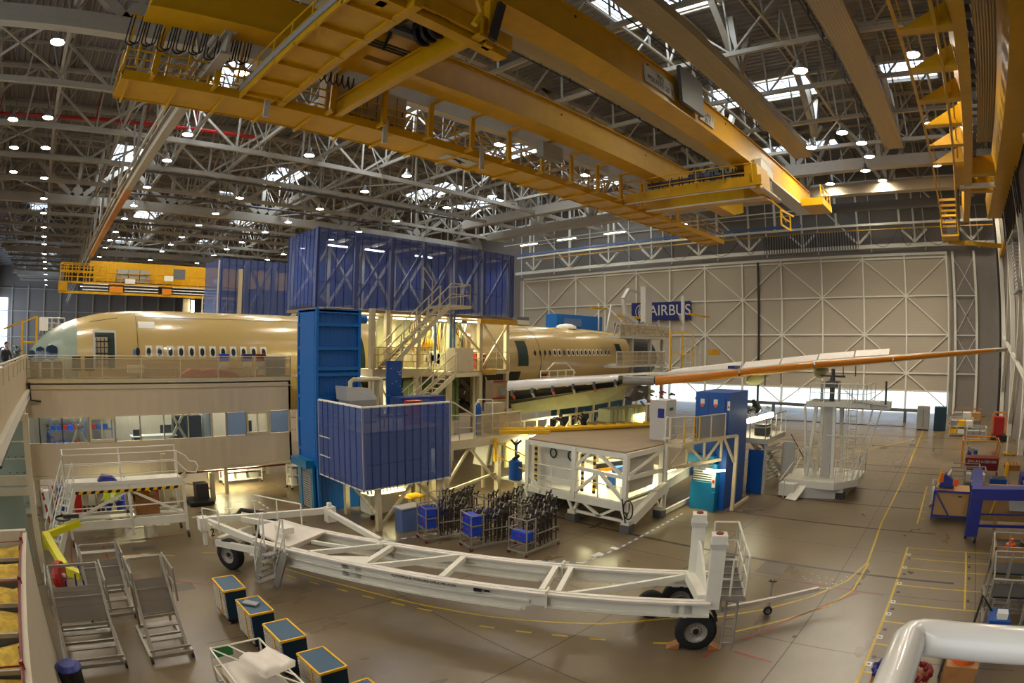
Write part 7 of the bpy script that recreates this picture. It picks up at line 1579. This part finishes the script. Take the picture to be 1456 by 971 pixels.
# tall chest with tan panels
t3 = T('transport_crate', 'tan panelled crate in a dark blue frame left of the blue beam frame leg', 'crate', (26.5, -.4, 0)); MB().m('carton').box(25.8, 27.3, -1.35, .3, .3, 1.3).build('panel_box', None, t3); g = MB().m('blue_dark')
for x in (25.75, 27.3):
    for y in (-1.4, .35): g.bar((x, y, .1), (x, y, 1.35), .08)
for z in (.25, 1.33): g.bar((25.75, -1.4, z), (25.75, .35, z), .07); g.bar((25.75, .35, z), (27.3, .35, z), .07)
g.bar((25.72, .3, 1.3), (25.72, -.45, .3), .06); g.build('frame', None, t3); MB().m('slot').box(25.78, 25.8, -1.0, -.8, 1.1, 1.16).build('handle_slot', None, t3)
t3 = T('clamp_fixture', 'navy and orange clamp fixture with a white hook on the tan crate', 'fixture', (26.5, -.1, 1.35)); MB().m('blue_dark').prism([(26.4, .2, 1.36), (26.4, -.55, 1.36), (26.4, -.45, 1.7), (26.4, -.05, 1.95)], (.5, 0, 0)).build('body', None, t3); g = MB().m('orange_plain'); g.lathe([(0, -.05), (.16, -.05), (.16, .05), (0, .05)], (26.3, -.62, 1.6), (1, 0, 0), 12); g.box(26.3, 26.4, -.0, .2, 1.6, 2.0); g.build('clamp', None, t3); MB().m('yellow_bright').bar((26.3, .3, 1.4), (26.3, .15, 2.1), .08).build('arm', None, t3); MB().m('white').tube((26.4, -.2, 1.9), (26.4, -.35, 2.15), .05).build('hook', None, t3)
rack(28.7, .1, 1.0, .9, 1.1, 'pale_gray', 'pale foam-wrapped cart behind the tan crate', 2, ['white'])
# blue portal frame
t = T('portal_frame', 'big dark blue beam frame on casters at the right edge, holding a grey wrapped part', 'frame', (24, -3.5, 0))
g = MB().m('blue_dark'); g.bar((23.3, -1.55, .25), (23.3, -1.55, 1.85), .55, .5); g.bar((23.3, -1.3, 1.9), (23.1, -6.3, 2.05), .6, .42); g.bar((23.5, -1.5, 1.9), (27.7, -1.7, 1.8), .5, .42); g.build('main_beam', None, t)
g = MB().m('blue_dark'); g.bar((23.6, -1.7, .55), (23.6, -6.2, .6), .1); g.bar((23.6, -4.2, .5), (23.6, -4.2, 1.9), .14); g.bar((27.6, -1.7, .0), (27.6, -1.7, 1.7), .2); g.bar((23.6, -1.7, 1.0), (23.6, -6.2, 1.1), .05); g.build('lower_frame', None, t)
g = MB().m('black')
for x, y in ((23.05, -1.75), (23.6, -1.35)): g.lathe([(0, -.05), (.16, -.05), (.16, .05), (0, .05)], (x, y, .17), (0, 1, 0), 14)
g.m('alu').lathe([(0, -.06), (.07, -.06), (.07, .06), (0, .06)], (23.05, -1.75, .17), (0, 1, 0), 10); g.build('caster', None, t)
MB().m('foam_film').prism([(24.0, -3.2, 1.1), (24.0, -3.2, 1.75), (24.0, -4.3, 1.75), (24.0, -4.9, 2.05), (24.0, -6.0, 2.1), (24.0, -6.0, 1.0)], (.8, 0, 0)).build('wrapped_part', None, t)
g = MB().m('yellow_bright'); g.bar((23.9, -2.3, .9), (23.9, -2.6, 2.0), .07); g.m('carton').box(23.9, 24, -2.7, -2.55, .3, 1.6); g.box(24.9, 25, -6, -1.8, .4, 1.9); g.build('hanging_part', None, t)
# wooden tray cart
t3 = T('wooden_cart', 'open wooden box cart holding reels, behind the aluminium carts at right', 'cart', (20.5, -3.4, 0)); g = MB().m('carton')
g.box(19.6, 21.2, -4.3, -4.24, .4, 1.0); g.box(19.6, 21.2, -2.4, -2.34, .4, 1.0); g.box(19.6, 19.66, -4.3, -2.34, .4, 1.0); g.box(21.14, 21.2, -4.3, -2.34, .4, 1.0); g.box(19.6, 21.2, -4.3, -2.34, .36, .42); g.build('box', None, t3); MB().m('dark').box(19.7, 21.1, -4.2, -2.4, .75, .8).build('black_tray', None, t3)
for i, (x, y) in enumerate(((20.2, -3.0), (20.5, -3.6))): MB().m(['orange_plain', 'steel_dark'][i]).lathe([(0, 0), (.2, 0), (.2, .12), (.08, .15), (.08, .3), (0, .3)], (x, y, .82), n=12).build('reel', None, t3)
g = MB().m('black'); [g.lathe([(0, -.04), (.12, -.04), (.12, .04), (0, .04)], (x, y, .13), (0, 1, 0), 10) for x in (19.7, 21.1) for y in (-2.45, -4.2)]; g.box(19.6, 21.2, -4.3, -2.34, .22, .3); g.build('chassis', None, t3)
def step_cart(x, y, label, s_=1.0, rz=0):
    t = T('step_trolley', label, 'trolley', (x, y, 0)); g = MB().m('alu'); L, W = .55, .9
    for dx in (-L, L): g.bar((x+dx, y-W, .2), (x+dx, y+W, .2), .09)
    for dy in (-W, W): g.bar((x-L, y+dy, .2), (x+L, y+dy, .2), .09)
    for dy in (-W, -W*.35, W*.35, W):
        g.tube((x-L, y+dy, .2), (x-L, y+dy, 1.5), .035); g.tube((x+L, y+dy, .2), (x+L, y+dy, 1.9), .035)
    g.tube((x-L, y-W, 1.5), (x-L, y+W, 1.5), .04); g.tube((x+L, y-W, 1.9), (x+L, y+W, 1.9), .04); g.tube((x-L, y-W, 1.5), (x+L, y-W, 1.9), .03); g.tube((x-L, y+W, 1.5), (x+L, y+W, 1.9), .03); g.build('frame', None, t)
    g = MB().m('alu')
    for c in (-.5, .5):
        for k in (-.25, .25): g.bar((x-L-.1, y+c+k, .1), (x-L+.1, y+c+k, .95), .04)
        for i in range(4): g.bar((x-L-.08+.04*i, y+c-.25, .25+.2*i), (x-L-.08+.04*i, y+c+.25, .25+.2*i), .05, .06)
    g.build('step_ladder', None, t); MB().m('black').box(x-L+.1, x+L-.05, y-W+.1, y+W-.1, .95, 1.0).build('black_deck', None, t)
    for dx in (-L, L):
        for dy in (-W, W): MB().m('black').lathe([(0, -.03), (.08, -.03), (.08, .03), (0, .03)], (x+dx, y+dy, .09), (0, 1, 0), 10).build('caster', None, t)
step_cart(17.6, -2.95, 'aluminium step trolley with black deck at the right edge, upper of the two'); step_cart(15.8, -2.9, 'aluminium step trolley at the right edge nearest the white pipe rail')
t3 = T('blue_pump', 'blue compact machine with hoses at the right edge beside the step trolleys', 'machine', (14.3, -2.3, 0)); MB().m('blue_cab').box(13.9, 14.7, -2.6, -2.0, .2, .95).build('body', None, t3); MB().m('white').box(14.0, 14.3, -2.5, -2.2, .95, 1.1).build('gauge_box', None, t3); g = MB().m('black'); [g.lathe([(0, -.03), (.12, -.03), (.12, .03), (0, .03)], (x, y, .13), (0, 1, 0), 10) for x in (14.0, 14.6) for y in (-2.0, -2.6)]; g.sweep([(14.5, -2.1, .9), (14.6, -1.7, 1.3), (14.2, -1.6, .6), (14.3, -1.8, .2)], .04, 5); g.build('chassis', None, t3)
rack(13.2, -1.2, 1.2, .5, .9, 'steel_dark', 'brown-grey tray trolley below the step trolleys', 2, ['carton'])
for i, (x, y, c, l) in enumerate(((11.7, .35, 'blue_dark', 'coiled dark blue spiral hose on the floor behind the white pipe rail'), (11.8, -.35, 'red_dark', 'coiled red spiral hose on the floor behind the white pipe rail'))):
    t3 = T('spiral_hose', l, 'hose', (x, y, 0)); g = MB().m(c); pts = [(x + (.32+.015*math.sin(a*2.5))*math.cos(a*.12), y + (.32+.015*math.sin(a*2.5))*math.sin(a*.12), .55+.05*math.sin(a*1.3)) for a in range(52)]; g.sweep(pts, .07, 7); g.build('coil', None, t3); MB().m('wood').box(x-.45, x+.45, y-.33, y+.33, .3, .42).box(x-.4, x-.34, y-.3, y+.3, 0, .3).box(x+.34, x+.4, y-.3, y+.3, 0, .3).build('pallet', None, t3)
t3 = T('orange_crate', 'wooden crate with orange-red contents at the bottom right corner', 'crate', (12.3, -1.5, 0)); MB().m('wood').box(11.9, 12.7, -1.8, -1.0, .1, .7).build('box', None, t3); MB().m('orange_plain').lathe([(.1, 0), (.3, 0), (.3, .1), (.1, .1)], (12.3, -1.4, .7), n=16).build('hose_ring', None, t3)
# ---------------------------------------------------------------- foreground white pipe rail
t = T('pipe_railing', 'glossy white pipe guard rail in the bottom right foreground', 'railing', (.9, -.05, 4))
g = MB().m('white_gloss'); 
g.sweep(RAILPTS, .027, 24); g.build('rail_pipe', None, t, smooth=True)
# ---------------------------------------------------------------- lower left
def ladder_cart(x, y, w_, l, h, label, back=True, mesh=True):
    t = T('platform_ladder', label, 'ladder', (x, y, 0)); g = MB().m('alu'); x0, x1 = x-w_/2, x+w_/2; y0, y1 = y-l/2, y+l/2
    g.bar((x0, y0, .18), (x1, y0, .18), .08); g.bar((x0, y1, .18), (x1, y1, .18), .08); g.bar((x0, y0, .18), (x0, y1, .18), .08); g.bar((x1, y0, .18), (x1, y1, .18), .08); g.bar((x0, (y0+y1)/2, .3), (x1, (y0+y1)/2, .3), .06); g.bar((x0, y0, .35), (x1, y0, .35), .05)
    g.build('base_frame', None, t)
    g = MB().m('alu')
    for xx in (x0+.08, x1-.08): g.bar((xx, y0, .2), (xx, y1-.2, h), .07, .09); g.bar((xx, y1, .2), (xx, y1-.25, h), .06, .06)
    for z in (h*.45, h*.7, h): yy = y0+(y1-.2-y0)*(z-.2)/(h-.2); g.bar((x0+.08, yy, z), (x1-.08, yy, z), .05, .06)
    g.build('stile_frame', None, t)
    for k in range(5): z = .45+k*.26; yy = y0+(y1-.2-y0)*(z-.2)/(h-.2)+.12; MB().m('alu').box(x0+.1, x1-.1, yy-.1, yy+.12, z, z+.03).build('step', None, t)
    if mesh: 
        z0, z1 = h*.48, h*.8; ya, yb = y0+(y1-.2-y0)*(z0-.2)/(h-.2), y0+(y1-.2-y0)*(z1-.2)/(h-.2)
        MB().m('grill').prism([(x0+.1, ya, z0), (x1-.1, ya, z0), (x1-.1, yb, z1), (x0+.1, yb, z1)], (0, .02, 0)).build('safety_panel', None, t)
    g = MB().m('alu'); rail(g, [(x0, y1, h*.62), (x0, y0+.5, h*.62)], h*.38, .025, 1, .7); rail(g, [(x1, y1, h*.62), (x1, y0+.5, h*.62)], h*.38, .025, 1, .7); g.build('guard_rail', None, t)
    for xx in (x0, x1):
        for yy in (y0, y1): MB().m('black').lathe([(0, -.03), (.08, -.03), (.08, .03), (0, .03)], (xx, yy, .09), (1, 0, 0), 10).build('caster', None, t)
ladder_cart(.0, 13.3, 1.5, 1.9, 2.0, 'aluminium platform ladder nearest the left wall, with grey panel'); ladder_cart(1.95, 13.2, 1.05, 1.7, 2.1, 'narrow aluminium platform ladder standing alone right of the others'); ladder_cart(.9, 15.7, 1.3, 1.6, 1.7, 'lower aluminium platform ladder behind the front one')
t3 = T('yellow_tow_dolly', 'bright yellow angular dolly arm with a red wheel disc beside the left wall', 'dolly', (-.4, 18.5, 0)); g = MB().m('lemon'); g.bar((-.8, 19.6, 1.0), (.6, 19.9, 1.3), .22, .2); g.bar((-.75, 19.6, 1.0), (-.25, 17.7, .6), .25, .3); g.bar((-.25, 17.7, .55), (.25, 17.4, .4), .25, .25); g.box(-.9, -.6, 19.4, 19.8, .6, 1.1); g.build('arm', None, t3)
MB().m('red').lathe([(0, -.1), (.4, -.1), (.42, 0), (.4, .1), (0, .1)], (-.45, 16.7, .75), (1, -.4, 0), 22).m('white').lathe([(0, .1), (.06, .1), (.06, .2), (0, .2)], (-.45, 16.7, .75), (1, -.4, 0), 10).build('reel', None, t3); g = MB().m('dark'); g.lathe([(.3, -.04), (.34, 0), (.3, .04)], (.0, 20.0, 1.45), (0, 0, 1), 14); g.bar((0, 20, 1.5), (.6, 20, 1.5), .12); g.build('hose_coil', None, t3); g = MB().m('blue_dark'); g.bar((-.3, 16.5, .4), (.5, 16.2, .4), .08); g.bar((0, 16.3, 0), (.05, 16.3, .9), .05); g.bar((.35, 16.2, 0), (.2, 16.3, 1.2), .05); g.bar((-.3, 16.6, 0), (-.3, 16.6, .6), .05); g.build('blue_stand', None, t3)
t3 = T('waste_barrel', 'dark bin with a bright blue lid and liner at the foot of the front ladder', 'bin', (-.45, 11.7, 0)); MB().m('black').lathe([(0, 0), (.25, 0), (.3, .75), (0, .75)], (-.66, 11.35, .02), n=18).build('body', None, t3); MB().m('blue_dark').lathe([(.3, 0), (.32, .04), (.2, .12), (0, .15)], (-.66, 11.35, .76), n=18).build('lid', None, t3)
# foreground foam-loaded cart
t3 = T('tube_cart', 'white tube-framed cart at bottom centre-left with a green sign and wrapped foam slabs', 'cart', (3.3, 9.9, 0)); g = MB().m('white')
xa, xb, ya, yb, zt = 2.55, 3.7, 8.6, 10.7, 1.1
for a, b2 in (((xa, ya), (xb, ya)), ((xb, ya), (xb, yb)), ((xb, yb), (xa, yb)), ((xa, yb), (xa, ya))): g.tube((*a, zt), (*b2, zt), .022); g.tube((*a, .65), (*b2, .65), .018); g.tube((*a, .25), (*b2, .25), .022)
for p in ((xa, ya), (xb, ya), (xb, yb), (xa, yb)): g.tube((*p, .1), (*p, zt), .022)
g.tube((xa, yb, zt), (xb, ya, zt), .018); g.tube((xa+.4, yb, zt), (xb, ya+.4, zt), .018); g.build('frame', None, t3)
MB().m('mezz_floor').box(xa, xb, ya, yb, .6, .63).build('shelf', None, t3)
MB().m('green').box(xa+.05, xa+.5, yb+.0, yb+.02, .85, 1.12).build('green_sign', None, t3)
for p in ((xa, ya), (xb, ya), (xb, yb), (xa, yb)): MB().m('black').lathe([(0, -.02), (.06, -.02), (.06, .02), (0, .02)], (*p, .07), (1, 0, 0), 10).build('caster', None, t3)
def slab(cx, cy_, cz_, l, w_, h, a, label):
    g = MB().m('slot_white'); n = 6; r4 = random.Random(int(cx*100)); vs = []
    for k, s_ in ((0, 0), (1, 1)):
        for i in range(n+1):
            for j in range(n+1):
                u, v_ = -l/2+l*i/n, -w_/2+w_*j/n; e = .05*(r4.random()-.5) if 0 < i < n and 0 < j < n else .04*(r4.random()-.5); vs.append((cx+u*math.cos(a)-v_*math.sin(a)+e, cy_+u*math.sin(a)+v_*math.cos(a), cz_+h*k+e*.8+.05*math.sin(i*1.1)*k))
    m_ = (n+1)**2; fs = [(o+i*(n+1)+j, o+(i+1)*(n+1)+j, o+(i+1)*(n+1)+j+1, o+i*(n+1)+j+1) for o in (0, m_) for i in range(n) for j in range(n)]
    ring = [i*(n+1) for i in range(n+1)] + [n*(n+1)+j for j in range(1, n+1)] + [i*(n+1)+n for i in range(n-1, -1, -1)] + [j for j in range(n-1, 0, -1)]
    fs += [(ring[i], ring[(i+1) % len(ring)], m_+ring[(i+1) % len(ring)], m_+ring[i]) for i in range(len(ring))]
    g.add(vs, fs); tag(g.build('foam_slab', None, smooth=True), label, 'foam slab')
slab(3.4, 9.6, 1.12, .75, .85, .1, .25, 'crumpled off-white foam slab lying on top of the tube cart'); slab(3.1, 9.6, .65, .95, 1.5, .2, 0, 'whitish wrapped slab on the lower shelf of the tube cart')
LAMP_W, SKY_W, WORK = 1500, 600, 1.25
# ---------------------------------------------------------------- lights of the hall, with added fill
def light(kind, name, loc, power, color=(1, .9, .72), size=1.0, rot=(0, 0, 0), sy=None):
    l = bpy.data.lights.new(name, kind); l.energy = power; l.color = color
    if kind == 'AREA':
        l.size = size
        if sy: l.shape = 'RECTANGLE'; l.size_y = sy
    elif kind == 'SPOT': l.spot_size = math.radians(150); l.spot_blend = .5; l.shadow_soft_size = size
    else: l.shadow_soft_size = size
    o = bpy.data.objects.new(name, l); COL.objects.link(o); o.location = loc; o.rotation_euler = rot; return o
for x, y in pos:
    if y < 110: light('SPOT', 'bay_and_fill_light', (x, y, 22.9), LAMP_W, size=.4)
for x, y in ((-2.4, 8), (-2.4, 18), (9.6, 7.35), (9.6, 18), (-10, 2), (9.6, -3), (20, -3)): light('SPOT', 'bay_and_fill_light', (x, y, 16), LAMP_W*.45, size=.5)  # unseen fill spots added around the camera, without lamp fixtures
for x, y, a, b2 in sk[:12]: light('AREA', 'skylight_light', (x, y, 29.4), SKY_W, (.82, .91, 1), a, (0, 0, 0), b2)
G_ = (1, .95, .52)
for x, y, z, p in ((20.5, 13.6, 2.9, 60), (22.5, 16, 2.9, 90), (21, 18.6, 2.9, 90), (24.5, 18.3, 2.9, 90), (25, 20.5, 3.5, 120), (17, 20, 2.6, 90), (13.5, 20.2, 1.5, 60), (17, 27, 5.1, 120), (16, 26.4, 5.0, 60), (17.5, 27.0, 8.5, 160), (21, 27.2, 8.5, 160), (24.5, 27.2, 8.5, 160), (9, 27.8, 1.15, 60), (9, 29.2, 1.15, 60), (3, 25, 1.9, 50), (24, 10.6, 1.9, 30), (22.5, 12.6, 1.6, 40), (28.5, 17, 3.5, 60)):
    light('AREA', 'work_light', (x, y, z), p * WORK, G_, 1.6, (0, 0, 0), .3)
for x in (1, 4.5, 8, 11): light('AREA', 'office_light', (x, 28.6, 5.0), 45, (1, .96, .86), 1.2)
for x in (14.6, 18, 22, 25.5): light('AREA', 'gallery_light', (x, 27.7, 12.2), 60, (1, .98, .9), 1.2)
for y in (9, 33, 50): light('AREA', 'strip_light_glow', (62.3, y, 21.8), 150, (1, .96, .84), 3, (0, 0, 0), .2)

s_ = bpy.data.lights.new('sun', 'SUN'); s_.energy = 6.0; s_.angle = .02; s_.color = (1, .97, .92); so = bpy.data.objects.new('sun', s_); COL.objects.link(so); so.rotation_euler = (0, math.radians(25), 0)
# zigzag service stair on the right wall
t = T('wall_stair', 'steep grey service stair with pale treads high on the right wall', 'stair', (47, -5.9, 11))
for i in range(13): MB().m('slot_white').box(45.6 + i*.12, 47.4 + i*.12, -6.3, -5.7, 11.7 + i*.28, 11.76 + i*.28).build('tread', None, t)  # treads in a paler tone than the grey frame
g = MB().m('gray'); g.bar((45.5, -5.7, 11.5), (47.2, -5.7, 15.4), .08, .2); g.bar((47.3, -5.7, 11.5), (49, -5.7, 15.4), .08, .2); g.box(44.5, 50, -6.3, -5.5, 15.4, 15.6); g.box(44, 48, -6.3, -5.5, 11.3, 11.5); g.build('frame', None, t)
